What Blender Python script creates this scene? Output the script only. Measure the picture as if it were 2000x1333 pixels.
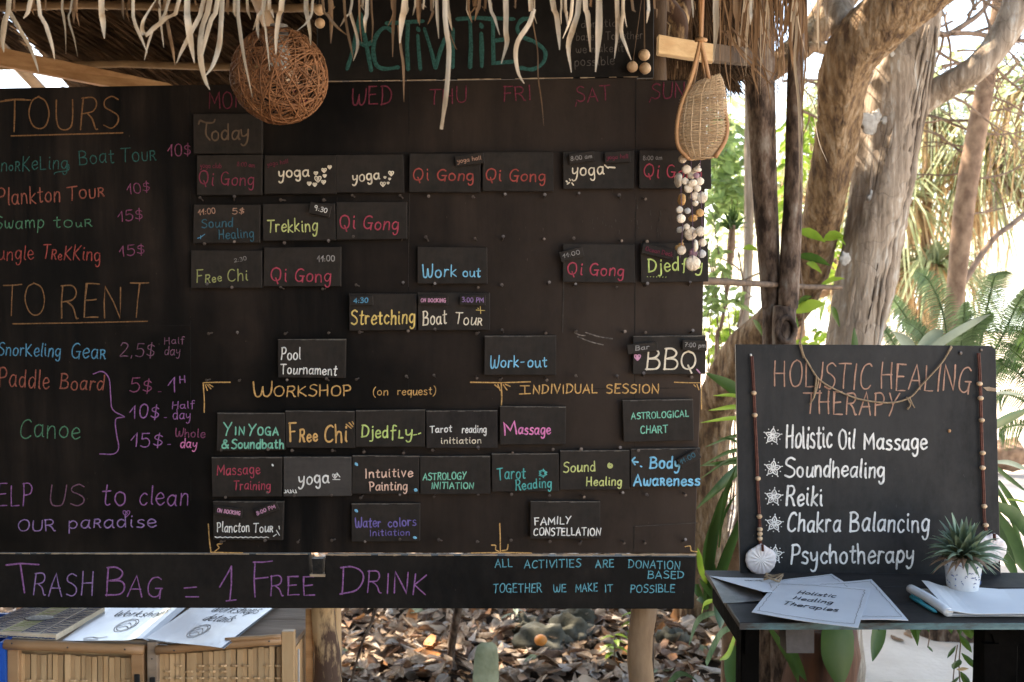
import bpy, bmesh, math, random
import numpy as np
from mathutils import Vector, noise, Matrix
for o in list(bpy.data.objects): bpy.data.objects.remove(o)
S = bpy.context.scene
C = S.collection
R = random.Random(7)
rad = math.radians

# ------------------------------------------------------------------ camera, sky, sun, exposure
CAMZ = 1.55; F = 1944.0; PITCH = math.atan(106.5/F)
cd = bpy.data.cameras.new('camera'); cam = bpy.data.objects.new('camera', cd); C.objects.link(cam)
cam.location = (0, 0, CAMZ); cam.rotation_euler = (math.pi/2-PITCH, 0, 0)
cd.sensor_width = 36; cd.lens = 35.0; cd.clip_start = .05; cd.clip_end = 2000
cd.dof.use_dof = True; cd.dof.focus_distance = 2.18; cd.dof.aperture_fstop = 5.6
S.camera = cam
SUN_EL, SUN_AZ = 58, -58        # azimuth measured from +Y (away from the camera) towards +X
w = bpy.data.worlds.new('World'); S.world = w; w.use_nodes = True
nt = w.node_tree; nt.nodes.clear()
sky = nt.nodes.new('ShaderNodeTexSky'); sky.sky_type = 'NISHITA'; sky.sun_disc = False
sky.sun_elevation = rad(SUN_EL); sky.sun_rotation = rad(SUN_AZ)
sky.air_density = 1.0; sky.dust_density = 1.2; sky.ozone_density = .6
bg = nt.nodes.new('ShaderNodeBackground'); bg.inputs[1].default_value = .15
wo = nt.nodes.new('ShaderNodeOutputWorld')
nt.links.new(sky.outputs[0], bg.inputs[0]); nt.links.new(bg.outputs[0], wo.inputs[0])
sd = bpy.data.lights.new('sun', 'SUN'); sd.energy = 4.0; sd.angle = rad(.6); sd.color = (1, .93, .84)
so = bpy.data.objects.new('sun', sd); C.objects.link(so)
sv = Vector((math.sin(rad(SUN_AZ))*math.cos(rad(SUN_EL)), math.cos(rad(SUN_AZ))*math.cos(rad(SUN_EL)), math.sin(rad(SUN_EL))))
so.rotation_euler = sv.to_track_quat('Z', 'Y').to_euler(); so.location = sv*20
vs = S.view_settings
vs.view_transform = 'Standard'; vs.look = 'None'; vs.gamma = 1; vs.use_curve_mapping = False
vs.exposure = 2.5
try:
    vs.use_white_balance = True; vs.white_balance_temperature = 7700; vs.white_balance_tint = 12
except Exception: pass

# ------------------------------------------------------------------ photo coordinates to places
FW = Vector((0, math.cos(PITCH), -math.sin(PITCH))); UP = Vector((0, math.sin(PITCH), math.cos(PITCH)))
CP = Vector((0, 0, CAMZ))
def ray(u, v): return FW + UP*((666.5-v)/F) + Vector(((u-1000)/F, 0, 0))
def P(u, v, y):
    d = ray(u, v); return CP + d*(y/d.y)
def onz(u, v, z):
    d = ray(u, v); return CP + d*((z-CAMZ)/d.z)
class Plane:
    def __init__(s, p, n): s.p = Vector(p); s.n = Vector(n).normalized()
    def at(s, u, v, off=0.0):
        d = ray(u, v); return CP + d*(((s.p+s.n*off)-CP).dot(s.n)/d.dot(s.n))
    def off(s, o): return Plane(s.p+s.n*o, s.n)
def px(wpx, y): return wpx*y/F

# ------------------------------------------------------------------ objects
def link(name, me, m=None, parent=None, origin=None, smooth=False):
    """mesh data given in world coordinates -> object with a sensible origin"""
    org = Vector(origin) if origin is not None else Vector((0, 0, 0))
    if parent is not None:
        po = parent['_o'] if '_o' in parent else (0, 0, 0)
        org = Vector(po)
    if org.length > 0: me.transform(Matrix.Translation(-org))
    if smooth:
        me.polygons.foreach_set('use_smooth', [True]*len(me.polygons))
    o = bpy.data.objects.new(name, me); C.objects.link(o)
    if m: me.materials.append(m)
    if parent is not None: o.parent = parent
    else: o.location = org
    o['_o'] = tuple(org)
    return o
def tag(o, label=None, cat=None, group=None, kind=None):
    if label: o['label'] = label
    if cat: o['category'] = cat
    if group: o['group'] = group
    if kind: o['kind'] = kind
    return o
def thing(name, label, cat, loc, group=None):
    o = bpy.data.objects.new(name, None); C.objects.link(o); o.location = loc; o['_o'] = tuple(loc)
    o.empty_display_size = .05
    return tag(o, label, cat, group)
class MB:
    def __init__(s): s.v = []; s.f = []
    def add(s, vs, fs):
        b = len(s.v); s.v += [tuple(q) for q in vs]; s.f += [tuple(i+b for i in f) for f in fs]; return s
    def box(s, c, sz, M3=None, jit=0):
        c = Vector(c); out = []
        for dz in (-1, 1):
            for dx, dy in ((-1, -1), (1, -1), (1, 1), (-1, 1)):
                q = Vector((dx*sz[0]/2, dy*sz[1]/2, dz*sz[2]/2))
                if jit: q += Vector((R.uniform(-jit, jit), R.uniform(-jit, jit), R.uniform(-jit, jit)))
                if M3 is not None: q = M3 @ q
                out.append(c+q)
        return s.add(out, [(3, 2, 1, 0), (4, 5, 6, 7), (0, 1, 5, 4), (1, 2, 6, 5), (2, 3, 7, 6), (3, 0, 4, 7)])
    def slab(s, front, n, t, nu=1):
        """front: 4 corner points tl,tr,br,bl ; pushed back by t against n"""
        fr = [Vector(q) for q in front]; bk = [q-n*t for q in fr]
        k = len(fr)
        return s.add(fr+bk, [tuple(range(k-1, -1, -1)), tuple(range(k, 2*k))]+[(i, (i+1) % k, (i+1) % k+k, i+k) for i in range(k)])
    def tube(s, pts, rs, seg=6, cap=True, closed=False, flat=1.0, rough=0, rs_scale=6.0, seed=0):
        pts = [Vector(q) for q in pts]; n = len(pts)
        if not hasattr(rs, '__len__'): rs = [rs]*n
        up = Vector((.13, .21, .97)); vv = []
        prev = None
        for i, q in enumerate(pts):
            if closed: t = pts[(i+1) % n]-pts[i-1]
            else: t = pts[min(i+1, n-1)]-pts[max(i-1, 0)]
            if t.length < 1e-9: t = Vector((0, 0, 1))
            t.normalize()
            if prev is None:
                a = t.cross(up)
                if a.length < .1: a = t.cross(Vector((1, 0, 0)))
            else:
                a = prev - t*prev.dot(t)
                if a.length < 1e-6: a = t.cross(up)
            a.normalize(); prev = a; b = t.cross(a)
            for k in range(seg):
                an = 2*math.pi*k/seg
                r = rs[i]
                d = a*math.cos(an)+b*math.sin(an)*flat
                if rough:
                    r *= 1+rough*noise.noise(Vector((q.x*rs_scale*1.0, q.y*rs_scale, q.z*rs_scale*.5))+d*1.3+Vector((seed, 0, 0)))*2 + rough*.6*noise.noise((q+d*r)*rs_scale*7)
                vv.append(q+d*r)
        fs = []
        m = n if closed else n-1
        for i in range(m):
            for k in range(seg):
                a0 = i*seg+k; a1 = i*seg+(k+1) % seg; j = (i+1) % n
                fs.append((a0, a1, j*seg+(k+1) % seg, j*seg+k))
        if cap and not closed:
            fs.append(tuple(range(seg-1, -1, -1))); fs.append(tuple(range((n-1)*seg, n*seg)))
        return s.add(vv, fs)
    def lathe(s, c, prof, seg=20, sx=1, sy=1, M3=None):
        c = Vector(c); vv = []
        for r, z in prof:
            for k in range(seg):
                an = 2*math.pi*k/seg; q = Vector((r*math.cos(an)*sx, r*math.sin(an)*sy, z))
                vv.append(c+(M3 @ q if M3 is not None else q))
        fs = [(i*seg+k, i*seg+(k+1) % seg, (i+1)*seg+(k+1) % seg, (i+1)*seg+k) for i in range(len(prof)-1) for k in range(seg)]
        return s.add(vv, fs)
    def ball(s, c, r, seg=10, sc=(1, 1, 1), M3=None, dent=0, seed=0):
        c = Vector(c); vv = []; fs = []; nr = max(5, seg*2//3)
        for i in range(nr+1):
            th = math.pi*i/nr
            for k in range(seg):
                an = 2*math.pi*k/seg
                q = Vector((math.sin(th)*math.cos(an), math.sin(th)*math.sin(an), math.cos(th)))
                rr = r*(1+(dent*noise.noise(q*1.7+Vector((seed, 3, 1)))*2+dent*.5*noise.noise(q*5+Vector((seed, 3, 1))) if dent else 0))
                q = Vector((q.x*sc[0], q.y*sc[1], q.z*sc[2]))*rr
                vv.append(c+(M3 @ q if M3 is not None else q))
        for i in range(nr):
            for k in range(seg): fs.append((i*seg+k, (i+1)*seg+k, (i+1)*seg+(k+1) % seg, i*seg+(k+1) % seg))
        return s.add(vv, fs)
    def strip(s, pts, ws, side=None, fold=.25, twist=0, lift=None):
        """a leaf-like folded ribbon along 3-D points; ws = full widths"""
        pts = [Vector(q) for q in pts]; n = len(pts); vv = []
        if not hasattr(ws, '__len__'): ws = [ws]*n
        for i, q in enumerate(pts):
            t = (pts[min(i+1, n-1)]-pts[max(i-1, 0)])
            if t.length < 1e-9: t = Vector((0, 0, -1))
            t.normalize()
            sd_ = Vector(side) if side is not None else Vector((1, 0, 0))
            sd_ = sd_ - t*sd_.dot(t)
            if sd_.length < .05: sd_ = t.cross(Vector((0, 1, .2)))
            sd_.normalize(); nn = t.cross(sd_)
            if twist:
                an = twist*i/(n-1); sd_, nn = sd_*math.cos(an)+nn*math.sin(an), nn*math.cos(an)-sd_*math.sin(an)
            h = ws[i]/2
            vv += [q-sd_*h, q+nn*h*fold*2, q+sd_*h]
        fs = []
        for i in range(n-1):
            a = i*3; b = a+3
            fs += [(a, a+1, b+1, b), (a+1, a+2, b+2, b+1)]
        return s.add(vv, fs)
    def mesh(s, name='m'):
        me = bpy.data.meshes.new(name); me.from_pydata(s.v, [], s.f); me.update(); return me
    def obj(s, name, m=None, parent=None, origin=None, smooth=False):
        return link(name, s.mesh(name), m, parent, origin, smooth)
def bevel(o, wd, seg=1):
    bm = bmesh.new(); bm.from_mesh(o.data)
    bmesh.ops.bevel(bm, geom=[e for e in bm.edges], offset=wd, segments=seg, affect='EDGES', clamp_overlap=True)
    bm.to_mesh(o.data); bm.free()
def cr(pts, n=6):
    """Catmull-Rom through points (tuples or Vectors of any size)"""
    p = [Vector(q) for q in pts]
    if len(p) < 3: return p
    out = []
    for i in range(len(p)-1):
        p0 = p[i-1] if i else p[0]*2-p[1]; p1 = p[i]; p2 = p[i+1]; p3 = p[i+2] if i+2 < len(p) else p[-1]*2-p[-2]
        for k in range(n):
            t = k/n
            out.append(((p1*2)+(p2-p0)*t+(p0*2-p1*5+p2*4-p3)*t*t+(p1*3-p0-p2*3+p3)*t*t*t)*.5)
    out.append(p[-1]); return out
def lerp(a, b, t): return a+(b-a)*t
def interp(xs, t):
    k = t*(len(xs)-1); i = min(int(k), len(xs)-2); return lerp(xs[i], xs[i+1], k-i)

# ------------------------------------------------------------------ materials
def M(name, c1, c2=None, scale=8, stretch=(1, 1, 1), rough=.8, bump=.3, bscale=None, trans=0, spec=.3, c3=None, pos=(.35, .65), detail=6, rand=0, bdist=.01, metal=0, coat=0):
    m = bpy.data.materials.new(name); m.use_nodes = True
    t = m.node_tree; b = t.nodes['Principled BSDF']; out = t.nodes['Material Output']
    L = t.links.new
    b.inputs['Roughness'].default_value = rough
    b.inputs['Specular IOR Level'].default_value = spec
    b.inputs['Metallic'].default_value = metal
    b.inputs['Coat Weight'].default_value = coat
    if trans: b.inputs['Transmission Weight'].default_value = 0
    tc = t.nodes.new('ShaderNodeTexCoord'); mp = t.nodes.new('ShaderNodeMapping'); mp.inputs['Scale'].default_value = stretch
    L(tc.outputs['Object'], mp.inputs['Vector'])
    vec = mp.outputs[0]
    if rand:
        oi = t.nodes.new('ShaderNodeObjectInfo'); ad = t.nodes.new('ShaderNodeVectorMath'); ad.operation = 'ADD'
        ml = t.nodes.new('ShaderNodeMath'); ml.operation = 'MULTIPLY'; ml.inputs[1].default_value = 37
        L(oi.outputs['Random'], ml.inputs[0]); L(ml.outputs[0], ad.inputs[1]); L(vec, ad.inputs[0]); vec = ad.outputs[0]
    n = t.nodes.new('ShaderNodeTexNoise'); n.inputs['Scale'].default_value = scale; n.inputs['Detail'].default_value = detail; n.inputs['Roughness'].default_value = .62
    L(vec, n.inputs['Vector'])
    r = t.nodes.new('ShaderNodeValToRGB'); e = r.color_ramp.elements
    c2 = c2 or c1
    e[0].position = pos[0]; e[0].color = (*c1, 1); e[1].position = pos[1]; e[1].color = (*c2, 1)
    if c3: q = e.new(min(.98, pos[1]+.14)); q.color = (*c3, 1)
    L(n.outputs['Fac'], r.inputs[0])
    col = r.outputs[0]
    if rand:
        hv = t.nodes.new('ShaderNodeHueSaturation'); mr = t.nodes.new('ShaderNodeMapRange')
        mr.inputs['To Min'].default_value = 1-rand; mr.inputs['To Max'].default_value = 1+rand
        L(oi.outputs['Random'], mr.inputs['Value']); L(mr.outputs[0], hv.inputs['Value']); L(col, hv.inputs['Color']); col = hv.outputs[0]
    L(col, b.inputs['Base Color'])
    if bump:
        n2 = t.nodes.new('ShaderNodeTexNoise'); n2.inputs['Scale'].default_value = bscale or scale*3; n2.inputs['Detail'].default_value = 6
        L(vec, n2.inputs['Vector'])
        bp = t.nodes.new('ShaderNodeBump'); bp.inputs['Strength'].default_value = bump; bp.inputs['Distance'].default_value = bdist
        L(n2.outputs['Fac'], bp.inputs['Height']); L(bp.outputs[0], b.inputs['Normal'])
    if trans:
        ts = t.nodes.new('ShaderNodeBsdfTranslucent'); mx = t.nodes.new('ShaderNodeMixShader'); mx.inputs[0].default_value = trans
        L(col, ts.inputs[0]); L(b.outputs[0], mx.inputs[1]); L(ts.outputs[0], mx.inputs[2]); L(mx.outputs[0], out.inputs[0])
    return m
def island_var(m, lo=.6, hi=1.4):
    """value varies from loose piece to loose piece of a joined mesh"""
    t = m.node_tree; b = t.nodes['Principled BSDF']; L = t.links.new
    src = b.inputs['Base Color'].links[0].from_socket
    g = t.nodes.new('ShaderNodeNewGeometry'); mr = t.nodes.new('ShaderNodeMapRange'); hv = t.nodes.new('ShaderNodeHueSaturation')
    mr.inputs['To Min'].default_value = lo; mr.inputs['To Max'].default_value = hi
    L(g.outputs['Random Per Island'], mr.inputs['Value']); L(mr.outputs[0], hv.inputs['Value']); L(src, hv.inputs['Color'])
    L(hv.outputs[0], b.inputs['Base Color'])
    for n in t.nodes:
        if n.type == 'BSDF_TRANSLUCENT': L(hv.outputs[0], n.inputs[0])
    return m
def board_mat(name, paint, worn, amount, seedx=0, grain=True, rough=.55, right=None):
    """dark paint over wood with worn streaks and dusty chalk smears"""
    m = bpy.data.materials.new(name); m.use_nodes = True
    t = m.node_tree; b = t.nodes['Principled BSDF']; L = t.links.new
    tc = t.nodes.new('ShaderNodeTexCoord')
    def nz(scale, st, det=6, rg=.6):
        mp = t.nodes.new('ShaderNodeMapping'); mp.inputs['Scale'].default_value = st; mp.inputs['Location'].default_value = (seedx, 0, seedx*.7)
        L(tc.outputs['Object'], mp.inputs['Vector'])
        n = t.nodes.new('ShaderNodeTexNoise'); n.inputs['Scale'].default_value = scale; n.inputs['Detail'].default_value = det; n.inputs['Roughness'].default_value = rg
        L(mp.outputs[0], n.inputs['Vector']); return n.outputs['Fac']
    def ramp(s, p0, p1, a=(0, 0, 0), c=(1, 1, 1)):
        r = t.nodes.new('ShaderNodeValToRGB'); e = r.color_ramp.elements
        e[0].position = p0; e[1].position = p1; e[0].color = (*a, 1); e[1].color = (*c, 1); L(s, r.inputs[0]); return r.outputs[0]
    def mix(f, a, c):
        x = t.nodes.new('ShaderNodeMix'); x.data_type = 'RGBA'
        if isinstance(f, (int, float)): x.inputs[0].default_value = f
        else: L(f, x.inputs[0])
        for k, q in ((6, a), (7, c)):
            if isinstance(q, tuple): x.inputs[k].default_value = (*q, 1)
            else: L(q, x.inputs[k])
        return x.outputs[2]
    big = nz(1.6, (1, 1, 1.3)); grn = nz(9, (1, 1, .09) if grain else (.12, 1, 1), 8, .7); fine = nz(60, (1, 1, .35), 4, .7)
    base = mix(ramp(fine, .3, .75), tuple(c*.75 for c in paint), tuple(c*1.5 for c in paint))
    a = t.nodes.new('ShaderNodeMath'); a.operation = 'MULTIPLY'; L(ramp(big, .42, .7), a.inputs[0]); L(ramp(grn, .38, .62), a.inputs[1])
    a2 = t.nodes.new('ShaderNodeMath'); a2.operation = 'MULTIPLY'; L(a.outputs[0], a2.inputs[0]); a2.inputs[1].default_value = amount
    if right:   # right end more worn; the ramp also paints in the left end's shade
        sx = t.nodes.new('ShaderNodeSeparateXYZ'); L(tc.outputs['Object'], sx.inputs[0]); mr = t.nodes.new('ShaderNodeMapRange')
        mr.inputs['From Min'].default_value = right[0]; mr.inputs['From Max'].default_value = right[1]; L(sx.outputs[0], mr.inputs['Value'])
        a3 = t.nodes.new('ShaderNodeMath'); a3.operation = 'MULTIPLY'; L(mr.outputs[0], a3.inputs[0]); L(ramp(nz(5, (1, 1, .3), 9, .75), .25, .6, (.25,)*3), a3.inputs[1])
        base = mix(a3.outputs[0], base, tuple(c*1.05 for c in worn))
    col = mix(a2.outputs[0], base, worn)
    smd = nz(2.6, (1, 1, .75), 12, .78)
    sf = ramp(smd, .44, .70, (0,)*3, (.75,)*3)
    if right:
        a4 = t.nodes.new('ShaderNodeMath'); a4.operation = 'MULTIPLY'; L(sf, a4.inputs[0]); mr2 = t.nodes.new('ShaderNodeMapRange'); mr2.inputs['From Min'].default_value = right[0]; mr2.inputs['From Max'].default_value = right[1]; mr2.inputs['To Min'].default_value = .12; L(sx.outputs[0], mr2.inputs['Value']); L(mr2.outputs[0], a4.inputs[1]); sf = a4.outputs[0]
    col = mix(sf, col, tuple(c*.95+.006 for c in worn))
    sc = nz(46, (3.2, 1, .8), 2, .9)
    col = mix(ramp(sc, .74, .82), col, tuple(min(1, c*2.2+.02) for c in worn))
    L(col, b.inputs['Base Color'])
    L(ramp(big, .3, .8, (rough-.08,)*3, (rough+.2,)*3), b.inputs['Roughness'])
    b.inputs['Specular IOR Level'].default_value = .12
    bp = t.nodes.new('ShaderNodeBump'); bp.inputs['Strength'].default_value = .35; bp.inputs['Distance'].default_value = .002
    L(grn, bp.inputs['Height']); L(bp.outputs[0], b.inputs['Normal'])
    return m
def ink_mat(name, col, dry=.45):
    """marker or chalk paint: dusty, a little uneven"""
    return M(name, tuple(c*(1-dry) for c in col), col, scale=70, rough=.85, bump=.2, bscale=300, bdist=.0005, spec=.2, pos=(.3, .58), detail=4)

# ------------------------------------------------------------------ handwriting
G = {}
def g(ch, adv, s): G[ch] = (adv, [(k.strip().startswith('~'), [tuple(float(q) for q in pr.split(',')) for pr in k.replace('~', ' ').split()]) for k in s.split(';')])
g('A', 6.6, '0,0 3.2,10 6.2,0;1,3.5 5.4,3.7')
g('B', 6, '.4,0 .6,10;~.1,9.9 3,10 4.9,8.3 3.9,6.1 .9,5.3;~.9,5.3 4.4,5 5.6,2.9 4.4,.5 0,.1')
g('C', 6, '~5.4,8.8 4,9.9 1.8,9 .4,5.8 .7,1.9 2.6,.1 4.5,.3 5.7,1.5')
g('D', 6.4, '.6,0 .8,10;~0,9.9 3,9.8 5.4,7.8 5.9,4.6 4.2,1.2 .1,.1')
g('E', 5.4, '4.9,9.9 .6,10 .5,0 5.1,.1;.5,5.2 4.2,5.4')
g('F', 5.2, '5,9.9 .2,10;.6,10 .5,0;.5,5.2 4,5.4')
g('G', 6.6, '~5.6,8.8 4,9.9 1.7,9 .3,5.8 .8,1.9 2.9,0 5,.8 5.7,3.2;3.4,4.3 6.5,4.3;5.8,4.3 5.7,-.6')
g('H', 6.2, '.4,0 .6,10;5.5,0 5.4,10;.5,5 5.6,5.3')
g('I', 2, '1,0 1,10')
g('J', 5, '1,10 5,10;~3.4,10 3.6,4 3,.6 1.4,-.1 .1,1.3')
g('K', 5.8, '.5,0 .6,10;5.2,9.6 .7,4.6 5.6,0')
g('L', 5, '.5,10 .5,.1 4.8,.2')
g('M', 7.6, '.3,0 .8,10 3.7,3.2 6.5,10 7.2,0')
g('N', 6.4, '.4,0 .6,10 5.6,.1 5.8,10')
g('O', 6.8, '~3.4,10 1.2,8.6 .3,5 1.3,1.2 3.4,0 5.6,1.3 6.4,5 5.5,8.7 3.2,10')
g('P', 5.4, '.5,0 .6,10;~.1,9.8 3.4,10 5,8 4.2,5.4 .8,4.6')
g('Q', 7, '~3.4,10 1.2,8.6 .3,5.2 1.3,1.6 3.4,.5 5.6,1.7 6.3,5.2 5.5,8.7 3.2,10;3.4,2.6 4.9,-1.6')
g('R', 6, '.5,0 .6,10;~.1,9.8 3.6,10 5,8 4,5.6 .8,4.9;~2.2,5 4,3.2 5.2,.2 6,0')
g('S', 5.4, '~5,9 3,10 .9,8.8 .9,6.7 3,5.4 4.9,3.8 4.8,1.4 2.8,-.1 .3,.8')
g('T', 6, '0,9.9 6,10.1;3,10 2.9,0')
g('U', 6, '~.4,10 .4,4 1.2,.8 3,0 4.9,.9 5.5,4 5.6,10')
g('V', 6, '.2,10 2.9,0 5.9,10')
g('W', 8, '~.3,9.8 .5,4 1.3,.4 3.1,.7 4,6.4;~4,6.4 4.6,1 6.2,.2 7.4,3.4 7.8,10')
g('X', 5.6, '.2,10 5.2,0;5.4,10 0,0')
g('Y', 5.8, '.2,10 2.9,5;5.7,10 2.9,5 1.5,0')
g('Z', 5.6, '.3,9.9 5.2,10 .2,.1 5.4,.2')
g('a', 5.2, '~4.4,5.4 2.6,6.1 .8,4.9 .3,2.4 1.4,.3 3,.6 4.3,3;~4.5,6 4.3,2.2 4.6,.5 5.2,.2')
g('b', 4.8, '.5,10 .5,.2;~.5,3.6 2.2,6 4.2,5 4.5,2.5 3.2,.3 .6,.4')
g('c', 4.4, '~4.1,5.2 2.6,6.1 .8,4.8 .4,2.4 1.6,.2 3.2,.2 4.3,1.2')
g('d', 5, '~4.2,5.1 2.4,6 .7,4.6 .4,2 1.6,.2 3.2,.7 4.2,3;4.4,10 4.4,.1')
g('e', 4.6, '~.5,2.9 4.2,3.6 3.8,5.4 2.3,6.1 .7,4.6 .4,2.2 1.7,.2 3.2,.2 4.6,1.3')
g('f', 3.8, '~4,9.4 2.7,10 1.7,8.4 1.6,0 1.5,-1.5;.3,5.8 3.6,6')
g('g', 5, '~4.2,5.3 2.4,6.1 .7,4.8 .4,2.4 1.6,.5 3.2,.9 4.3,3.2;~4.4,5.8 4.5,-1.4 3.5,-3.6 2,-3.7 1.2,-2.5')
g('h', 4.8, '.5,10 .5,0;~.5,3.4 2,5.8 3.8,5.6 4.2,3.5 4.3,0')
g('i', 1.9, '~.9,6 .9,1.4 1.7,.1;.9,8.2 1,8.9')
g('j', 2.4, '~1.6,6 1.7,-1.6 1,-3.4 -.4,-3.4;1.6,8.2 1.7,8.9')
g('k', 4.6, '.5,10 .5,0;4,5.9 .6,2.8 4.4,0')
g('l', 1.8, '~.8,10 .8,1.6 1.6,.1')
g('m', 7.2, '.5,6 .5,0;~.5,3.6 1.8,5.8 3.2,5.5 3.5,0;~3.5,3.6 4.9,5.9 6.3,5.5 6.7,0')
g('n', 4.8, '.5,6 .5,0;~.5,3.6 2,5.9 3.8,5.6 4.2,3.4 4.3,0')
g('o', 4.9, '~2.5,6.1 .9,5.1 .3,3 .9,.9 2.5,0 4,.9 4.5,3 4,5.1 2.4,6.1')
g('p', 4.9, '.6,6 .6,-3.8;~.6,4 2.3,6.1 4.1,5 4.5,3 3.6,.6 1.8,.1 .6,1.4')
g('q', 5, '~4.2,5.2 2.4,6 .7,4.7 .4,2.2 1.7,.2 3.2,.8 4.3,3;4.5,6 4.4,-3.6')
g('r', 3.8, '.6,6 .6,0;~.6,3.6 1.9,5.8 3.7,5.5')
g('s', 4.2, '~3.8,5.4 2.4,6.1 .9,5.2 1.2,3.8 3.2,2.8 3.9,1.4 2.8,0 .3,.5')
g('t', 3.6, '~1.7,9 1.6,1.5 2.4,.1 3.5,.5;.1,6.2 3.5,6.4')
g('u', 4.9, '~.5,6 .5,2.2 1.2,.2 2.8,.4 4.2,3;~4.4,6 4.3,1.6 5,.1')
g('v', 4.4, '.3,6 2.2,0 4.2,6')
g('w', 6.4, '~.4,6 .5,2 1.4,.2 2.6,.8 3.2,4.4;~3.2,4.4 3.7,.7 4.8,.1 5.8,2.2 6.1,6')
g('x', 4.4, '.3,6 4,0;4.1,6 .2,0')
g('y', 4.6, '~.4,6 .7,2.6 2.2,1.9 3.9,3.4;~4.3,6 3.9,0 2.8,-3.2 1.2,-3.8 .3,-2.8')
g('z', 4.2, '.3,6 3.9,6 .3,0 4.1,0')
g('0', 5.4, '~2.7,10 .9,8.5 .3,5 1,1.3 2.7,0 4.4,1.3 5.1,5 4.5,8.6 2.6,10')
g('1', 3.6, '0,4.6 2.8,10 2.7,0')
g('2', 5.2, '~.4,8 1.6,9.9 3.8,9.6 4.6,7.6 3.2,4.4 .2,.2 2.6,.3 5,.2')
g('3', 5, '~.4,9.2 2.6,10 4.3,8.4 3.4,6 1.8,5.4;~1.8,5.4 4.4,4.6 4.8,2 3,.1 .3,.6')
g('4', 5.2, '3.6,0 3.6,10 .2,3.2 5,3.4'); g('6', 5, '~4,9.6 1.6,8 .5,3.4 1.6,.2 3.8,.4 4.6,2.8 3.4,5 .9,3.8')
g('5', 5, '4.7,10 .9,9.9 .6,5.7;~.6,5.7 3.2,6.3 4.8,4.2 4.2,1 2,-.1 .1,.8')
g('7', 5, '.2,10 4.8,10 1.8,0;1.2,5 4.3,5.2')
g('8', 5, '~2.5,5.3 .6,7.2 1.4,9.6 3.4,9.8 4.4,8 3.6,6 1.2,4.4 .3,2 1.7,0 3.6,.1 4.7,2.1 4,4.4 2.5,5.3')
g('9', 5, '~4.4,7.6 3.4,9.9 1.4,9.6 .5,7.4 1.6,5.3 3.6,5.6 4.5,8;~4.5,8 4.4,3 3.6,0')
g('$', 5.4, '~4.8,7.6 3,8.8 1,7.8 1.2,5.8 3.4,4.9 4.8,3.5 4.2,1.6 2.4,.9 .4,1.9;3.2,10.6 2.6,-1')
g('&', 6.6, '~6,0 2,6.6 1.6,9 3,10 4.1,8.8 3.6,7 .8,4 .4,1.6 1.8,0 4,.6 5.8,4')
g('.', 1.6, '.6,0 .9,.3'); g(',', 1.8, '1,.6 .4,-1.6'); g(':', 1.8, '.8,1 .9,1.3;.8,5 .9,5.3')
g('-', 3.6, '.4,4 3.2,4.1'); g('=', 6, '.4,2.6 5.4,2.8;.2,6.3 5.2,6.6')
g('(', 3, '~2.6,11 .8,8 .4,4 1.1,.2 2.8,-2'); g(')', 3, '~.4,11 2.2,8 2.6,4 1.9,.2 .2,-2')
g('!', 1.6, '.8,10 .8,3;.8,.3 .9,.6')
GAP = 1.5
def layout(txt, u0, v0, u1, v1, h, jit=.042, slant=0, seed=None):
    """strokes in photo pixels; ^x is x as a small capital"""
    rr = random.Random(seed if seed is not None else hash(txt) & 0 or sum(ord(c)*(i+3) for i, c in enumerate(txt))+int(u0*7+v0*13))
    items = []; x = 0; i = 0
    while i < len(txt):
        ch = txt[i]; sc = 1
        if ch == '^': i += 1; ch = txt[i]; sc = .64
        if ch == ' ': x += 4.2; i += 1; continue
        if ch not in G: i += 1; continue
        adv, st = G[ch]; items.append((x, sc, st)); x += adv*sc+GAP; i += 1
    tot = max(1, x-GAP); k = h/10.0; su = math.hypot(u1-u0, v1-v0)/tot
    ex = Vector((u1-u0, v1-v0)).normalized(); ey = Vector((ex.y, -ex.x))
    out = []
    for x0, sc, st in items:
        jy = rr.uniform(-jit, jit)*h; js = 1+rr.uniform(-jit, jit)*1.5; sl = slant+rr.uniform(-jit, jit)*1.6
        for smooth, pts in st:
            q = []
            for a, b in pts:
                a += rr.uniform(-jit, jit)*3; b += rr.uniform(-jit, jit)*3
                X = (x0+a*sc)*su; Y = b*sc*k*js
                q.append(Vector((u0, v0))+ex*(X+Y*sl)+ey*(Y+jy))
            if smooth: q = cr(q, 5)
            elif len(q) > 1:   # straight strokes get a slight bow
                r_ = []
                for a, b in zip(q[:-1], q[1:]):
                    nrm = Vector((-(b-a).y, (b-a).x))*rr.uniform(-.03, .03)
                    r_ += [a, a*.5+b*.5+nrm]
                q = r_+[q[-1]]
            out.append(q)
    return out
SEQ = [0]
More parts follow.
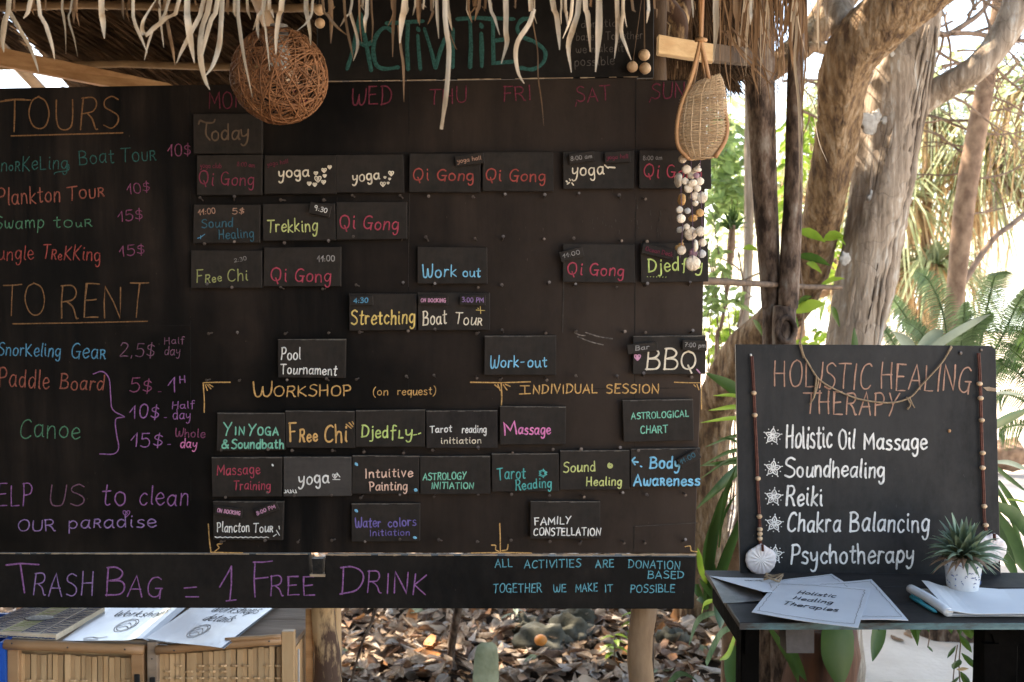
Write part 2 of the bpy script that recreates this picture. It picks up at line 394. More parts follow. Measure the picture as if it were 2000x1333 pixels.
def ribbons(mb, strokes, wpx, plane, base=.0006):
    for q in strokes:
        q = [Vector(p[:2]) for p in q]
        # resample to drop coincident points
        p = [q[0]]
        for a in q[1:]:
            if (a-p[-1]).length > .25: p.append(a)
        if len(p) == 1: p.append(p[0]+Vector((.6, .3)))
        n = len(p); hw = wpx/2*.93
        t0 = (p[0]-p[1]).normalized(); t1 = (p[-1]-p[-2]).normalized()
        pts = [(p[0]+t0*hw*.9, .35)]+[(a, 1) for a in p]+[(p[-1]+t1*hw*.9, .35)]
        SEQ[0] += 1; lv = base+(SEQ[0] % 9)*.00004
        vv = []; m = len(pts); wob = R.random()*50
        for i, (a, s_) in enumerate(pts):
            t = pts[min(i+1, m-1)][0]-pts[max(i-1, 0)][0]
            if t.length < 1e-6: t = Vector((1, 0))
            t.normalize(); nn = Vector((-t.y, t.x))
            # keep width through corners
            if 1 < i < m-2:
                ta = (pts[i][0]-pts[i-1][0]).normalized(); c_ = max(.55, abs(t.dot(ta)))
                wd = hw/c_
            else: wd = hw
            wd *= s_*(1+.34*noise.noise(Vector((a.x*.09+wob, a.y*.09, wob))))
            z = lv+.0000015*i
            vv += [plane.at(*(a-nn*wd), off=z), plane.at(a.x, a.y, off=z+.0004), plane.at(*(a+nn*wd), off=z)]
        fs = []
        for i in range(m-1):
            a = i*3; b = a+3
            fs += [(a, b, b+1, a+1), (a+1, b+1, b+2, a+2)]
        mb.add(vv, fs)
INK = {}
def ink(c, dry=.4):
    if (c, dry) not in INK:
        l = sum(COL[c])/3; q = tuple(k*.88+l*.12 for k in COL[c])
        m = ink_mat(('chalk_' if dry > .5 else 'paint_pen_')+c, q, dry); INK[c, dry] = m
        for n in m.node_tree.nodes:
            if n.type == 'TEX_NOISE' and dry > .5 and n.inputs['Scale'].default_value == 70: n.inputs['Scale'].default_value = 240; n.inputs['Roughness'].default_value = .8
    return INK[c, dry]
COL = dict(orange=(.48, .23, .09), ochre=(.72, .40, .12), yellow=(.80, .56, .14), cream=(.80, .70, .54), white=(.80, .79, .76), teal=(.05, .26, .24), cyan=(.12, .50, .62),
           blue=(.10, .44, .72), sky=(.16, .55, .82), green=(.13, .42, .24), mint=(.20, .66, .48), lime=(.56, .72, .20), olive=(.55, .60, .20), red=(.62, .10, .08), coral=(.62, .17, .11),
           crimson=(.66, .07, .13), wine=(.42, .06, .12), magenta=(.42, .10, .24), pink=(.80, .20, .50), purple=(.46, .17, .50), lilac=(.45, .26, .62), violet=(.16, .12, .40), grey=(.30, .28, .27),
           faint=(.10, .09, .085), peach=(.80, .50, .38), dull=(.30, .13, .22), tan=(.46, .25, .17), rose=(.66, .30, .48), bluedim=(.05, .20, .28), paleorange=(.8, .42, .2), black=(.02, .02, .025), navy=(.05, .08, .2))
def write(parent, plane, items, name='lettering', dry=.4):
    """items: ('text',u0,v0,u1,v1,h,col,w) or (strokes,col,w)"""
    by = {}
    for it in items:
        if isinstance(it[0], str):
            t_, u0, v0, u1, v1, h, c, wd = it[:8]
            st = layout(t_, u0, v0, u1, v1, h, slant=it[8] if len(it) > 8 else .04)
            by.setdefault(c, []).append((st, wd))
        else:
            by.setdefault(it[1], []).append((it[0], it[2]))
    for c, l in by.items():
        mb = MB()
        for st, wd in l: ribbons(mb, st, wd, plane)
        mb.obj(name, ink(c, dry), parent)
for k_, f_ in dict(orange=.54, coral=.56, teal=.46, green=.56, magenta=.6, wine=.42, crimson=.66, lilac=.72, purple=.7, blue=.66, red=.62, dull=.66, cyan=.8, mint=.85, bluedim=.6).items(): COL[k_] = tuple(c*f_ for c in COL[k_])  # most inks darkened: shade on header and left lettering put into their colours
COL['fadedtan'] = (.15, .10, .065); COL['turq'] = (.05, .40, .38); COL['dimred'] = (.25, .035, .07); COL['dimolive'] = (.32, .34, .12)  # tan, red and olive darkened for cards on the shaded left side
def heart(u, v, s):
    return [cr([(u, v+s), (u-s*.9, v), (u-s*.8, v-s*.7), (u-s*.2, v-s*.6), (u, v-s*.2), (u+s*.3, v-s*.7), (u+s*.9, v-s*.6), (u+s*.8, v+.1*s), (u, v+s)], 3), [(u-s*.3, v-s*.2), (u, v+s*.5), (u+s*.3, v-s*.1)]]

# ================================================================== LARGE STRUCTURE
# ground: one sheet of pale sand with trodden soil near the shelter, to the horizon
def gh(x, y):
    h = .05*noise.noise(Vector((x*.55, y*.55, 0)))+.018*noise.noise(Vector((x*2.6, y*2.1, 3)))+.006*noise.noise(Vector((x*9, y*7, 5)))
    return h-.03
def ground():
    xs = list(np.concatenate([-np.geomspace(150, 4.2, 16), np.arange(-4, 5.01, .07), np.geomspace(5.2, 150, 16)]))
    ys = list(np.concatenate([[-40, -15, -6, -2, 0, 1, 1.6], np.arange(2, 9, .07), np.geomspace(9.1, 600, 34)]))
    vv = [(x, y, gh(x, y) if abs(x) < 30 and y < 60 else 0) for y in ys for x in xs]
    nx = len(xs); fs = [(j*nx+i, j*nx+i+1, (j+1)*nx+i+1, (j+1)*nx+i) for j in range(len(ys)-1) for i in range(nx-1)]
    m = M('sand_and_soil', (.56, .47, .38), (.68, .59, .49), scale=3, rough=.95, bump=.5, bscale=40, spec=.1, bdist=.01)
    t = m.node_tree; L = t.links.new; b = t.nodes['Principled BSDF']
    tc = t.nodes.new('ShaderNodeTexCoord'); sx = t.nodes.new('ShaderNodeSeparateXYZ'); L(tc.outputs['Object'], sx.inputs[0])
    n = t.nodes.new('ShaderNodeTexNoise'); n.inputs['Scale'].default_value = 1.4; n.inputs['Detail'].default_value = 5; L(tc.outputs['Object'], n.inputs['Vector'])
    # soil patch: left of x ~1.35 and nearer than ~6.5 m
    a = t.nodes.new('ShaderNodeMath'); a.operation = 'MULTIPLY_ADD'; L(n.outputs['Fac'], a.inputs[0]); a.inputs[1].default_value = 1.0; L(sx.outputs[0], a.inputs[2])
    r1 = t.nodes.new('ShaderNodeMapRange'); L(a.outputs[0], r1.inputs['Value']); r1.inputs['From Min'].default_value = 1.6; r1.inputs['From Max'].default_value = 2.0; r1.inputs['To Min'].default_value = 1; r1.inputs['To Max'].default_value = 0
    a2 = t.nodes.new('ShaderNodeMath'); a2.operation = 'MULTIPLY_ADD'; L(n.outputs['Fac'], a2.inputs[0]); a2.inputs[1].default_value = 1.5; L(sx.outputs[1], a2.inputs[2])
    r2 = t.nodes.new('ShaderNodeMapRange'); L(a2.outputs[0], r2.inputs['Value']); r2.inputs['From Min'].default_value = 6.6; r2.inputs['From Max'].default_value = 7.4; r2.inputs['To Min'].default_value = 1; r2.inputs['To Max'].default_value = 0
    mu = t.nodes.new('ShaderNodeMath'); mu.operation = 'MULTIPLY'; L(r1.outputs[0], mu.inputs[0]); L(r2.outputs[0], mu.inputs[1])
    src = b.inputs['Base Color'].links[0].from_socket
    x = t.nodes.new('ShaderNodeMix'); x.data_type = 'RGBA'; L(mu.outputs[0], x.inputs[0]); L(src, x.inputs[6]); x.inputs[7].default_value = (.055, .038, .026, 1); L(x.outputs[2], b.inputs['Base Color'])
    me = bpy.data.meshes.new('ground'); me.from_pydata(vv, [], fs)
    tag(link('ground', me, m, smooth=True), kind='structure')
ground()
def sea():
    mb = MB(); mb.add([(-400, 34, .03), (400, 34, .03), (400, 1500, .03), (-400, 1500, .03)], [(0, 1, 2, 3)])
    tag(mb.obj('sea', M('sea_water', (.42, .52, .52), (.55, .62, .60), scale=.4, rough=.15, bump=.4, bscale=3, stretch=(1, 3, 1), spec=.5)), kind='structure')
sea()

# ---------------- planes
BP = Plane((-1.131, 2.20, 1.5), (-.0459, -1, 0))      # front face of the big chalkboard
HPn = Plane((.98, 2.37, .9), (-.03, -1, .05))         # therapy sign, leaning back a little
TZ = P(1700, 1213, 2.03).z                             # table top height
BN = BP.n

# ---------------- materials shared
m_board = board_mat('black_board_paint', (.0030, .0028, .0028), (.052, .036, .028), .8, right=(-.35, .55))
m_board2 = board_mat('black_plank_paint', (.007, .0068, .0068), (.03, .023, .019), .4, 4, grain=False)
m_card = board_mat('black_card_paint', (.016, .0148, .014), (.050, .038, .031), .6, 9, grain=False, rough=.5)
m_rawwood = M('raw_wood_edge', (.26, .18, .12), (.42, .32, .22), scale=25, rough=.8)
m_plank = M('sawn_plank', (.34, .17, .07), (.50, .28, .13), scale=6, stretch=(.4, 3, 6), rough=.75, bump=.25)
m_plank2 = M('pale_sawn_plank', (.46, .29, .14), (.60, .42, .23), scale=6, stretch=(.5, 3, 6), rough=.75, bump=.25)
m_nail = M('rusty_nail', (.05, .04, .036), (.17, .14, .125), scale=200, rough=.5, metal=.6, bump=0)
m_post = M('weathered_log', (.20, .13, .08), (.42, .29, .18), scale=7, stretch=(1.5, 1.5, .5), rough=.9, bump=.8, bdist=.004, c3=(.10, .065, .045))
m_post2 = M('peeling_bark_log', (.085, .05, .035), (.50, .34, .19), scale=9, stretch=(1.6, 1.6, .55), rough=.9, bump=.9, bdist=.006, pos=(.48, .56))

# ================================================================== ACTIVITY BOARD
board = thing('activity_board', 'large black chalkboard of island activities, tours and rentals standing under the thatched roof', 'notice board', (0, 2.2, 0))
def panel(name, corners, plane, t, m, parent, bw=.002):
    mb = MB(); mb.slab([plane.at(*c) for c in corners], plane.n, t)
    o = mb.obj(name, m, parent); bevel(o, bw); return o
# main panel, an uneven right edge
mainp = panel('main_panel', [(-330, 178), (1245, 152), (1245, 157), (1381, 157), (1372, 660), (1357, 1081), (-330, 1079)], BP, .018, m_board, board, .0015)
head = panel('header_panel', [(612, -330), (1279, -330), (1277, 152), (640, 158), (620, 150)], BP.off(-.004), .016, m_board2, board)
plank = panel('bottom_plank', [(-330, 1083), (604, 1084), (606, 1126), (634, 1126), (635, 1085), (1360, 1089), (1355, 1190), (-330, 1187)], BP.off(.004), .022, m_board2, board)
# worn pale ledges along the joints
def ledge(pts, wpx, name='worn_or_lit_edge', off=.001):
    mb = MB(); n = len(pts)
    for (a, b) in zip(pts[:-1], pts[1:]):
        k = max(2, int(abs(b[0]-a[0])/14))
        for i in range(k):
            if R.random() < .12: continue
            u0, v0 = lerp(a[0], b[0], i/k), lerp(a[1], b[1], i/k); u1, v1 = lerp(a[0], b[0], (i+1.02)/k), lerp(a[1], b[1], (i+1.02)/k)
            h = wpx*R.uniform(.25, 1.0); h2 = wpx*R.uniform(.25, 1.0)
            mb.slab([BP.at(u0, v0-h/2, off+.0015), BP.at(u1, v1-h2/2, off+.0015), BP.at(u1, v1+h2/2, off+.0015), BP.at(u0, v0+h/2, off+.0015)], BN, .0025+R.random()*.0006)
    return mb.obj(name, m_rawwood, board)
ledge([(640, 159.5), (1246, 150.5)], 2.2)
ledge([(0, 1081.5), (600, 1083)], 2.4)
ledge([(636, 1084), (900, 1085), (1200, 1084), (1360, 1084)], 4.2, off=.0022)
# latch slot
mb = MB(); mb.slab([BP.at(609, 1092, .003), BP.at(631, 1092, .003), BP.at(630, 1122, .003), BP.at(611, 1122, .003)], BN, .02); mb.obj('latch_plate', M('dark_iron', (.006, .006, .006), (.02, .018, .016), scale=80, rough=.6), board)
mb = MB(); mb.slab([BP.at(605, 1122, .006), BP.at(635, 1122, .006), BP.at(635, 1127, .006), BP.at(605, 1127, .006)], BN, .012); mb.obj('latch_sill', m_rawwood, board)
# joints of the boards the panel is made of
mb = MB()
for _ in range(70):
    a_, b_ = R.gauss(1250, 75), R.gauss(430, 45); l_ = R.uniform(2, 11)
    if a_ < 1370: mb.slab([BP.at(a_, b_, .0008), BP.at(a_+1, b_, .0008), BP.at(a_+1+R.uniform(-2, 2), b_+l_, .0008), BP.at(a_, b_+l_, .0008)], BN, .0007)
for (u0, v0, u1, v1, w_) in [(1100, 550, 1098, 650, 1.6), (1240, 1028, 1362, 1021, 1.4), (980, 870, 982, 790, 1.0), (800, 300, 797, 560, .8), (1325, 452, 1378, 449, 1)]:
    mb.slab([BP.at(u0, v0, .0012), BP.at(u1, v1, .0012), BP.at(u1+w_, v1+w_, .0012), BP.at(u0+w_, v0+w_, .0012)], BN, .001)
tag(mb.obj('scratches', M('dusty_scratch', (.03, .026, .023), (.075, .06, .05), scale=60), board), kind='stuff')
mb = MB()
for (u0, v0, u1, v1) in [(799, 165, 797, 1079), (371, 172, 373, 1079), (1242, 158, 1238, 1080), (640, 300, 1372, 296), (-300, 640, 370, 636), (800, 762, 1370, 758)]:
    d = Vector((u1-u0, v1-v0)).normalized(); q = Vector((-d.y, d.x))*.7; k = 18; off_ = 0
    for i in range(k):
        if R.random() < .25: continue
        a_ = Vector((u0, v0)).lerp(Vector((u1, v1)), i/k); b_ = Vector((u0, v0)).lerp(Vector((u1, v1)), (i+1)/k); q2 = q*R.uniform(.5, 1.2)
        mb.slab([BP.at(*(a_-q2), .0005), BP.at(*(b_-q2), .0005), BP.at(*(b_+q2), .0005), BP.at(*(a_+q2), .0005)], BN, .0004)
tag(mb.obj('panel_joint', M('dark_joint', (.002, .002, .002), (.01, .008, .007), scale=30), board), kind='stuff')
# gouges right of the middle
mb = MB()
for (u0, v0, u1, v1) in [(1122, 650, 1143, 656), (1144, 650, 1196, 662), (1128, 658, 1178, 674)]:
    ribbons(mb, [cr([(u0, v0), ((u0+u1)/2, (v0+v1)/2+2), (u1, v1)], 4)], 2.6, BP)
mb.obj('gouge', M('scraped_paint', (.05, .042, .038), (.26, .22, .19), scale=120), board)
# posts
def log_(name, u, vtop, wp, y, m, parent, zbot=-.05, seed=0, drift=0, seg=16):
    a = P(u, vtop, y); n = 18; r = px(wp, y)/2
    pts = [(a.x+drift*i/n+.006*math.sin(i*1.3+seed), y, lerp(a.z, zbot, i/n)) for i in range(n+1)]
    mb = MB().tube(pts, [r*(1+.05*math.sin(i*1.1+seed)) for i in range(n+1)], seg, rough=.10, rs_scale=5, seed=seed); return mb.obj(name, m, parent, smooth=True)
log_('post', 636, 1100, 49, 2.27, m_post2, board, seed=2)
log_('post', 1256, 1050, 50, 2.25, m_post, board, seed=5)
# a rail behind, from the board to the trees
mb = MB().tube(cr([P(1330, 549, 2.25), P(1376, 549, 2.32), P(1450, 553, 2.6), P(1560, 560, 3.25), P(1642, 562, 3.6)], 5), .0085, 8, rough=.12)
tag(mb.obj('wooden_rail', M('brown_rail', (.07, .042, .028), (.17, .11, .07), scale=20, bump=.4), origin=P(1450, 553, 2.6), smooth=True), 'thin horizontal wooden rail running from the board to the tree trunks', 'rail')

# nails: head and shank sticking out of the board
def nail_mesh():
    mb = MB(); mb.tube([(0, 0, 0), (0, -.011, .0015)], .0011, 6); mb.lathe((0, -.011, .0015), [(0, 0), (.0024, 0), (.0024, .001), (0, .001)], 7, M3=Matrix.Rotation(math.pi/2, 3, 'X')); return mb.mesh('nail')
nm = nail_mesh(); nm.materials.append(m_nail)
for o_ in (0,):
    cols = [(402, 459), (556, 640), (696, 783), (840, 928), (985, 1065), (1122, 1210), (1262, 1350)]
    spots = []
    for r_, rows in enumerate([386, 470, 558, 648, 738]):
        for ci, cc in enumerate(cols):
            for u in cc: spots.append((u+R.uniform(-6, 6)+(8 if r_ > 2 else 0)*(ci < 4), rows+R.uniform(-3, 3)+(4 if ci < 2 else 0)))
    for rows, c2 in [(880, [(440, 525), (573, 655), (710, 788), (848, 935), (1000, 1080), (1132, 1208), (1245, 1338)]), (966, [(440, 525), (578, 650), (710, 780), (850, 935), (1000, 1075), (1135, 1212), (1265, 1335)]), (1056, [(440, 520), (585, 655), (712, 785), (863, 935), (999, 1075), (1136, 1215), (1257, 1332)])]:
        for cc in c2:
            for u in cc: spots.append((u, rows+R.uniform(-3, 3)))
    for u, v in spots:
        o = bpy.data.objects.new('nail', nm); C.objects.link(o); o.parent = board
        q = BP.at(u, v, .0); o.location = q-Vector(board['_o']); o.rotation_euler = (R.uniform(-.35, .35), 0, R.uniform(-.35, .35)); s_ = R.uniform(1.25, 1.65); o.scale = (s_,)*3

# ---- lettering on the three panels
W1 = 2.3
act = [  # ACTIVITIES, traced stroke by stroke
    [cr([(678, 135), (690, 95), (704, 28)], 4), cr([(704, 28), (716, 90), (725, 138)], 4), [(700, 84), (715, 90), (731, 80)]],
    [cr([(768, 64), (757, 55), (745, 58), (733, 75), (729, 100), (735, 127), (752, 135), (778, 132)], 4)],
    [[(755, 46), (790, 44), (826, 42)], [(797, 44), (795, 90), (797, 136)]], [[(816, 70), (818, 100), (821, 135)], [(816, 56), (818, 60)]],
    [[(829, 57), (841, 95), (851, 133)], [(851, 133), (860, 100), (869, 76)]], [[(885, 58), (884, 132)]],
    [[(893, 38), (930, 35), (962, 38)], [(918, 38), (920, 90), (918, 132)]], [[(940, 66), (941, 100), (941, 130)], [(939, 48), (941, 53)]],
    [[(1003, 38), (963, 36), (963, 80), (964, 124), (1001, 121)], [(964, 80), (992, 77)]],
    [cr([(1034, 37), (1020, 39), (1010, 55), (1020, 72), (1047, 84), (1065, 102), (1060, 124), (1040, 136), (1017, 133)], 4)]]
write(head, BP.off(-.004), [(sum(act, []), 'teal', 8.5)], dry=.75)
write(head, BP.off(-.004), [('donation', 1135, 55, 1215, 52, 15, 'faint', 1.6), ('based. Together', 1125, 80, 1255, 76, 15, 'faint', 1.6), ('we make it', 1125, 104, 1218, 101, 15, 'faint', 1.6), ('possible', 1122, 130, 1200, 126, 17, 'faint', 1.8)])
MI = [
    ('TOURS', 10, 256, 234, 252, 62, 'orange', 2.9), ([[(22, 266), (130, 263), (240, 260)], [(0, 199), (30, 195), (60, 196)]], 'orange', 2.8),
    ('Sn^o^RKeLing', -16, 336, 132, 330, 27, 'teal', 2.4), ('Boat', 155, 322, 223, 318, 28, 'teal', 2.4), ('T^O^U^R', 236, 316, 305, 313, 27, 'teal', 2.4), ([cr([(134, 322), (133, 333), (110, 337), (106, 341)], 4)], 'teal', 2.2),
    ('10$', 328, 306, 374, 304, 23, 'magenta', 2.4),
    ('Plankton', -4, 402, 118, 394, 32, 'coral', 2.8), ('T^O^U^R', 131, 392, 204, 384, 26, 'coral', 2.8), ('10$', 249, 380, 294, 374, 19, 'magenta', 2.2),
    ('Swamp', -10, 448, 86, 445, 24, 'green', 2.3), ('to^u^R', 105, 445, 180, 442, 22, 'green', 2.3), ('15$', 231, 434, 280, 429, 20, 'magenta', 2.2),
    ('Jungle', -20, 509, 66, 507, 28, 'red', 2.4), ('T^R^eKKing', 82, 506, 196, 510, 28, 'red', 2.6), ('15$', 234, 501, 284, 497, 20, 'magenta', 2.2),
    ('TO', 4, 616, 90, 614, 60, 'orange', 2.6), ('RENT', 118, 619, 284, 620, 64, 'orange', 2.9), ([[(25, 633), (150, 631), (288, 628)]], 'orange', 2.8),
    ('SnorKeling', -4, 694, 118, 697, 25, 'blue', 2.6), ('Gea^R', 139, 700, 206, 700, 29, 'blue', 2.6), ('2,5$', 234, 696, 302, 697, 27, 'dull', 2.2), ('Half', 321, 673, 360, 671, 13, 'dull', 1.8), ('day', 321, 694, 352, 694, 18, 'dull', 1.8),
    ('Paddle', -2, 756, 96, 760, 36, 'coral', 2.8), ('Board', 117, 760, 202, 764, 30, 'coral', 2.8), ('5$', 254, 766, 297, 766, 26, 'magenta', 2.5), ('-', 308, 770, 316, 770, 12, 'magenta', 1.8), ('1', 328, 766, 345, 766, 28, 'purple', 2.5), ('H', 351, 749, 363, 748, 14, 'purple', 2.2),
    ('Canoe', 38, 855, 156, 857, 38, 'green', 2.7), ('10$', 254, 817, 311, 818, 26, 'purple', 2.5), ('-', 320, 820, 326, 820, 10, 'purple', 1.8), ('Half', 336, 799, 380, 797, 14, 'purple', 2.2), ('day', 338, 820, 372, 819, 19, 'purple', 2.0),
    ('15$', 256, 873, 318, 873, 26, 'purple', 2.5), ('-', 326, 872, 334, 872, 10, 'purple', 1.8), ('Whole', 342, 853, 400, 855, 16, 'magenta', 2.3), ('day', 352, 874, 384, 876, 18, 'pink', 2.3),
    ([cr([(182, 731), (200, 726), (213, 740), (216, 770), (220, 800), (243, 814)], 4), cr([(243, 815), (226, 820), (228, 850), (232, 875), (222, 887), (195, 887)], 4)], 'purple', 2.4),
    ('HELP', -32, 990, 63, 987, 42, 'purple', 2.5), ('US', 94, 988, 166, 989, 41, 'dull', 2.6), ('to', 198, 988, 246, 989, 46, 'purple', 2.9), ('clean', 271, 986, 368, 988, 36, 'purple', 2.7),
    ('OUR', 35, 1038, 108, 1036, 21, 'lilac', 2.6), ('pa^Radise', 133, 1032, 305, 1030, 25, 'lilac', 2.7), (heart(247, 1003, 7), 'purple', 1.8),
    ('MON', 408, 213, 478, 210, 32, 'wine', 2.6), ('TUE', 548, 208, 612, 206, 30, 'wine', 2.6), ('WED', 686, 206, 766, 204, 34, 'wine', 3.0), ('THU', 838, 203, 912, 201, 30, 'wine', 2.8), ('FRI', 983, 199, 1038, 196, 28, 'wine', 2.8), ('SAT', 1126, 200, 1192, 196, 28, 'wine', 2.8), ('SUN', 1271, 193, 1338, 192, 30, 'wine', 3.0),
    ([[(1126, 200), (1124, 208)], [(1271, 193), (1268, 200)]], 'wine', 2.6),
    ('W', 494, 775, 532, 775, 28, 'ochre', 3.2), ('ORKSHOP', 535, 775, 686, 773, 21, 'ochre', 2.8), ('(on', 728, 773, 758, 772, 15, 'ochre', 1.9), ('request)', 776, 772, 851, 771, 15, 'ochre', 1.9),
    ('NDIVIDUAL', 1041, 769, 1166, 768, 17, 'ochre', 2.7), ([[(1025, 754), (1025, 770)]], 'ochre', 2.6), ('SESSION', 1184, 768, 1287, 768, 17, 'ochre', 2.7),
    ([[(1016, 754), (1034, 754)], [(1014, 770), (1036, 769)]], 'ochre', 2.2),
    ([[(397, 748), (425, 747), (450, 747)], [(397, 749), (399, 780), (399, 806)], [(401, 752), (405, 763)], [(404, 751), (412, 760)], [(408, 751), (416, 756)]], 'ochre', 2.4),
    ([[(919, 747), (980, 748), (1036, 746)], [(979, 750), (980, 775), (979, 797)], [(966, 752), (974, 758)], [(972, 751), (977, 763)], [(983, 752), (990, 762)], [(987, 751), (996, 755)]], 'ochre', 2.8),
    ([[(1317, 747), (1345, 748), (1370, 748)], [(1370, 750), (1370, 800)], [(1355, 752), (1359, 756)], [(1361, 751), (1365, 762)]], 'ochre', 2.2),
    ([[(407, 1024), (409, 1055), (412, 1078)], [(412, 1079), (445, 1080), (474, 1080)], cr([(434, 1062), (424, 1064), (428, 1070), (420, 1077)], 3)], 'ochre', 2.4),
    ([[(920, 1080.5), (980, 1079.5), (1038, 1080.5)], [(976, 1023), (977, 1050), (977, 1078)], cr([(960, 1065), (968, 1066), (968, 1074), (974, 1077)], 3), cr([(992, 1064), (990, 1074), (980, 1076)], 3)], 'ochre', 2.6),
    ([cr([(1338, 1068), (1348, 1067), (1350, 1076), (1362, 1078)], 3)], 'ochre', 2.2)]
write(mainp, BP, MI, dry=.75)
KP = BP.off(.004)
write(plank, KP, [
    ([[(12, 1104), (40, 1101), (76, 1103)], [(40, 1103), (44, 1130), (48, 1158)]], 'purple', 3.4), ('RASH', 64, 1162, 183, 1164, 44, 'lilac', 2.7), ('B', 206, 1165, 245, 1165, 58, 'purple', 3.4), ('AG', 249, 1165, 316, 1168, 42, 'purple', 2.8),
    ([[(360, 1149), (384, 1147)], [(363, 1166), (388, 1166)]], 'purple', 2.8), ([[(429, 1147), (446, 1118), (452, 1106)], [(452, 1106), (452, 1140), (449, 1172)], [(442, 1174), (461, 1172)]], 'purple', 3.0),
    ('F', 495, 1168, 534, 1166, 64, 'purple', 3.0), ('REE', 527, 1166, 616, 1162, 38, 'purple', 2.8), ('D', 664, 1160, 712, 1157, 55, 'purple', 3.4), ('RINK', 716, 1157, 832, 1161, 40, 'purple', 2.9),
    ('ALL', 967, 1109, 1001, 1108, 16, 'cyan', 2.1), ('ACTIVITIES', 1024, 1110, 1134, 1108, 15, 'cyan', 2.1), ('ARE', 1163, 1109, 1199, 1108, 15, 'cyan', 2.1), ('DONATION', 1227, 1109, 1328, 1112, 15, 'cyan', 2.1),
    ('BASED', 1265, 1130, 1336, 1130, 14, 'cyan', 2.1), ('TOGETHER', 963, 1158, 1058, 1157, 17, 'cyan', 2.1), ('WE', 1081, 1157, 1106, 1156, 15, 'cyan', 2.1), ('MAKE', 1124, 1157, 1167, 1155, 15, 'cyan', 2.1), ('IT', 1181, 1157, 1197, 1156, 14, 'cyan', 2.1), ('POSSIBLE', 1231, 1158, 1318, 1157, 15, 'cyan', 2.1)], dry=.75)

# ================================================================== CARDS ON THE BOARD
m_edge = M('skylit_card_edge', (.045, .042, .04), (.15, .135, .12), scale=90, rough=.8)
CARDG = 'black wooden activity cards hung on the nails'
def card(u0, v0, u1, v1, tilt, label, items, worn=None, cat='card', off=.015, t=.010, name='activity_card', group=CARDG, m=None, skew=2):
    pl = BP.off(off)
    a = rad(tilt); cu, cv = (u0+u1)/2, (v0+v1)/2
    def rot(u, v): return (cu+(u-cu)*math.cos(a)-(v-cv)*math.sin(a), cv+(u-cu)*math.sin(a)+(v-cv)*math.cos(a))
    rr = random.Random(label); j = lambda: rr.uniform(-skew, skew)*.5
    cs = [rot(u0+j(), v0+j()), rot(u1+j(), v0+j()), rot(u1+j(), v1+j()), rot(u0+j(), v1+j())]
    # lean: the top edge a touch nearer than the bottom
    fr = [pl.at(*c) for c in cs]
    mb = MB(); mb.slab(fr, pl.n, t)
    o = mb.obj(name, m or m_card, origin=pl.at(cu, cv)); bevel(o, .0009)
    tag(o, label, cat, group)
    if v0 > 640 and name == 'activity_card':  # pale strip painted on the top edge for the skylight falling there
        mb = MB(); n_ = 9
        for i in range(n_):
            a_, b_ = i/n_, (i+1)/n_; h1 = rr.uniform(.6, 2.4)
            c0 = [lerp(cs[0][k], cs[1][k], a_) for k in (0, 1)]; c1 = [lerp(cs[0][k], cs[1][k], b_) for k in (0, 1)]
            mb.slab([pl.at(c0[0], c0[1]+.2, .0005), pl.at(c1[0], c1[1]+.2, .0005), pl.at(c1[0], c1[1]+.2+h1, .0005), pl.at(c0[0], c0[1]+.2+h1, .0005)], pl.n, .004)
        mb.obj('worn_or_lit_edge', m_edge, o)
    if items: write(o, pl, items)
    return o
def sc(x0, y0, s, pts): return [(x0+a*s, y0-b*s) for a, b in pts]
def hearts(*l): return sum([heart(u, v, s) for u, v, s in l], [])
qg = lambda u0, v, u1, h, c, w_: [('Qi', u0, v, lerp(u0, u1, .27), v+1, h, c, w_), ('Gong', lerp(u0, u1, .40), v, u1, v+2, h*.92, c, w_)]
card(378, 222, 512, 300, 0, 'black card reading Today in faded brown brushed letters, highest card of all', [([cr([(388, 243), (391, 236), (402, 240), (416, 240), (420, 234)], 3), cr([(404, 240), (402, 262), (410, 274)], 3)], 'fadedtan', 3.6), ('oda', 412, 274, 468, 274, 30, 'fadedtan', 3.6), ('y', 470, 272, 486, 272, 30, 'fadedtan', 3.6)])  # brown of these letters darkened to stand for shade
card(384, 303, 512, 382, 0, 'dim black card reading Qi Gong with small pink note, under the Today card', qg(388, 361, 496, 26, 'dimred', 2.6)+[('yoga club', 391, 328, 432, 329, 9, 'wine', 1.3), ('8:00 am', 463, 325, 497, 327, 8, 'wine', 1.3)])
card(516, 304, 656, 378, 0, 'black card reading yoga with a cluster of cream hearts, Tuesday column', [('yoga', 544, 348, 604, 345, 21, 'cream', 3.2), (hearts((617, 339, 3.5), (633, 333, 4.5), (644, 327, 3.5), (621, 350, 6.5), (634, 344, 3.2), (632, 356, 4), (604, 359, 3.6), (615, 361, 3.6)), 'cream', 2.4), ('yoga hall', 522, 325, 563, 319, 8, 'wine', 1.2)])
card(657, 302, 788, 376, 0, 'brownish black card reading yoga with few cream hearts, Wednesday column', [('yoga', 688, 355, 742, 351, 20, 'cream', 3.0), (hearts((748, 360, 5), (764, 339, 5), (752, 347, 2), (761, 350, 2), (758, 358, 2)), 'cream', 2.2)])
card(799, 300, 938, 376, 0, 'black card reading Qi Gong in red, Thursday column', qg(805, 352, 925, 24, 'red', 3.0))
card(943, 298, 1080, 374, 0, 'black card reading Qi Gong in red, Friday column', qg(947, 353, 1065, 24, 'red', 3.0))
card(1100, 296, 1238, 370, 0, 'black card reading yoga in cream with a small paw print, Saturday column', [('yoga', 1117, 345, 1180, 341, 24, 'cream', 2.8), ([[(1181, 323), (1188, 329)], [(1189, 327), (1201, 328)], [(1108, 360), (1112, 357)], [(1112, 350), (1114, 353)], [(1117, 358), (1120, 362)], [(1106, 354), (1108, 356)]], 'cream', 3)])
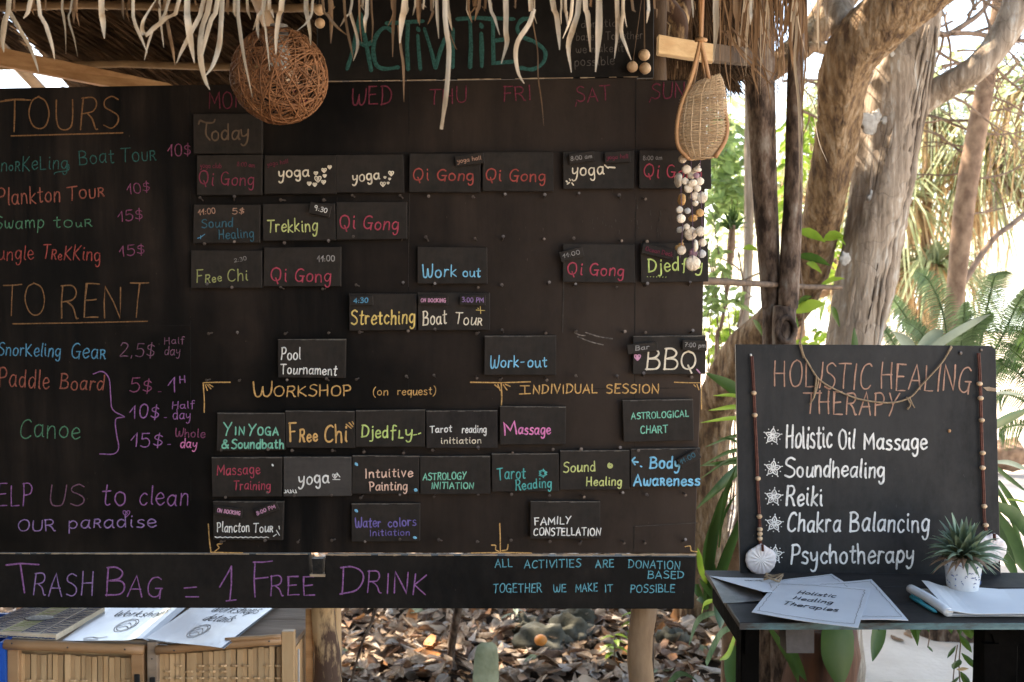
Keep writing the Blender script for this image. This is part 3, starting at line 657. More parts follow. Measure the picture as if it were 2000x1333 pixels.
card(1248, 294, 1389, 369, 0, 'black card reading Qi Gong half hidden behind the string of shells, Sunday column top', qg(1256, 347, 1370, 25, 'crimson', 2.8)+[('8:00 am', 1256, 313, 1293, 312, 8, 'grey', 1.4)])
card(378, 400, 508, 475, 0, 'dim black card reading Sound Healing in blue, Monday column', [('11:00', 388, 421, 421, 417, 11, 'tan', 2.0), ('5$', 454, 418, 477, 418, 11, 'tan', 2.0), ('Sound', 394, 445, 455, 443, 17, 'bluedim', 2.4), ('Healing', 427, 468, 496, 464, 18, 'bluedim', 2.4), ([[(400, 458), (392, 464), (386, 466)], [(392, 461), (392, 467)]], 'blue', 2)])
card(513, 398, 655, 470, 0, 'black card reading Trekking in yellow green with small time tag', [('Trekking', 522, 454, 620, 452, 24, 'olive', 2.8)])
card(657, 394, 795, 468, 0, 'black card reading Qi Gong in red, right of the Trekking card', qg(663, 447, 778, 27, 'crimson', 2.9))
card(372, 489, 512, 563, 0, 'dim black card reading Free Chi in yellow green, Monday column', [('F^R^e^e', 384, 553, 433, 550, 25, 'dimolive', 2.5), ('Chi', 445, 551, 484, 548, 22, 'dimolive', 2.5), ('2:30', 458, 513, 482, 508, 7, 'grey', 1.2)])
card(515, 483, 666, 560, 0, 'black card reading Qi Gong in red, below the Trekking card', qg(528, 550, 646, 27, 'crimson', 2.9)+[('11:00', 620, 512, 654, 510, 11, 'grey', 1.9)])
card(816, 483, 951, 555, 0, 'black card reading Work out in bright blue, Thursday column', [('Work', 825, 542, 892, 541, 24, 'sky', 2.8), ('out', 904, 541, 938, 541, 18, 'sky', 2.8)])
card(1100, 477, 1240, 552, 0, 'black card reading Qi Gong in red below a tilted grey tag, Saturday column', qg(1107, 537, 1218, 25, 'crimson', 2.9))
card(1252, 475, 1384, 551, -1, 'black card reading Djedfly in lime, behind the lowest shell', [('Djed', 1266, 531, 1326, 529, 25, 'lime', 3.2), ('fly', 1330, 529, 1372, 529, 24, 'lime', 3.0), ([[(1264+i*6, 541+i*.2), (1265+i*6, 541)] for i in range(7)], 'lime', 1.4)])
card(682, 574, 813, 646, 0, 'black card reading Stretching in golden yellow', [('Stretching', 686, 634, 810, 632, 27, 'yellow', 3.2)])
card(816, 572, 957, 645, 0, 'black card reading Boat Tour in cream', [('Boat', 826, 636, 872, 632, 26, 'cream', 2.8), ('Tou^R', 888, 633, 941, 636, 22, 'cream', 2.4), ([[(930, 606), (947, 607)], [(938, 599), (939, 613)], [(933, 602), (935, 604)]], 'yellow', 1.5)])
card(543, 663, 675, 738, 0, 'black card reading Pool Tournament in white', [('Pool', 549, 703, 587, 702, 22, 'white', 2.5), ('Tournament', 548, 730, 657, 733, 19, 'white', 2.5)])
card(946, 656, 1087, 733, 0, 'black card reading Work-out in blue above the individual session heading', [('Work-', 957, 719, 1024, 716, 23, 'sky', 2.8), ('out', 1030, 718, 1068, 717, 20, 'sky', 2.8)])
card(1236, 656, 1378, 731, 0, 'black card reading BBQ in tall cream letters at the right edge', [('BB', 1261, 723, 1324, 724, 41, 'cream', 3.8), ('Q', 1328, 722, 1360, 722, 38, 'cream', 3.6), (hearts((1245, 698, 6)), 'rose', 3), ([[(1361, 722), (1367, 729)]], 'rose', 3)])
card(424, 807, 556, 880, 0, 'black card reading YIN YOGA and Soundbath in mint green', [('Y^I^N', 437, 851, 478, 850, 24, 'mint', 3.0), ('Y^O^G^A', 484, 851, 544, 850, 24, 'mint', 3.0), ('&', 433, 876, 447, 876, 17, 'mint', 3.2), ('Soundbath', 452, 876, 554, 876, 17, 'mint', 3.2)])
card(558, 803, 692, 875, 0, 'black card reading Free Chi in bright orange', [('F^R^e^e', 566, 863, 620, 861, 36, 'ochre', 3.8), ('Chi', 633, 863, 678, 863, 33, 'ochre', 3.8), ([[(676, 829), (686, 837)], [(682, 826), (689, 834)], [(688, 824), (691, 829)]], 'ochre', 2.6)])
card(694, 801, 830, 873, 0, 'black card reading Djedfly in lime, workshop row', [('Djed', 706, 854, 758, 855, 24, 'lime', 3.2), ('f^Ly', 762, 856, 806, 854, 24, 'lime', 3.2), ([[(808, 850), (814, 849)], [(817, 848), (822, 846)]], 'lime', 2.2)])
card(833, 802, 971, 875, 0, 'greyish card reading Tarot reading initiation in white', [('Tarot', 840, 846, 882, 844, 13, 'white', 2.2), ('reading', 902, 846, 950, 845, 14, 'white', 2.0), ('initiation', 861, 867, 940, 866, 12, 'cream', 1.9)], m=board_mat('greyish_card_paint', (.020, .017, .016), (.05, .042, .038), .7, 12, grain=False))
card(976, 794, 1105, 868, 0, 'black card reading Massage in pink, under the individual session heading', [('M', 985, 850, 1010, 847, 26, 'pink', 3.2), ('assage', 1012, 848, 1075, 848, 20, 'pink', 3.0)])
card(1217, 781, 1354, 862, -1.5, 'black card reading ASTROLOGICAL CHART in mint green', [('ASTROLOGICAL', 1233, 819, 1345, 814, 12, 'mint', 2.2), ('CHART', 1251, 847, 1304, 845, 14, 'mint', 2.3)])
card(414, 893, 551, 970, 0, 'black card reading Massage Training in dark pink', [('Massage', 424, 929, 508, 926, 20, 'crimson', 2.4), ('Training', 456, 957, 528, 957, 18, 'crimson', 2.3), ([[(532, 908), (533, 910)]], 'white', 4)])
card(553, 892, 687, 970, 0, 'greyish chalky card reading yoga in white', [('yoga', 583, 946, 643, 944, 24, 'white', 3.3), (heart(654, 930, 5)+[[(650, 937), (664, 937)], [(658, 924), (664, 932)]]+[[(555+i*5, 963-(i % 2)*4), (559+i*5, 963), (557+i*5, 957)] for i in range(5)], 'white', 1.8)], m=board_mat('chalky_card_paint', (.026, .025, .024), (.08, .07, .065), .9, 22, grain=False))
card(688, 890, 818, 965, 0, 'black card reading Intuitive Painting in peach with two pale blue dots', [('Intuitive', 713, 934, 806, 931, 17, 'peach', 2.6), ('Painting', 722, 959, 795, 957, 17, 'peach', 2.6), ([[(695, 906), (697, 908)], [(811, 957), (813, 958)]], 'sky', 6)])
card(820, 891, 958, 966, 0, 'black card reading ASTROLOGY INITIATION in mint green', [('ASTROLOGY', 826, 938, 910, 936, 13, 'mint', 2.4), ('INITIATION', 842, 955, 925, 955, 12, 'mint', 2.3)])
card(961, 886, 1092, 960, 0, 'black card reading Tarot Reading in teal with a flower mark', [('Tarot', 972, 938, 1026, 934, 22, 'turq', 2.6), ('Reading', 1007, 957, 1077, 952, 19, 'turq', 2.6), ([cr([(1060+6*math.cos(a), 925+6*math.sin(a)) for a in np.linspace(0, 6.28, 7)], 3)]+[[(1060+4*math.cos(a), 925+4*math.sin(a)), (1060+8*math.cos(a), 925+8*math.sin(a))] for a in np.linspace(.3, 6.0, 6)], 'turq', 3)])
card(1093, 880, 1230, 957, 0, 'black card reading Sound Healing in olive with a spiral', [('Sound', 1100, 923, 1163, 921, 19, 'olive', 2.8), ('Healing', 1145, 949, 1214, 948, 17, 'olive', 2.8), ([[(1192+(1+a*.55)*math.cos(a*2), 910+(1+a*.55)*math.sin(a*2)) for a in np.linspace(0, 8.5, 34)]], 'olive', 1.8)])
card(1231, 876, 1368, 952, 0, 'black card reading Body Awareness in bright blue', [('Body', 1269, 915, 1328, 915, 22, 'sky', 3.8), ('Awa^Reness', 1238, 949, 1366, 948, 20, 'sky', 3.8), ([cr([(1240, 894), (1235, 900), (1240, 908)], 3), cr([(1236, 902), (1246, 903)], 2), [(1251, 911), (1253, 912)]], 'sky', 3.5)])
card(416, 980, 553, 1055, 0, 'black card reading Plancton Tour in white, lowest left card', [('Plancton', 424, 1040, 487, 1039, 19, 'white', 2.2), ('Tou^R', 495, 1040, 533, 1039, 17, 'white', 2.3), ([[(420+i*5, 1049+(i % 2)*1.6) for i in range(22)], [(540, 1036), (546, 1046)], [(545, 1028), (546, 1034)], [(534, 1048), (540, 1044)]], 'white', 1.9)])
card(686, 983, 820, 1058, 0, 'black card reading Water colors Initiation in dark violet', [('Water', 694, 1031, 744, 1029, 18, 'violet', 2.8), ('colors', 758, 1030, 813, 1026, 17, 'violet', 2.8), ('Initiation', 722, 1047, 800, 1046, 12, 'violet', 1.9), ([[(695, 997), (697, 999)], [(809, 1050), (812, 1051)]], 'sky', 6)])
card(1036, 980, 1173, 1053, 0, 'black card reading FAMILY CONSTELLATION in pale capitals', [('FAMILY', 1044, 1026, 1115, 1023, 14, 'white', 2.5), ('CONSTELLATION', 1042, 1046, 1173, 1046, 14, 'white', 2.5)])

TG = 'small time and place tags'
def tagc(cu, cv, w_, h_, ang, label, text, c, th=8, wl=1.4):
    off = .026
    u0, u1 = cu-w_/2, cu+w_/2; a = rad(ang); k = min(.42, len(text)*.075)
    o = card(u0, cv-h_/2, u1, cv+h_/2, ang, label, [], off=off, t=.004, name='time_tag', group=TG, cat='tag', skew=1)
    if text: write(o, BP.off(off), [(text, cu-w_*k*math.cos(a)+3*math.sin(a), cv-w_*k*math.sin(a)+3.5, cu+w_*k*math.cos(a)+3*math.sin(a), cv+w_*k*math.sin(a)+3.5, th, c, wl)])
tagc(917, 312, 56, 20, -8, 'brown tag reading yoga hall on the Thursday Qi Gong card', 'yoga hall', 'tan')
tagc(1136, 308, 50, 20, -8, 'black tag reading 8:00 am on the Saturday yoga card', '8:00 am', 'grey')
tagc(1206, 307, 50, 22, -3, 'black tag reading yoga hall in red on the Saturday yoga card', 'yoga hall', 'wine')
tagc(625, 410, 42, 22, 12, 'black tag reading 9:30 on the Trekking card', '9:30', 'white', 9, 1.6)
tagc(705, 588, 46, 18, -2, 'black tag reading 4:30 in blue on the Stretching card', '4:30', 'blue', 9, 2.2)
tagc(846, 587, 58, 17, 1, 'black tag reading ON BOOKING in pink on the Boat Tour card', 'ON BOOKING', 'rose', 7, 1.6)
tagc(923, 587, 50, 20, 1, 'black tag reading 3:00 PM on the Boat Tour card', '3:00 PM', 'lilac', 9, 1.7)
tagc(1117, 497, 46, 20, -14, 'grey tag reading 11:00 tilted on the Saturday Qi Gong card', '11:00', 'grey', 8, 1.4)
tagc(1286, 492, 64, 20, 12, 'reddish tag tilted on the Djedfly card behind the shells', 'Ocean Deck', 'wine', 8, 1.6)
tagc(1255, 680, 60, 19, -7, 'black tag reading Bar on the BBQ card', 'Bar', 'grey', 9, 1.8)
tagc(1357, 675, 48, 21, 2, 'black tag reading 7:00 pm on the BBQ card', '7:00 pm', 'grey', 8, 1.5)
tagc(1346, 896, 44, 20, -30, 'worn brown tag reading 11:00 tilted on the Body Awareness card', '11:00', 'bluedim', 9, 1.8)
tagc(446, 1000, 54, 17, 8, 'black tag reading ON BOOKING on the Plancton Tour card', 'ON BOOKING', 'rose', 7, 1.6)
tagc(521, 996, 46, 17, -22, 'black tag reading 8:00 PM tilted on the Plancton Tour card', '8:00 PM', 'rose', 7, 1.5)

# ================================================================== THATCHED ROOF
m_thatch = island_var(M('dry_thatch', (.04, .024, .015), (.105, .064, .036), scale=9, stretch=(1, 1, 4), rough=.85, bump=.3, trans=.25, spec=.15), .5, 1.5)
m_strip = [M('dry_palm_strip', (.48, .37, .26), (.70, .58, .44), scale=5, stretch=(8, 8, .8), rough=.7, bump=.3, trans=.22, spec=.25, rand=.18),
           M('brown_palm_strip', (.15, .085, .045), (.28, .17, .095), scale=5, stretch=(8, 8, .8), rough=.7, bump=.3, trans=.25, spec=.25, rand=.2)]
roof = thing('thatched_roof', 'low thatched palm roof with ragged dry fringe hanging over the chalkboard', 'roof', (0, 3.0, 2.6))
EAVE = (1.55, 2.14); RIDGE = (3.1, 2.95); BACK = (4.75, 2.40)
X0, X1 = -3.6, 1.02
def thatch_slope(a, b, n, seed, name, X0=-3.6, X1=1.02):
    rr = random.Random(seed); mb = MB()
    dy, dz = b[0]-a[0], b[1]-a[1]; Ls = math.hypot(dy, dz); dn = Vector((0, -dz, dy)).normalized()
    if dn.z < 0: dn = -dn
    # closed under-layer
    k = 24
    for i in range(k):
        x0, x1 = lerp(X0, X1-.05, i/k), lerp(X0, X1-.05, (i+1)/k)
        q = lambda x, t, o: Vector((x, a[0]+dy*t, a[1]+dz*t))+dn*o
        mb.add([q(x0, 0, .05), q(x1, 0, .05+.004*(i % 3)), q(x1, 1, .05), q(x0, 1, .05), q(x0, 0, .09), q(x1, 0, .09), q(x1, 1, .09), q(x0, 1, .09)],
               [(0, 1, 2, 3), (4, 5, 6, 7), (0, 1, 5, 4), (2, 3, 7, 6)])
    for i in range(n):
        x = rr.uniform(X0, X1); t = rr.random(); l = rr.uniform(.3, .7); sk = rr.uniform(.25, .6)
        p0 = Vector((x, a[0]+dy*t, a[1]+dz*t))+dn*rr.uniform(0, .05)
        dirv = Vector((sk, -dy/Ls, -dz/Ls)).normalized()
        if rr.random() < .5 and False: dirv.x *= -1
        e = p0+dirv*l
        if (e.y-a[0])*(1 if dy > 0 else -1) < 0: e = p0+dirv*(abs(t*Ls)/max(.3, 1))
        w_ = rr.uniform(.006, .016)
        mid = (p0+e)/2+dn*rr.uniform(-.015, .01)
        mb.strip([p0, mid, e], [w_, w_, w_*.5], side=(0, .3, .1), fold=.2)
    return tag(mb.obj(name, m_thatch, roof), kind='stuff')
thatch_slope(EAVE, RIDGE, 1500, 3, 'front_thatch')
thatch_slope(BACK, RIDGE, 2000, 4, 'back_thatch', -2.06, 1.02); thatch_slope((4.41, 2.515), RIDGE, 900, 5, 'back_thatch', -3.6, -2.06)
m_bam = M('old_bamboo', (.17, .11, .06), (.30, .20, .11), scale=6, stretch=(1, .6, 1), rough=.6, bump=.2)
for yy, zz, nm_ in [(4.35, 2.50, 'batten'), (3.95, 2.64, 'batten'), (3.5, 2.79, 'batten'), (2.1, 2.37, 'batten'), (2.7, 2.68, 'batten')]:
    MB().tube([(lerp(X0, X1, i/12), yy, zz+.008*math.sin(i*2+yy)) for i in range(13)], .016, 8, rough=.05).obj(nm_, m_bam, roof, smooth=True)
MB().tube([(lerp(X0, X1, i/12), 3.1, 2.84+.006*math.sin(i*2)) for i in range(13)], .035, 10, rough=.06).obj('ridge_pole', m_bam, roof, smooth=True)
for xx in (-3.3, -2.1, -.95, .15, .95):
    MB().tube([(xx, 1.6, 2.13), (xx, 3.1, 2.88)], .026, 9, rough=.06).obj('rafter', m_bam, roof, smooth=True)
    MB().tube([(xx-.02, 3.1, 2.88), (xx-.02, 4.55, 2.43)], .026, 9, rough=.06).obj('rafter', m_bam, roof, smooth=True)
MB().tube([(lerp(-3.7, X1, i/12), 3.1, 3.05+.006*math.sin(i*2)) for i in range(13)], .17, 10, rough=.08, flat=1).obj('ridge_cap', m_thatch, roof)
# posts of the shelter
m_dark = M('dark_post', (.05, .032, .022), (.11, .075, .05), scale=8, stretch=(2, 2, .5), rough=.9, bump=.5)
log_('roof_post', 1290, -120, 40, 2.42, m_dark, roof, seed=9, drift=-.043)
a = P(38, 108, 4.55); MB().tube([(a.x, 4.55, 0), (a.x+.03, 4.55, 1.2), (a.x, 4.55, 2.4)], [.048, .044, .046], 12, rough=.08).obj('roof_post', m_dark, roof, smooth=True)
a = P(-900, 108, 2.6); MB().tube([(a.x, 2.6, 0), (a.x+.03, 2.6, 1.2), (a.x, 2.6, 2.5)], [.05, .046, .05], 12, rough=.08).obj('roof_post', m_dark, roof, smooth=True)
# unseen woven wall added left of the picture to block light
mb = MB(); rr_ = random.Random(3)
for i in range(60):
    y = .9+i*.06; MB_w = .05
    mb.box((-2.35+rr_.uniform(-.004, .004), y, 1.05), (.008, MB_w, 2.15-abs(y-3)*.02))
o = mb.obj('added_side_wall', m_bam, roof); o['kind'] = 'stuff'
# unseen slatted hut wall added on the left to keep light off the board
nh = thing('added_hut', 'split bamboo side wall of the hut beside the path, left of the chalkboard', 'hut', (-1.55, -.6, 0))  # unseen hut added to keep light off the board
mb = MB()
for i in range(58):
    y = -3.0+i*.075; mb.box((-1.55+rr_.uniform(-.006, .006)-(.0 if y < 1 else .1*(y-1)), y, 1.35), (.012, .066, 2.7+rr_.uniform(-.03, .03)))
o = mb.obj('slats', m_bam, nh); o['kind'] = 'stuff'
for z_ in (.4, 1.4, 2.5): MB().tube([(-1.57, -3, z_), (-1.57, 0, z_+.02), (-1.59, 1.2, z_)], .02, 8).obj('rail', m_bam, nh, smooth=True)  # rails of the added hut wall
# long wall and eave added behind the camera to cut the front light
mb = MB()
for i in range(40):
    mb.box((-1.5+i*.075, -3.05+rr_.uniform(-.006, .006), 1.35), (.066, .012, 2.7+rr_.uniform(-.03, .03)))
o = mb.obj('slats', m_bam, nh); o['kind'] = 'stuff'
mb = MB(); mb.slab([(-1.9, -2.3, 2.5), (1.7, -2.3, 2.5), (1.7, -4.6, 3.9), (-1.9, -4.6, 3.9)], Vector((0, -.5, .86)), .12); mb.obj('roof', m_thatch, nh)  # eave of the added hut, cuts the front light
# brown beam seen at the upper left, and its pale end at the right
mb = MB(); f_ = [P(-40, 84, 3.0), P(330, 163, 3.35), P(352, 196, 3.35), P(-40, 120, 3.0)]; mb.slab(f_, Vector((0, -1, 0)), .05); o = mb.obj('tie_beam', m_plank, roof); bevel(o, .002)
mb = MB(); f_ = [P(1286, 67, 2.30), P(1396, 86, 2.42), P(1395, 121, 2.42), P(1285, 104, 2.30)]; mb.slab(f_, Vector((0, -1, 0)), .03); o = mb.obj('pale_beam', m_plank2, roof); bevel(o, .002)
mb = MB(); f_ = [P(1392, 84, 2.43), P(1470, 96, 2.6), P(1470, 126, 2.6), P(1392, 119, 2.43)]; mb.slab(f_, Vector((0, -1, 0)), .03); o = mb.obj('beam_end', m_dark, roof); bevel(o, .002)
# knotted log above the beam
MB().tube(cr([P(1262, -60, 2.5), P(1300, 10, 2.5), P(1326, 45, 2.5), P(1322, 80, 2.52), P(1340, -10, 2.6), P(1380, -60, 2.6)], 5), .024, 9, rough=.15).obj('knotted_log', m_post2, roof, smooth=True)
# the fringe of hanging strips, traced one by one
YE = 1.62
def hang(pts, w_, dark=0, y=None, thin=False, prof=None):
    y = y or YE+R.uniform(-.05, .06)
    q = [P(u, v, y+.012*math.sin(i*1.7+u)) for i, (u, v) in enumerate(pts)]
    if pts[0][1] <= 8:
        d = q[0]-q[1]; d.x *= .6
        q = [Vector((q[0].x+d.x*.6+R.uniform(-.01, .01), q[0].y+.02, 2.16+R.uniform(-.01, .03)))]+q
    q = cr(q, 3); n = len(q); wm = px(w_*.79, y); ws = []
    for i in range(n):
        t = i/(n-1); ws.append(wm*(1 if t < .6 else max(.12, 1-((t-.6)/.4)**1.4*.85))*(1+.07*math.sin(t*9+w_)))
    if prof == 'blunt': ws = [wm*.85 if i < n-2 else wm*.6 for i in range(n)]
    mb = MB(); mb.strip(q, ws, side=(1, .35*math.sin(w_*3+pts[0][0]), 0), fold=R.uniform(.12, .3)*R.choice((-1, 1)), twist=R.uniform(-.5, .5) if len(pts) > 2 else 0)
    return mb.obj('thatch_strip', m_strip[dark], roof, smooth=True)
TR = [([(18, 0), (10, 40), (5, 80), (8, 103)], 14), ([(16, 18), (40, 60), (62, 100), (76, 142)], 11), ([(60, 0), (46, 37)], 10), ([(75, 0), (90, 50), (102, 90), (107, 118)], 9), ([(122, 0), (124, 30), (128, 60), (129, 106)], 9),
      ([(141, 0), (134, 35), (145, 75), (152, 112)], 7), ([(198, 0), (201, 40), (204, 76)], 14), ([(240, 0), (242, 39)], 6, 1), ([(260, 0), (262, 40), (276, 75), (288, 104)], 8), ([(350, 0), (325, 35), (300, 56), (285, 69), (278, 60), (280, 42), (292, 20), (305, 0)], 10),
      ([(311, 0), (315, 50), (320, 94)], 6), ([(302, 50), (290, 85), (282, 119)], 5), ([(322, 0), (330, 60), (338, 100), (342, 129)], 8, 1), ([(366, 0), (367, 40), (374, 90), (380, 124)], 15), ([(398, 0), (375, 60), (355, 100), (345, 124)], 10),
      ([(410, 0), (396, 50), (391, 90), (394, 130), (402, 160), (410, 176)], 14, 0), ([(434, 0), (431, 60), (427, 95), (415, 130), (400, 150)], 14), ([(425, 0), (412, 40), (398, 92), (395, 112)], 11), ([(465, 0), (469, 60), (478, 120), (493, 190)], 10), ([(458, 0), (460, 34)], 8), ([(483, 0), (490, 39)], 8),
      ([(517, 0), (506, 30), (494, 60)], 10), ([(505, 28), (503, 50), (505, 76)], 8), ([(551, 0), (545, 30), (540, 70), (539, 107)], 12), ([(526, 0), (530, 20), (535, 36)], 9), ([(514, 0), (519, 60), (523, 95), (527, 139)], 6), ([(598, 0), (600, 30), (605, 60), (607, 89)], 12), ([(611, 0), (602, 40), (580, 61)], 7), ([(630, 0), (640, 30), (660, 55), (682, 72)], 7, 1),
      ([(645, 0), (647, 50), (646, 85)], 10, 1), ([(672, 0), (677, 50), (685, 90), (690, 116)], 8, 1), ([(687, 8), (676, 32), (664, 53)], 7), ([(684, 25), (697, 70), (698, 95), (690, 120)], 8), ([(717, 0), (713, 40), (714, 65)], 9), ([(725, 0), (728, 50), (726, 84)], 5, 1), ([(702, 0), (703, 50), (707, 86)], 5, 1),
      ([(771, 0), (768, 50), (767, 112)], 8, 1), ([(791, 0), (785, 40), (781, 85)], 15), ([(779, 50), (783, 95), (788, 130), (789, 200)], 7, 1), ([(815, 0), (817, 46)], 7, 1), ([(853, 0), (857, 76)], 8), ([(869, 0), (872, 60), (877, 100), (872, 180), (862, 253)], 14, 0, 'blunt'), ([(873, 0), (877, 30), (883, 60)], 10), ([(876, 60), (888, 90), (893, 98)], 3, 1),
      ([(956, 0), (966, 35), (976, 69)], 8), ([(988, 0), (988, 60), (990, 85), (979, 125)], 13), ([(1036, 0), (1043, 20)], 12), ([(1043, 18), (1033, 48), (1012, 80), (1007, 110), (1013, 145), (1024, 164)], 11), ([(1079, 0), (1087, 30), (1091, 65), (1093, 98)], 13), ([(1104, 0), (1106, 25), (1108, 52)], 8),
      ([(1118, 0), (1113, 40), (1099, 76)], 9), ([(1131, 0), (1121, 50), (1110, 90), (1116, 142)], 14), ([(1143, 0), (1148, 30), (1153, 102)], 13), ([(1170, 0), (1170, 50), (1168, 90), (1163, 141)], 16), ([(1205, 0), (1206, 60), (1200, 115)], 10), ([(1217, 0), (1213, 60), (1222, 90), (1233, 118)], 9), ([(1266, 0), (1266, 22), (1263, 46)], 8), ([(1234, 0), (1242, 24)], 7, 1),
      ([(1040, 40), (1050, 100), (1051, 150), (1058, 200), (1062, 246)], 3, 1), ([(1398, 0), (1399, 50), (1393, 122)], 15), ([(1467, 0), (1467, 30), (1465, 50)], 8), ([(1436, 0), (1440, 40), (1437, 66)], 11, 1), ([(1007, 0), (1003, 12)], 4, 1), ([(1304, 0), (1310, 25)], 6, 1), ([(1352, 0), (1354, 36)], 5), ([(89, 0), (93, 22)], 5, 1), ([(330, 0), (300, 60)], 9), ([(445, 0), (447, 30)], 8, 1), ([(28, 0), (32, 26)], 6, 1)]
for e in TR:
    hang(e[0], e[1], e[2] if len(e) > 2 else 0, prof=e[3] if len(e) > 3 else None)
for i in range(34):     # short tips and thin shadowed strips between them
    u = R.uniform(-120, 1420); l = R.uniform(10, 55); hang([(u, 0), (u+R.uniform(-5, 5), l*.5), (u+R.uniform(-9, 9), l)], R.uniform(4, 9), 1 if R.random() < .7 else 0, y=R.uniform(1.6, 1.85))
# dense brown strands at the right-hand verge
for i in range(48):
    u = R.gauss(1500, 50); l = abs(R.gauss(100, 80))+20; dx = R.uniform(-10, 40) if u < 1490 else R.uniform(-15, 15); k = R.choice((0, 1, 1, 1, 1, 1))
    y = R.uniform(2.2, 2.75); hang([(u-dx*.3, -20), (u, 0), (u+dx*.5, l*.5), (u+dx*R.uniform(.8, 1.6), l)], R.uniform(2, 5), k, y=y)
for p_, w_, k in [([(1555, 0), (1556, 60), (1552, 120), (1560, 200), (1562, 300), (1560, 400)], 7, 0), ([(1574, 0), (1574, 100), (1566, 220)], 6, 1), ([(1545, 0), (1543, 80), (1556, 170)], 8, 1), ([(1480, 0), (1475, 110), (1470, 140), (1482, 185)], 9, 1), ([(1415, 50), (1417, 130), (1430, 195)], 4, 1), ([(1515, 60), (1514, 140), (1490, 170)], 4, 1), ([(1526, 30), (1531, 130), (1529, 160)], 5, 1), ([(1590, 230), (1600, 280), (1617, 320)], 2.5, 0), ([(1420, 60), (1450, 110), (1500, 160), (1518, 180)], 7, 1), ([(1425, 50), (1480, 115), (1530, 185)], 5, 1), ([(1445, 70), (1490, 130), (1506, 210)], 4, 1), ([(1410, 60), (1470, 120), (1520, 150)], 6, 1)]:
    hang(p_, w_, k, y=2.5)
# overlapping thatch tufts: verge piece behind the basket, and fringe below the pale beam
mb = MB()
for i in range(420):
    t = R.random(); u = lerp(1385, 1462, R.random()); v = lerp(112, 150, R.random()); l = R.uniform(30, 62)
    lim = 212-(u-1385)*.9+15*math.sin(u*.2)
    e = min(v+l, lim); dx = R.uniform(10, 30)*R.choice((1, 1, -1))
    y = R.uniform(2.9, 3.1); w_ = px(R.uniform(1.5, 3.5), y)
    mb.strip([P(u, v, y), P(u+dx*.5, (v+e)/2, y), P(u+dx, e, y)], [w_, w_, w_*.4], fold=.2)
for i in range(300):
    u = R.uniform(1286, 1400); v = R.uniform(96, 112); y = R.uniform(2.5, 2.65); w_ = px(R.uniform(1.2, 3), y); e = R.uniform(130, 160); dx = R.uniform(-6, 6)
    mb.strip([P(u, v, y), P(u+dx, e, y)], [w_, w_*.5], fold=.2)
for i in range(330):
    u = R.uniform(1280, 1550); v = R.uniform(-60, 10); y = R.uniform(2.7, 3.1); w_ = px(R.uniform(2, 5), y); l = R.uniform(30, 125)*(1 if u < 1440 else .8); dx = R.uniform(-6, 30)
    mb.strip([P(u, v, y), P(u+dx*.5, v+l*.5, y), P(u+dx, v+l, y)], [w_, w_, w_*.4], fold=.2)
tag(mb.obj('verge_thatch', m_thatch, roof), kind='stuff')

# ================================================================== HANGING THINGS
m_wick = island_var(M('rattan', (.17, .07, .03), (.30, .14, .065), scale=14, rough=.6, bump=.1, spec=.3), .7, 1.3)
bc = P(546, 150, 1.93); br = px(93, 1.93)
lamp = thing('wicker_ball_lamp', 'orange brown ball lampshade of tangled rattan hanging in front of the TUE heading', 'lamp', bc)
def wicker(n, seed, t, lo, hi):
    rr = random.Random(seed); mb = MB()
    for i in range(n):
        ax = Vector((rr.gauss(0, 1), rr.gauss(0, 1), rr.gauss(0, 1))).normalized(); off = rr.uniform(-.55, .55)
        r0 = br*rr.uniform(lo, hi); k = 30; a = ax.cross(Vector((.3, .5, .8))).normalized(); b = ax.cross(a); ph = rr.random()*6
        pts = []
        for j in range(k):
            an = 2*math.pi*j/k; h = off+.12*math.sin(an*2+ph)
            rad_ = math.sqrt(max(.05, 1-h*h)); q = (a*math.cos(an)+b*math.sin(an))*rad_+ax*h
            q = q.normalized()*r0; q.z = q.z*(1.0 if q.z > 0 else .98)
            pts.append(bc+q)
        mb.tube(pts, t*rr.uniform(.6, 1.25), 5, closed=True)
    return mb
wicker(84, 5, .0013, .955, 1.0).obj('woven_shade', m_wick, lamp, smooth=True)
MB().lathe(bc+Vector((0, 0, br*.72)), [(.0, .03), (.017, .03), (.019, .0), (.014, -.015), (0, -.015)], 14).obj('lamp_holder', M('pale_plastic', (.32, .29, .26), (.42, .39, .35), rough=.4, bump=0), lamp, smooth=True)
MB().ball(bc+Vector((0, 0, br*.42)), .021, 12, sc=(1, 1, 1.25)).obj('bulb', M('frosted_bulb', (.55, .55, .52), (.6, .6, .57), rough=.12, bump=0, spec=.6), lamp, smooth=True)
MB().tube([bc+Vector((0, 0, br*.95)), bc+Vector((.01, .05, .2)), Vector((bc.x, bc.y+.1, 2.33))], .0025, 6).obj('cord', M('dark_cord', (.03, .02, .02)), lamp)

# wooden bead clusters
m_bead = M('wooden_bead', (.52, .34, .20), (.70, .50, .32), scale=60, rough=.5, bump=.1)
def beads(label, lst, y, top):
    q0 = P(lst[0][0], lst[0][1], y); t = thing('bead_string', label, 'beads', q0)
    for u, v, r_ in lst: MB().ball(P(u, v, y), px(r_, y), 12, sc=(1, 1, .97)).obj('bead', m_bead, t, smooth=True)
    mb = MB()
    for u, v, r_ in lst: mb.tube([P(u, v, y), P(top[0], top[1], y)], .0008, 4)
    mb.obj('thread', M('brown_thread', (.12, .08, .05)), t)
beads('three round pale wooden beads hanging at the upper right corner of the board', [(1258, 108, 11.5), (1235, 131, 11), (1260, 134, 11.5)], 2.12, (1258, -40))
beads('two pale wooden beads hanging above the wicker ball lamp', [(624, 20, 11), (625, 46, 10)], 2.15, (622, -40))

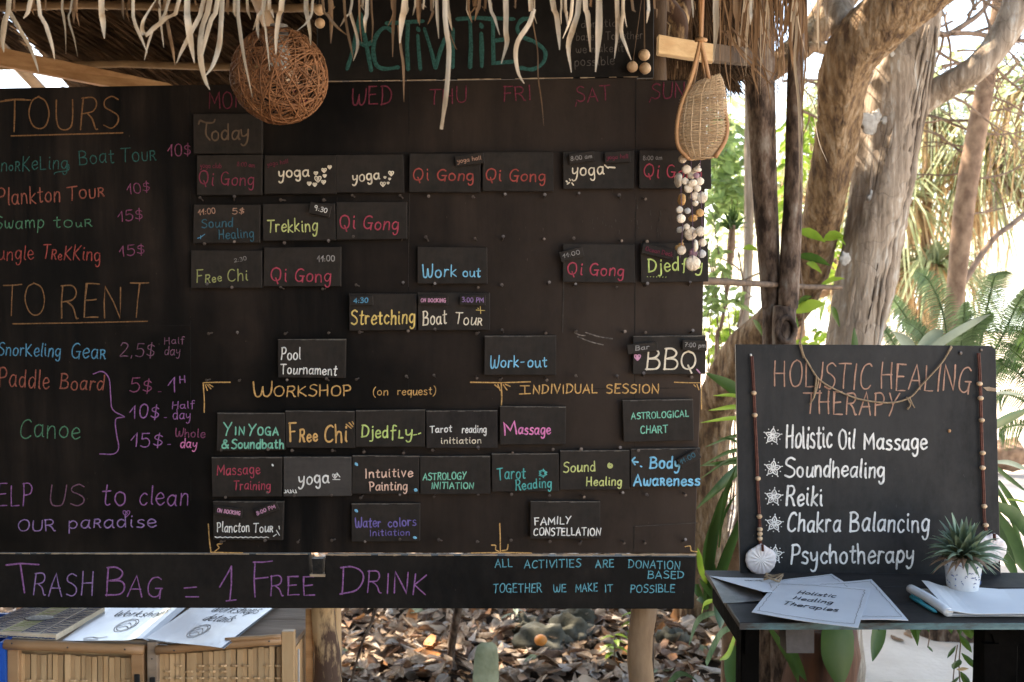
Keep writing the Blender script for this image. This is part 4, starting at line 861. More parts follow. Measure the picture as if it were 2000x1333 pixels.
# basket like a fish trap
m_bask = island_var(M('pale_cane', (.50, .34, .20), (.70, .52, .34), scale=10, rough=.6, bump=.2, trans=.15), .75, 1.2)
m_cane = M('brown_cane', (.34, .17, .08), (.48, .27, .13), scale=10, rough=.55, bump=.2)
yb = 2.0; bo = P(1370, 80, yb)
bk = thing('hanging_basket', 'pear shaped woven cane basket hanging at the right end of the board', 'basket', bo)
prof = [(152, 1385, 20, 2), (165, 1379, 32, 2), (185, 1373, 42, 3), (210, 1372, 46, 3), (235, 1371, 49, 2), (262, 1370, 50, 1), (285, 1369, 43, 0), (302, 1369, 31, 0), (313, 1369, 21, 0)]
def bprof(v):
    for a, b in zip(prof[:-1], prof[1:]):
        if v <= b[0]: t = (v-a[0])/(b[0]-a[0]); return lerp(a[1], b[1], t), lerp(a[2], b[2], t)
    return prof[-1][1], prof[-1][2]
mb = MB(); NR = 58
for i in range(NR):
    v = 155+(313-155)*i/NR; cu, hw = bprof(v); k = 36; pts = []
    for j in range(k):
        an = 2*math.pi*j/k; wv = 1+.03*math.sin(an*9+(i % 2)*math.pi)
        q = P(cu, v, yb); sl = (math.cos(an))*-.007*(1 if v < 240 else .3)
        pts.append(q+Vector((px(hw, yb)*math.cos(an)*wv, px(hw, yb)*.55*math.sin(an)*wv, -sl+R.uniform(-.0006, .0006))))
    mb.tube(pts, px(R.uniform(1.1, 1.6), yb), 5, closed=True, flat=.8)
mb.obj('weave', m_bask, bk)
mb = MB()
for j in range(18):
    an = 2*math.pi*j/18; pts = []
    for v in range(152, 315, 12):
        cu, hw = bprof(v); sl = math.cos(an)*-.007*(1 if v < 240 else .3); pts.append(P(cu, v, yb)+Vector((px(hw, yb)*math.cos(an), px(hw, yb)*.55*math.sin(an), -sl)))
    mb.tube(pts, px(1.5, yb), 5)
mb.obj('ribs', m_bask, bk)
for pts in ([(1372, -40), (1369, 40), (1367, 80), (1358, 120), (1345, 165), (1330, 205), (1322, 245), (1324, 285), (1345, 312)], [(1366, -40), (1368, 40), (1369, 80), (1377, 120), (1386, 158), (1402, 190), (1418, 230), (1417, 270), (1396, 308)]):
    mb = MB(); q = cr([P(u, v, yb-.012) for u, v in pts], 5); mb.tube(q, px(3.8, yb), 8, rough=.05); mb.tube([a+Vector((.004, .006, 0)) for a in q], px(2.6, yb), 6); mb.obj('handle', m_cane, bk, smooth=True)
for pts in ([(1370, 78), (1372, 120), (1378, 160)], [(1368, 78), (1362, 125), (1352, 178)]):
    MB().tube(cr([P(u, v, yb+.01) for u, v in pts], 4), px(2.2, yb), 6).obj('strap', m_cane, bk, smooth=True)
MB().tube([P(1358, 79, yb-.012), P(1370, 77, yb-.02), P(1379, 79, yb-.012)], px(4, yb), 7).obj('binding', m_cane, bk, smooth=True)

# string of shells
m_sh = [M('pale_shell', (.60, .48, .36), (.82, .74, .62), scale=55, rough=.35, bump=.3, spec=.5, rand=.12), M('orange_shell', (.50, .25, .08), (.72, .44, .18), scale=50, rough=.35, bump=.3, spec=.5, rand=.12),
        M('violet_shell', (.22, .11, .16), (.36, .22, .26), scale=50, rough=.35, bump=.3, spec=.5), M('grey_shell', (.36, .36, .36), (.55, .54, .52), scale=50, rough=.35, bump=.3, spec=.5)]
ys = 2.03; sm = thing('shell_string', 'long hanging cluster of small seashells below the woven basket', 'shell mobile', P(1350, 310, ys))
def scallop(c, r, tilt=0, flat=.32, ribs=13, n=40):
    """a fan shell: hinge at the top, ribbed dome facing the viewer"""
    mb = MB(); vv = []; fs = []; nr = 8; c = Vector(c)
    for i in range(nr+1):
        t = i/nr
        for k in range(n):
            an = 2*math.pi*k/n; e = 1+.02*math.cos(an*ribs*1.0)*t
            x = math.sin(an)*r*t*e*.98; z = math.cos(an)*r*t*e
            if z > r*.55*1: x *= 1-.55*((z-r*.55)/(r*.45))
            y = -r*flat*math.sqrt(max(0, 1-t*t))-.0007*math.cos(an*ribs)*t*(1-t)*4*(r/.03)
            q = Vector((x, y, z)); q = Matrix.Rotation(tilt, 3, 'Y') @ q; vv.append(c+q)
    b = len(vv)
    for i in range(nr):
        for k in range(n): fs.append((i*n+k, i*n+(k+1) % n, (i+1)*n+(k+1) % n, (i+1)*n+k))
    vv += [q+Vector((0, .002, 0)) for q in vv]; fs += [tuple(j+b for j in f[::-1]) for f in fs]
    for k in range(n): fs.append((nr*n+k, nr*n+(k+1) % n, b+nr*n+(k+1) % n, b+nr*n+k))
    # hinge ears
    mb.add(vv, fs); return mb
def snail(c, r, ax, seed):
    mb = MB(); ax = Vector(ax).normalized(); a = ax.cross(Vector((0, 1, .1))).normalized(); b = ax.cross(a); pts = []; rs = []
    for i in range(34):
        t = i/33; an = t*math.pi*5; w_ = (1-t)**1.2; pts.append(Vector(c)+ax*(r*(1.5*t-.7))+(a*math.cos(an)+b*math.sin(an))*r*.45*w_); rs.append(max(.0006, r*.5*w_))
    return mb.tube(pts, rs, 8)
SH = [(1333, 311, 8, 's', 0), (1341, 331, 9, 's', 0), (1351, 341, 9, 's', 0), (1325, 352, 14, 'f', 0), (1364, 327, 9, 'c', 0), (1352, 361, 11, 'f', 0), (1345, 368, 9, 's', 0), (1367, 354, 8, 's', 0), (1360, 343, 6, 's', 2), (1331, 390, 12, 'f', 1), (1357, 383, 9, 's', 0), (1371, 386, 11, 's', 0), (1358, 398, 7, 'f', 0),
      (1327, 410, 7, 's', 0), (1330, 427, 9, 's', 0), (1354, 427, 10, 'f', 1), (1343, 412, 6, 's', 3), (1367, 416, 8, 's', 1), (1349, 457, 14, 'f', 0), (1368, 452, 10, 's', 0), (1331, 478, 11, 'c', 1), (1331, 489, 9, 's', 0), (1358, 480, 12, 'f', 0), (1328, 450, 8, 'f', 3), (1371, 496, 8, 's', 3), (1354, 495, 9, 'f', 2), (1353, 514, 15, 'd', 0), (1341, 443, 6, 's', 0), (1362, 368, 7, 's', 0), (1338, 354, 7, 's', 0), (1372, 474, 8, 's', 0)]
for i, (u, v, r_, k, mi) in enumerate(SH):
    y = ys+R.uniform(-.015, .015); c = P(u, v, y); r = px(r_*1.02, y)
    if k == 's': mb = snail(c, r, (R.uniform(-1, 1), R.uniform(-.3, .3), R.uniform(-1, 1)), i)
    elif k == 'f': mb = scallop(c, r, R.uniform(-2.5, 2.5), R.uniform(.18, .5), 7)
    if k == 'f':
        sq = R.uniform(.72, 1.0); rm = Matrix.Rotation(R.uniform(-1.2, 1.2), 3, R.choice('XZ')); mb.v = [tuple(c+rm @ Vector(((Vector(a_)-c).x*sq, (Vector(a_)-c).y, (Vector(a_)-c).z))*(1+.12*noise.noise((Vector(a_)-c)*90+Vector((i, 0, 0))))) for a_ in mb.v]
    elif k == 'c': mb = snail(c, r*1.1, (.3, 0, 1), i)
    else: mb = scallop(c, r, 0, .4, 9)
    mb.obj('shell', m_sh[mi], sm, smooth=True)
mb = MB()
for u in (1330, 1350, 1368): mb.tube(cr([P(u+10*(1 if u < 1340 else 0), 300, ys), P(u, 360, ys), P(u+3, 440, ys), P(u-2 if u != 1350 else 1353, 505, ys)], 4), .0008, 4)
mb.obj('thread', M('violet_thread', (.12, .07, .12)), sm)

# ================================================================== TABLE
m_tab = board_mat('table_black_paint', (.014, .0135, .014), (.075, .066, .058), .85, 3, grain=False, rough=.5)
m_teal = M('chipped_teal_edge', (.035, .034, .034), (.06, .13, .145), scale=7, stretch=(1, 1, 3), rough=.6, bump=.3, pos=(.42, .56), c3=(.16, .25, .25))
m_legm = M('black_leg_paint', (.0012, .0012, .0012), (.004, .0036, .0033), spec=.02, scale=12, rough=.9, bump=.3)
tc_ = [onz(1376, 1114, TZ), onz(2180, 1120, TZ), onz(2120, 1216, TZ), onz(1444, 1216, TZ)]
table = thing('outdoor_table', 'black painted wooden table with chipped teal front edge, holding the therapy sign', 'table', (1.1, 2.2, 0))
# three planks across
def tq(s, t): return (tc_[0]*(1-s)+tc_[1]*s)*(1-t)+(tc_[3]*(1-s)+tc_[2]*s)*t
for i in range(3):
    a, b = i/3+(.004 if i else 0), (i+1)/3
    mb = MB(); mb.slab([tq(0, a), tq(1, a), tq(1, b), tq(0, b)], Vector((0, 0, 1)), .013); o = mb.obj('plank', m_tab, table); bevel(o, .0015)
fe = tc_[3]; fe2 = tc_[2]
mb = MB(); mb.slab([fe+Vector((0, -.002, -.001)), fe2+Vector((0, -.002, -.001)), fe2+Vector((0, -.002, -.0145)), fe+Vector((0, -.002, -.0145))], Vector((0, -1, 0)), .0015); mb.obj('edge_strip', m_teal, table)
mb = MB(); se = tc_[0]; mb.slab([se+Vector((.02, .0, -.0155)), fe+Vector((.02, .03, -.0155)), fe+Vector((.02, .03, -.08)), se+Vector((.02, 0, -.08))], Vector((-1, 0, 0)), .02); mb.obj('apron', m_legm, table)
def leg(u0, u1, y, vtop=1216, dep=.045):
    a = P(u0, vtop, y); b = P(u1, vtop, y); mb = MB(); mb.box(((a.x+b.x)/2, y+dep/2, (TZ-.026)/2), (b.x-a.x, dep, TZ-.026)); o = mb.obj('leg', m_legm, table); bevel(o, .002)
leg(1448, 1484, 2.06); leg(1923, 1990, 2.08, dep=.05); leg(1446, 1474, 2.36); leg(1985, 2030, 2.38)
mb = MB(); a = P(1534, 1222, 2.10); b = P(1590, 1276, 2.10); mb.slab([a, P(1590, 1222, 2.1), b, P(1536, 1276, 2.1)], Vector((0, -1, 0)), .05); mb.obj('drawer_box', M('grey_painted_block', (.05, .047, .048), (.09, .085, .088), scale=10), table)
# brace with a curved edge by the right leg
mb = MB(); pr = [(1925, 1222), (1990, 1222), (1990, 1262), (1945, 1262), (1938, 1240), (1925, 1232)]
mb.slab([P(u, v, 2.075) for u, v in pr], Vector((0, -1, 0)), .02); mb.obj('brace', m_legm, table)
mb = MB(); mb.slab([P(1922, 1258, 2.07), P(1952, 1258, 2.07), P(1952, 1420, 2.07), P(1924, 1420, 2.07)], Vector((0, -1, 0)), .02); mb.obj('brace', m_legm, table)

# ================================================================== THERAPY SIGN
m_sign = board_mat('sign_slate_paint', (.017, .018, .0195), (.048, .046, .045), .8, 14, grain=True, rough=.5)
sg = [(1437, 673), (1690, 674), (1936, 676), (1945, 684), (1949, 900), (1955, 1134), (1700, 1135), (1446, 1133), (1441, 900)]
mb = MB(); mb.slab([HPn.at(*c) for c in sg], HPn.n, .014); sign = mb.obj('therapy_sign', m_sign, origin=HPn.at(1690, 1134)); bevel(sign, .0012)
tag(sign, 'slate black wooden sign reading HOLISTIC HEALING THERAPY with five listed treatments', 'sign')
HL = [('HOLISTIC', 1511, 755, 1700, 762, 50, 'tan', 3.0), ('HEALING', 1720, 760, 1894, 766, 50, 'tan', 3.0), ('THERAPY', 1572, 806, 1752, 812, 42, 'tan', 3.2), ([[(1569, 768), (1604, 768)]], 'tan', 3),
      ('Holistic', 1535, 876, 1624, 876, 44, 'white', 4.2), ('Oil', 1638, 876, 1668, 876, 38, 'white', 4.2), ('Massage', 1687, 878, 1810, 878, 32, 'white', 4.2), ('S', 1532, 932, 1553, 932, 38, 'white', 4.2), ('oundhealing', 1556, 931, 1727, 933, 34, 'white', 4.2),
      ('Reiki', 1535, 986, 1606, 987, 36, 'white', 4.2), ('Chakra', 1537, 1038, 1641, 1038, 36, 'white', 4.2), ('Balancing', 1660, 1038, 1814, 1039, 38, 'white', 4.2), ('Psychotherapy', 1544, 1101, 1784, 1098, 36, 'white', 4.2)]
for cu, cv in [(1509, 852), (1510, 915), (1511, 971), (1512, 1023), (1513, 1083)]:
    st = []
    for k in range(5):
        a = -math.pi/2+k*2*math.pi/5+.1; d = Vector((math.cos(a), math.sin(a))); nn = Vector((-d.y, d.x)); c0 = Vector((cu, cv)); r_ = 15
        st.append(cr([c0+d*2, c0+d*r_*.5+nn*4.2, c0+d*r_], 3)); st.append(cr([c0+d*2, c0+d*r_*.5-nn*4.2, c0+d*r_], 3))
        st.append([c0+d*4, c0+d*9]); b = a+math.pi/5; st.append([c0+Vector((math.cos(b), math.sin(b)))*15, c0+Vector((math.cos(b), math.sin(b)))*15.6]); st.append([c0+d*17, c0+d*18.5])
    HL.append((st, 'white', 2.3))
write(sign, HPn, HL)
def dot(plane, u, v, r_, m, name, parent, off=.002):
    MB().ball(plane.at(u, v, off), px(r_, 2.37), 7, sc=(1, .4, 1)).obj(name, m, parent, smooth=True)
dot(HPn, 1466, 694, 3, M('screw_steel', (.5, .48, .45), rough=.4, metal=.6), 'screw', sign); dot(HPn, 1876, 690, 4, m_nail, 'screw', sign); dot(HPn, 1854, 842, 3.5, m_cane, 'screw', sign); dot(HPn, 1916, 684, 3.5, m_nail, 'screw', sign)
mb = MB(); mb.slab([HPn.at(u, v, .0016) for u, v in [(1920, 757), (1932, 756), (1945, 759), (1946, 765), (1928, 764)]], HPn.n, .001); mb.obj('chipped_corner', m_rawwood, sign)
# jute cord over the sign
m_jute = M('jute_cord', (.28, .19, .12), (.44, .32, .20), scale=120, rough=.9, bump=.6, bscale=400)
jc = MB(); HO = HPn.off(.006)
def jut(pts, w_=1.5): jc.tube(cr([HO.at(u, v, R.uniform(0, .002)) for u, v in pts], 5), px(w_, 2.36), 6)
jut([(1564, 672), (1567, 690), (1580, 712), (1596, 738), (1625, 758), (1675, 779), (1735, 787), (1776, 777), (1800, 752), (1840, 708), (1858, 676)], 1.7)
jut([(1564, 672), (1572, 700), (1592, 732), (1598, 745), (1590, 775), (1581, 790)], 1.5); jut([(1594, 735), (1592, 760), (1589, 777)], 2.2); jut([(1560, 668), (1563, 680), (1569, 700)], 1.2)
jut([(1770, 776), (1778, 790), (1772, 800)], 1.6); jut([(1776, 776), (1783, 792), (1786, 797)], 1.2); jut([(1846, 700), (1852, 690), (1860, 678)], 1.2)
tag(jc.obj('jute_cord', m_jute, origin=HO.at(1564, 672), smooth=True), 'thin jute cord draped in a loop across the top of the therapy sign', 'cord')
# bead necklaces with scallop shells
m_lea = M('red_brown_leather', (.075, .022, .015), (.14, .045, .03), scale=60, rough=.5, bump=.2)
m_scal = M('white_scallop', (.68, .58, .56), (.84, .79, .76), scale=18, rough=.3, bump=.15, spec=.5)
def necklace(label, path, bl, sc_):
    pl = HPn.off(.008); q0 = pl.at(*path[0]); t = thing('shell_necklace', label, 'necklace', q0)
    mb = MB(); mb.tube(cr([pl.at(u-1.3, v) for u, v in path], 6), px(2.1, 2.36), 6); mb.tube(cr([pl.at(u+1.6, v, .001) for u, v in path], 6), px(1.9, 2.36), 6); mb.obj('leather_cord', m_lea, t, smooth=True)
    for u, v in bl: MB().ball(pl.at(u, v, .002), px(5.8, 2.36), 12, sc=(1, 1, .78)).obj('bead', m_bead, t, smooth=True)
    u, v, r_, ti = sc_; c = pl.at(u, v, .004); scallop(c, px(r_, 2.36), ti, .13, 15, 60).obj('scallop_shell', m_scal, t, smooth=True)
    MB().tube([c+Vector((0, -.012, px(r_, 2.36)*1.05)), c+Vector((.001, -.013, px(r_, 2.36)*.62))], px(3.4, 2.36), 6, flat=.5).obj('shell_tie', m_lea, t)
necklace('leather bead necklace with round white scallop hanging down the left side of the therapy sign', [(1468, 696), (1471, 740), (1474, 811), (1478, 900), (1480, 960), (1483, 1010), (1485, 1060), (1486, 1068)], [(1472, 768), (1474, 811), (1480, 935), (1483, 1009), (1484, 1034), (1484, 1043), (1484, 1052)], (1486, 1093, 31, 0))
necklace('leather bead necklace with scallop half hidden behind the potted plant', [(1911, 690), (1913, 720), (1915, 778), (1918, 885), (1921, 960), (1922, 1010), (1926, 1040)], [(1913, 750), (1915, 778), (1917, 821), (1919, 885), (1919, 914), (1922, 989), (1925, 1026)], (1936, 1072, 31, .2))

# ================================================================== POTTED PLANT
COL['cobalt'] = (.10, .16, .36)
m_pot = M('white_glaze', (.60, .61, .63), (.68, .69, .70), scale=34, rough=.3, bump=.05, spec=.5)
yp = 2.21; pc = P(1880, 1144, yp); pc.z = TZ
sz = lambda a: px(a, yp)
pot = thing('potted_succulent', 'spiky green succulent in a small white cup with blue pattern before the sign', 'potted plant', pc)
hp = P(1880, 1092, yp).z-TZ
MB().lathe(pc, [(0, .001), (sz(26), .001), (sz(28), sz(3)), (sz(31), hp*.4), (sz(36), hp), (sz(37), hp+.002), (sz(34), hp+.001), (sz(30), hp*.75), (0, hp*.75)], 32).obj('pot', m_pot, pot, smooth=True)
mb = MB(); rp_ = random.Random(8); PS = []
for i in range(34):
    an = rp_.uniform(3.2, 6.2); h_ = rp_.uniform(.3, .9)*hp; r_ = lerp(sz(30.2), sz(36.2), max(0, (h_/hp-.3)/.7)); da = rp_.uniform(-.25, .25); dh = rp_.uniform(-.004, .004)
    pts = [pc+Vector(((r_+.0002)*math.cos(an+da*s), (r_+.0002)*math.sin(an+da*s), h_+dh*s+.002*math.sin(s*3))) for s in (0, .35, .7, 1)]
    mb.tube(pts, [.0004, rp_.uniform(.0014, .003), .0018, .0004], 6, flat=.5)
mb.obj('painted_pattern', ink('cobalt'), pot)
MB().ball(pc+Vector((0, 0, hp*.72)), sz(31), 12, sc=(1, 1, .25), dent=.1).obj('soil', M('potting_soil', (.04, .028, .02), (.08, .055, .04), scale=60), pot, smooth=True)
m_suc = [M('succulent_leaf', (.11, .17, .105), (.27, .34, .23), scale=14, stretch=(1, 1, .6), rough=.5, bump=.1, trans=.1, rand=.3), M('succulent_tip_dry', (.22, .13, .08), (.36, .25, .17), scale=14, rough=.6, rand=.2, trans=.1)]
cen = pc+Vector((0, 0, hp*.95))
for i in range(96):
    t = i/96; an = i*2.39996; el = lerp(1.45, -.18, t**.75)+R.uniform(-.08, .08); l = px(lerp(100, 72, t), yp)*R.uniform(.82, 1.05)
    if el < 0.25: l *= .9
    d = Vector((math.cos(an)*math.cos(el), math.sin(an)*math.cos(el), math.sin(el))); b = cen+Vector((math.cos(an), math.sin(an), 0))*sz(6)*(t+.2)
    pts = [b+d*l*s+Vector((0, 0, -.25*l*s*s*math.cos(el))) + Vector((0, 0, .12*l*math.sin(s*3)*math.cos(el))) for s in (0, .2, .4, .6, .8, 1)]
    w_ = sz(19)*lerp(1.15, .6, t); sd_ = d.cross(Vector((0, 0, 1)))
    if sd_.length < .1: sd_ = Vector((1, 0, 0))
    mb = MB(); mb.strip(pts, [w_*.8, w_, w_*.9, w_*.65, w_*.36, w_*.04], side=sd_, fold=-.3); mb.obj('leaf', m_suc[1 if t > .55 and R.random() < .42 else 0], pot, smooth=True)

# ================================================================== PAPERS ON THE TABLE
m_pap = M('laminated_paper', (.60, .62, .65), (.70, .72, .74), scale=4, rough=.28, bump=.12, bscale=5, spec=.5, bdist=.02)
m_pap2 = M('white_paper', (.60, .62, .64), (.68, .70, .72), scale=4, rough=.7, bump=.1, bscale=5, bdist=.02)
m_mag = M('dark_magazine_cover', (.05, .05, .055), (.30, .27, .24), scale=10, rough=.3, bump=.1, spec=.5)
def sheet(name, label, corners, z, m, curl=None, cat='paper', nu=14, nv=9, origin=None, group=None, parent=None, amp=.0015):
    """paper lying on a level surface; corners tl,tr,br,bl in photo coordinates; curl(s,t)->extra height"""
    c = [onz(u, v, z) for u, v in corners]; vv = []; ph = R.random()*9
    for j in range(nv+1):
        for i in range(nu+1):
            s, t = i/nu, j/nv; q = (c[0]*(1-s)+c[1]*s)*(1-t)+(c[3]*(1-s)+c[2]*s)*t
            vv.append(q+Vector((0, 0, (curl(s, t) if curl else 0)+amp*(1+math.sin(s*5+t*3+ph)))))
    n = len(vv); fs = [(j*(nu+1)+i, j*(nu+1)+i+1, (j+1)*(nu+1)+i+1, (j+1)*(nu+1)+i) for j in range(nv) for i in range(nu)]
    top = len(vv); vv += [q-Vector((0, 0, .0008)) for q in vv]; fs += [tuple(k+top for k in f[::-1]) for f in fs]
    ed = [i for i in range(nu+1)]+[(j+1)*(nu+1)-1 for j in range(1, nv+1)]+[nv*(nu+1)+i for i in range(nu-1, -1, -1)]+[j*(nu+1) for j in range(nv-1, 0, -1)]
    for a, b in zip(ed, ed[1:]+ed[:1]): fs.append((a, b, b+top, a+top))
    mb = MB().add(vv, fs); o = mb.obj(name, m, parent, origin=c[3] if parent is None else None, smooth=False)
    if label: tag(o, label, cat, group)
    class SP:  # writes onto the sheet through its own corners
        def at(s_, u, v, off=0.0):
            s, t = u, v; q = (c[0]*(1-s)+c[1]*s)*(1-t)+(c[3]*(1-s)+c[2]*s)*t
            return q+Vector((0, 0, (curl(s, t) if curl else 0)+amp*(1+math.sin(s*5+t*3+ph))+off+.0003))
    return o, SP()
def print_on(parent, sp, lines, col='black', wd=.006, aspect=1.4):
    """lines: text, s0, s1, t baseline, height (all as fractions of the sheet)"""
    for (t_, s0, s1, tb, h) in lines:
        K = 200.0
        class Q:
            def at(s_, u, v, off=0.0): return sp.at(u/K, v/(K*aspect) if False else v/K, off)
        st = layout(t_, s0*K, tb*K, s1*K, tb*K, h*K, slant=.25)
        mb = MB(); ribbons(mb, st, wd*K, Q(), base=.0004); mb.obj('print', ink(col), parent)
def pborder(parent, sp, m='grey'):
    mb = MB(); K = 200.0
    class Q:
        def at(s_, u, v, off=0.0): return sp.at(u/K, v/K, off)
    st = []
    for a, b in (((.05, .06), (.95, .06)), ((.95, .06), (.95, .94)), ((.95, .94), (.05, .94)), ((.05, .94), (.05, .06))):
        n = 34; st.append([(lerp(a[0], b[0], i/n)*K+R.uniform(-1.6, 1.6), lerp(a[1], b[1], i/n)*K+R.uniform(-1.6, 1.6)) for i in range(n+1)])
    ribbons(mb, st, 1.3, Q(), base=.0004); mb.obj('printed_border', ink(m), parent)
pg = 'laminated flyers on the table'
o, sp = sheet('flyer', 'dark magazine lying open at the left end of the black table', [(1387, 1130), (1470, 1142), (1500, 1176), (1413, 1178)], TZ+.001, m_mag, cat='magazine')
o, sp = sheet('flyer', 'curled glossy flyer with its left corner lifted at the left end of the table', [(1386, 1127), (1520, 1134), (1560, 1150), (1490, 1172)], TZ+.004, m_pap2, curl=lambda s, t: .018*(1-s)**2*(t*.8+.1), cat='flyer', group=pg)
print_on(o, sp, [('opening', .35, .62, .30, .10)])
mb = MB(); K_ = 1.0
o, sp = sheet('flyer', 'grey laminated flyer pointing up at the back, partly under two others', [(1495, 1140), (1624, 1121), (1680, 1160), (1510, 1180)], TZ+.006, m_pap, cat='flyer', group=pg); pborder(o, sp)
o, sp = sheet('flyer', 'laminated flyer whose right corner points at the notebook, under the front one', [(1560, 1142), (1702, 1133), (1774, 1213), (1600, 1212)], TZ+.009, m_pap, cat='flyer', group=pg); pborder(o, sp)
o, sp = sheet('flyer', 'laminated flyer reading Holistic Healing Therapies, topmost and hanging over the table edge', [(1515, 1139), (1700, 1150), (1676, 1229), (1468, 1198)], TZ+.012, m_pap, cat='flyer', group=pg); pborder(o, sp)
print_on(o, sp, [('Holistic', .30, .68, .34, .09), ('Healing', .29, .68, .51, .09), ('Therapies', .22, .76, .68, .09)], wd=.013)
# twig ring on the sign's foot
mb = MB()
for i in range(3):
    c = P(1510, 1137, 2.28); c.z = TZ+.014+i*.004
    mb.tube([c+Vector((px(16, 2.28)*math.cos(a)*(1+.2*math.sin(a*3+i)), px(12, 2.28)*math.sin(a), .004*math.sin(a*2+i))) for a in np.linspace(0, 6.28, 18)[:-1]], .0018, 6, closed=True)
tag(mb.obj('twine_ring', m_jute, origin=P(1510, 1137, 2.28), smooth=True), 'small loop of beige twine on the flyers at the foot of the sign', 'twine')
# notebook and pen
nb = thing('open_notebook', 'open white notebook with rolled left pages at the right end of the table', 'notebook', onz(1850, 1203, TZ))
for i in range(4):
    z = TZ+.001+i*.003; d = i*1.5
    sheet('page', None, [(1795+d, 1152), (2120, 1152), (2150, 1205-d), (1848+d, 1205-d)], z, m_pap2, parent=nb, nu=24, amp=.001, curl=(lambda s, t: .020*math.exp(-(s/.10)**2)*(1-t*.6)+.006*math.sin(min(1, s*2)*3.1)*(1-t)) if i == 3 else None)
pts = [onz(1779, 1150, TZ+.018), onz(1812, 1168, TZ+.018), onz(1852, 1196, TZ+.012)]
MB().tube(cr(pts, 5), [px(11, 2.1)]*11, 12, flat=.8).obj('rolled_page', m_pap2, nb, smooth=True)
pe = thing('ballpoint_pen', 'turquoise ballpoint pen clipped beside the rolled page of the notebook', 'pen', onz(1800, 1180, TZ))
m_pen = M('turquoise_plastic', (.02, .30, .40), (.03, .36, .46), rough=.25, bump=0, spec=.5)
a = onz(1779, 1166, TZ+.006); b = onz(1829, 1196, TZ+.006)
MB().tube([a, a*.6+b*.4, a*.1+b*.9, b], [.0042, .0045, .0042, .0016], 10).obj('barrel', m_pen, pe, smooth=True)
MB().tube([a*.97+b*.03+Vector((0, 0, .006)), a*.55+b*.45+Vector((0, 0, .0065))], .0013, 6).obj('clip', m_pen, pe)

# ================================================================== CABINET
m_bw = island_var(M('split_bamboo', (.46, .28, .14), (.64, .43, .24), scale=5, stretch=(3, 3, .5), rough=.5, bump=.15, spec=.35, rand=.22), .9, 1.1)
m_bpole = M('bamboo_rail', (.34, .18, .085), (.47, .28, .145), scale=5, stretch=(.5, 3, 3), rough=.45, bump=.15, spec=.4)
m_ctop = M('grey_cabinet_top', (.22, .155, .105), (.36, .27, .20), scale=7, stretch=(.6, 3, 3), rough=.8, bump=.25)
yc = 2.22; CZ = P(300, 1252, yc).z
cab = thing('bamboo_cabinet', 'low cabinet with two split bamboo doors and grey plank top below the chalkboard', 'cabinet', (-.83, yc, 0))
xL = P(12, 1255, yc).x; xR = P(576, 1235, yc).x; yB = 2.66
xRb = xR+.03
for i in range(3):
    y0 = lerp(yc, yB, i/3)+.002; y1 = lerp(yc, yB, (i+1)/3); mb = MB()
    mb.slab([Vector((xL, y1, CZ)), Vector((lerp(xR, xRb, (i+1)/3), y1, CZ)), Vector((lerp(xR, xRb, i/3), y0, CZ)), Vector((xL, y0, CZ))], Vector((0, 0, 1)), .014); o = mb.obj('top_plank', m_ctop, cab); bevel(o, .001)
def bar(name, u0, v0, u1, v1, wpx, m, y=None, round_=True, t=.018):
    y = y or yc-.012
    if round_: MB().tube([P(lerp(u0, u1, i/6), lerp(v0, v1, i/6)+.5*math.sin(i*2.1), y) for i in range(7)], px(wpx/2, y), 10).obj(name, m, cab, smooth=True)
    else:
        d = Vector((u1-u0, v1-v0)).normalized(); nn = Vector((-d.y, d.x))*wpx/2; a, b = Vector((u0, v0)), Vector((u1, v1))
        mb = MB(); mb.slab([P(*(a-nn), y), P(*(b-nn), y), P(*(b+nn), y), P(*(a+nn), y)], Vector((0, -1, 0)), t); o = mb.obj(name, m, cab); bevel(o, .0015)
VB = 1640    # foot of the doors, below the frame
bar('door_rail', 10, 1259, 282, 1269, 20, m_bpole); bar('door_rail', 306, 1270, 550, 1250, 18, m_bpole); bar('door_rail', 440, 1250, 549, 1243, 9, m_bpole, y=yc-.02)
bar('door_stile', 25, 1266, 25, VB, 22, m_bpole, round_=False); bar('door_stile', 268, 1278, 270, VB, 24, m_bpole, round_=False)
bar('door_stile', 297, 1255, 299, VB, 20, m_ctop, round_=False, y=yc-.014); bar('door_stile', 562, 1234, 564, VB, 25, m_bw, round_=False)
bar('door_rail', 14, 1632, 282, 1632, 20, m_bpole); bar('door_rail', 300, 1632, 560, 1630, 18, m_bpole)
for u, v in ((23, 1257), (132, 1265), (244, 1269), (297, 1287), (340, 1271), (526, 1253)):
    MB().ball(P(u, v, yc-.024), .0022, 7, sc=(1, .5, 1)).obj('nail_head', m_nail, cab)
def slats(u0, u1, vt0, vt1, n, seed, weav):
    rr = random.Random(seed); wv = (u1-u0)/n
    for i in range(n):
        u = u0+wv*(i+.5)+rr.uniform(-1.5, 1.5); w_ = wv*rr.uniform(.78, 1.06); vt = lerp(vt0, vt1, i/n)+rr.uniform(-1, 2); y = yc+.003+rr.uniform(-.0015, .002)+(.003 if i % 2 else 0); ti = rr.uniform(-2.2, 2.2)
        mb = MB(); mb.slab([P(u-w_/2, vt, y), P(u+w_/2, vt, y), P(u+w_/2+ti, 1625, y), P(u-w_/2+ti, 1625, y)], Vector((0, -1, 0)), .002); mb.obj('slat', m_bw, cab)
    for vv_ in weav:
        for i in range(n):
            if rr.random() < .25 or i % 2 == 0: continue
            u = u0+wv*i; mb = MB(); y = yc-.0035; h = rr.uniform(3.5, 5); l = wv*1.15
            q = [P(u-l*.1, vv_+rr.uniform(-1, 1), y+.004), P(u+l*.25, vv_, y), P(u+l*.75, vv_, y), P(u+l*1.1, vv_, y+.004)]
            mb.strip(q, px(h, y), side=(0, 0, 1), fold=.1); mb.obj('weaver', m_bw, cab)
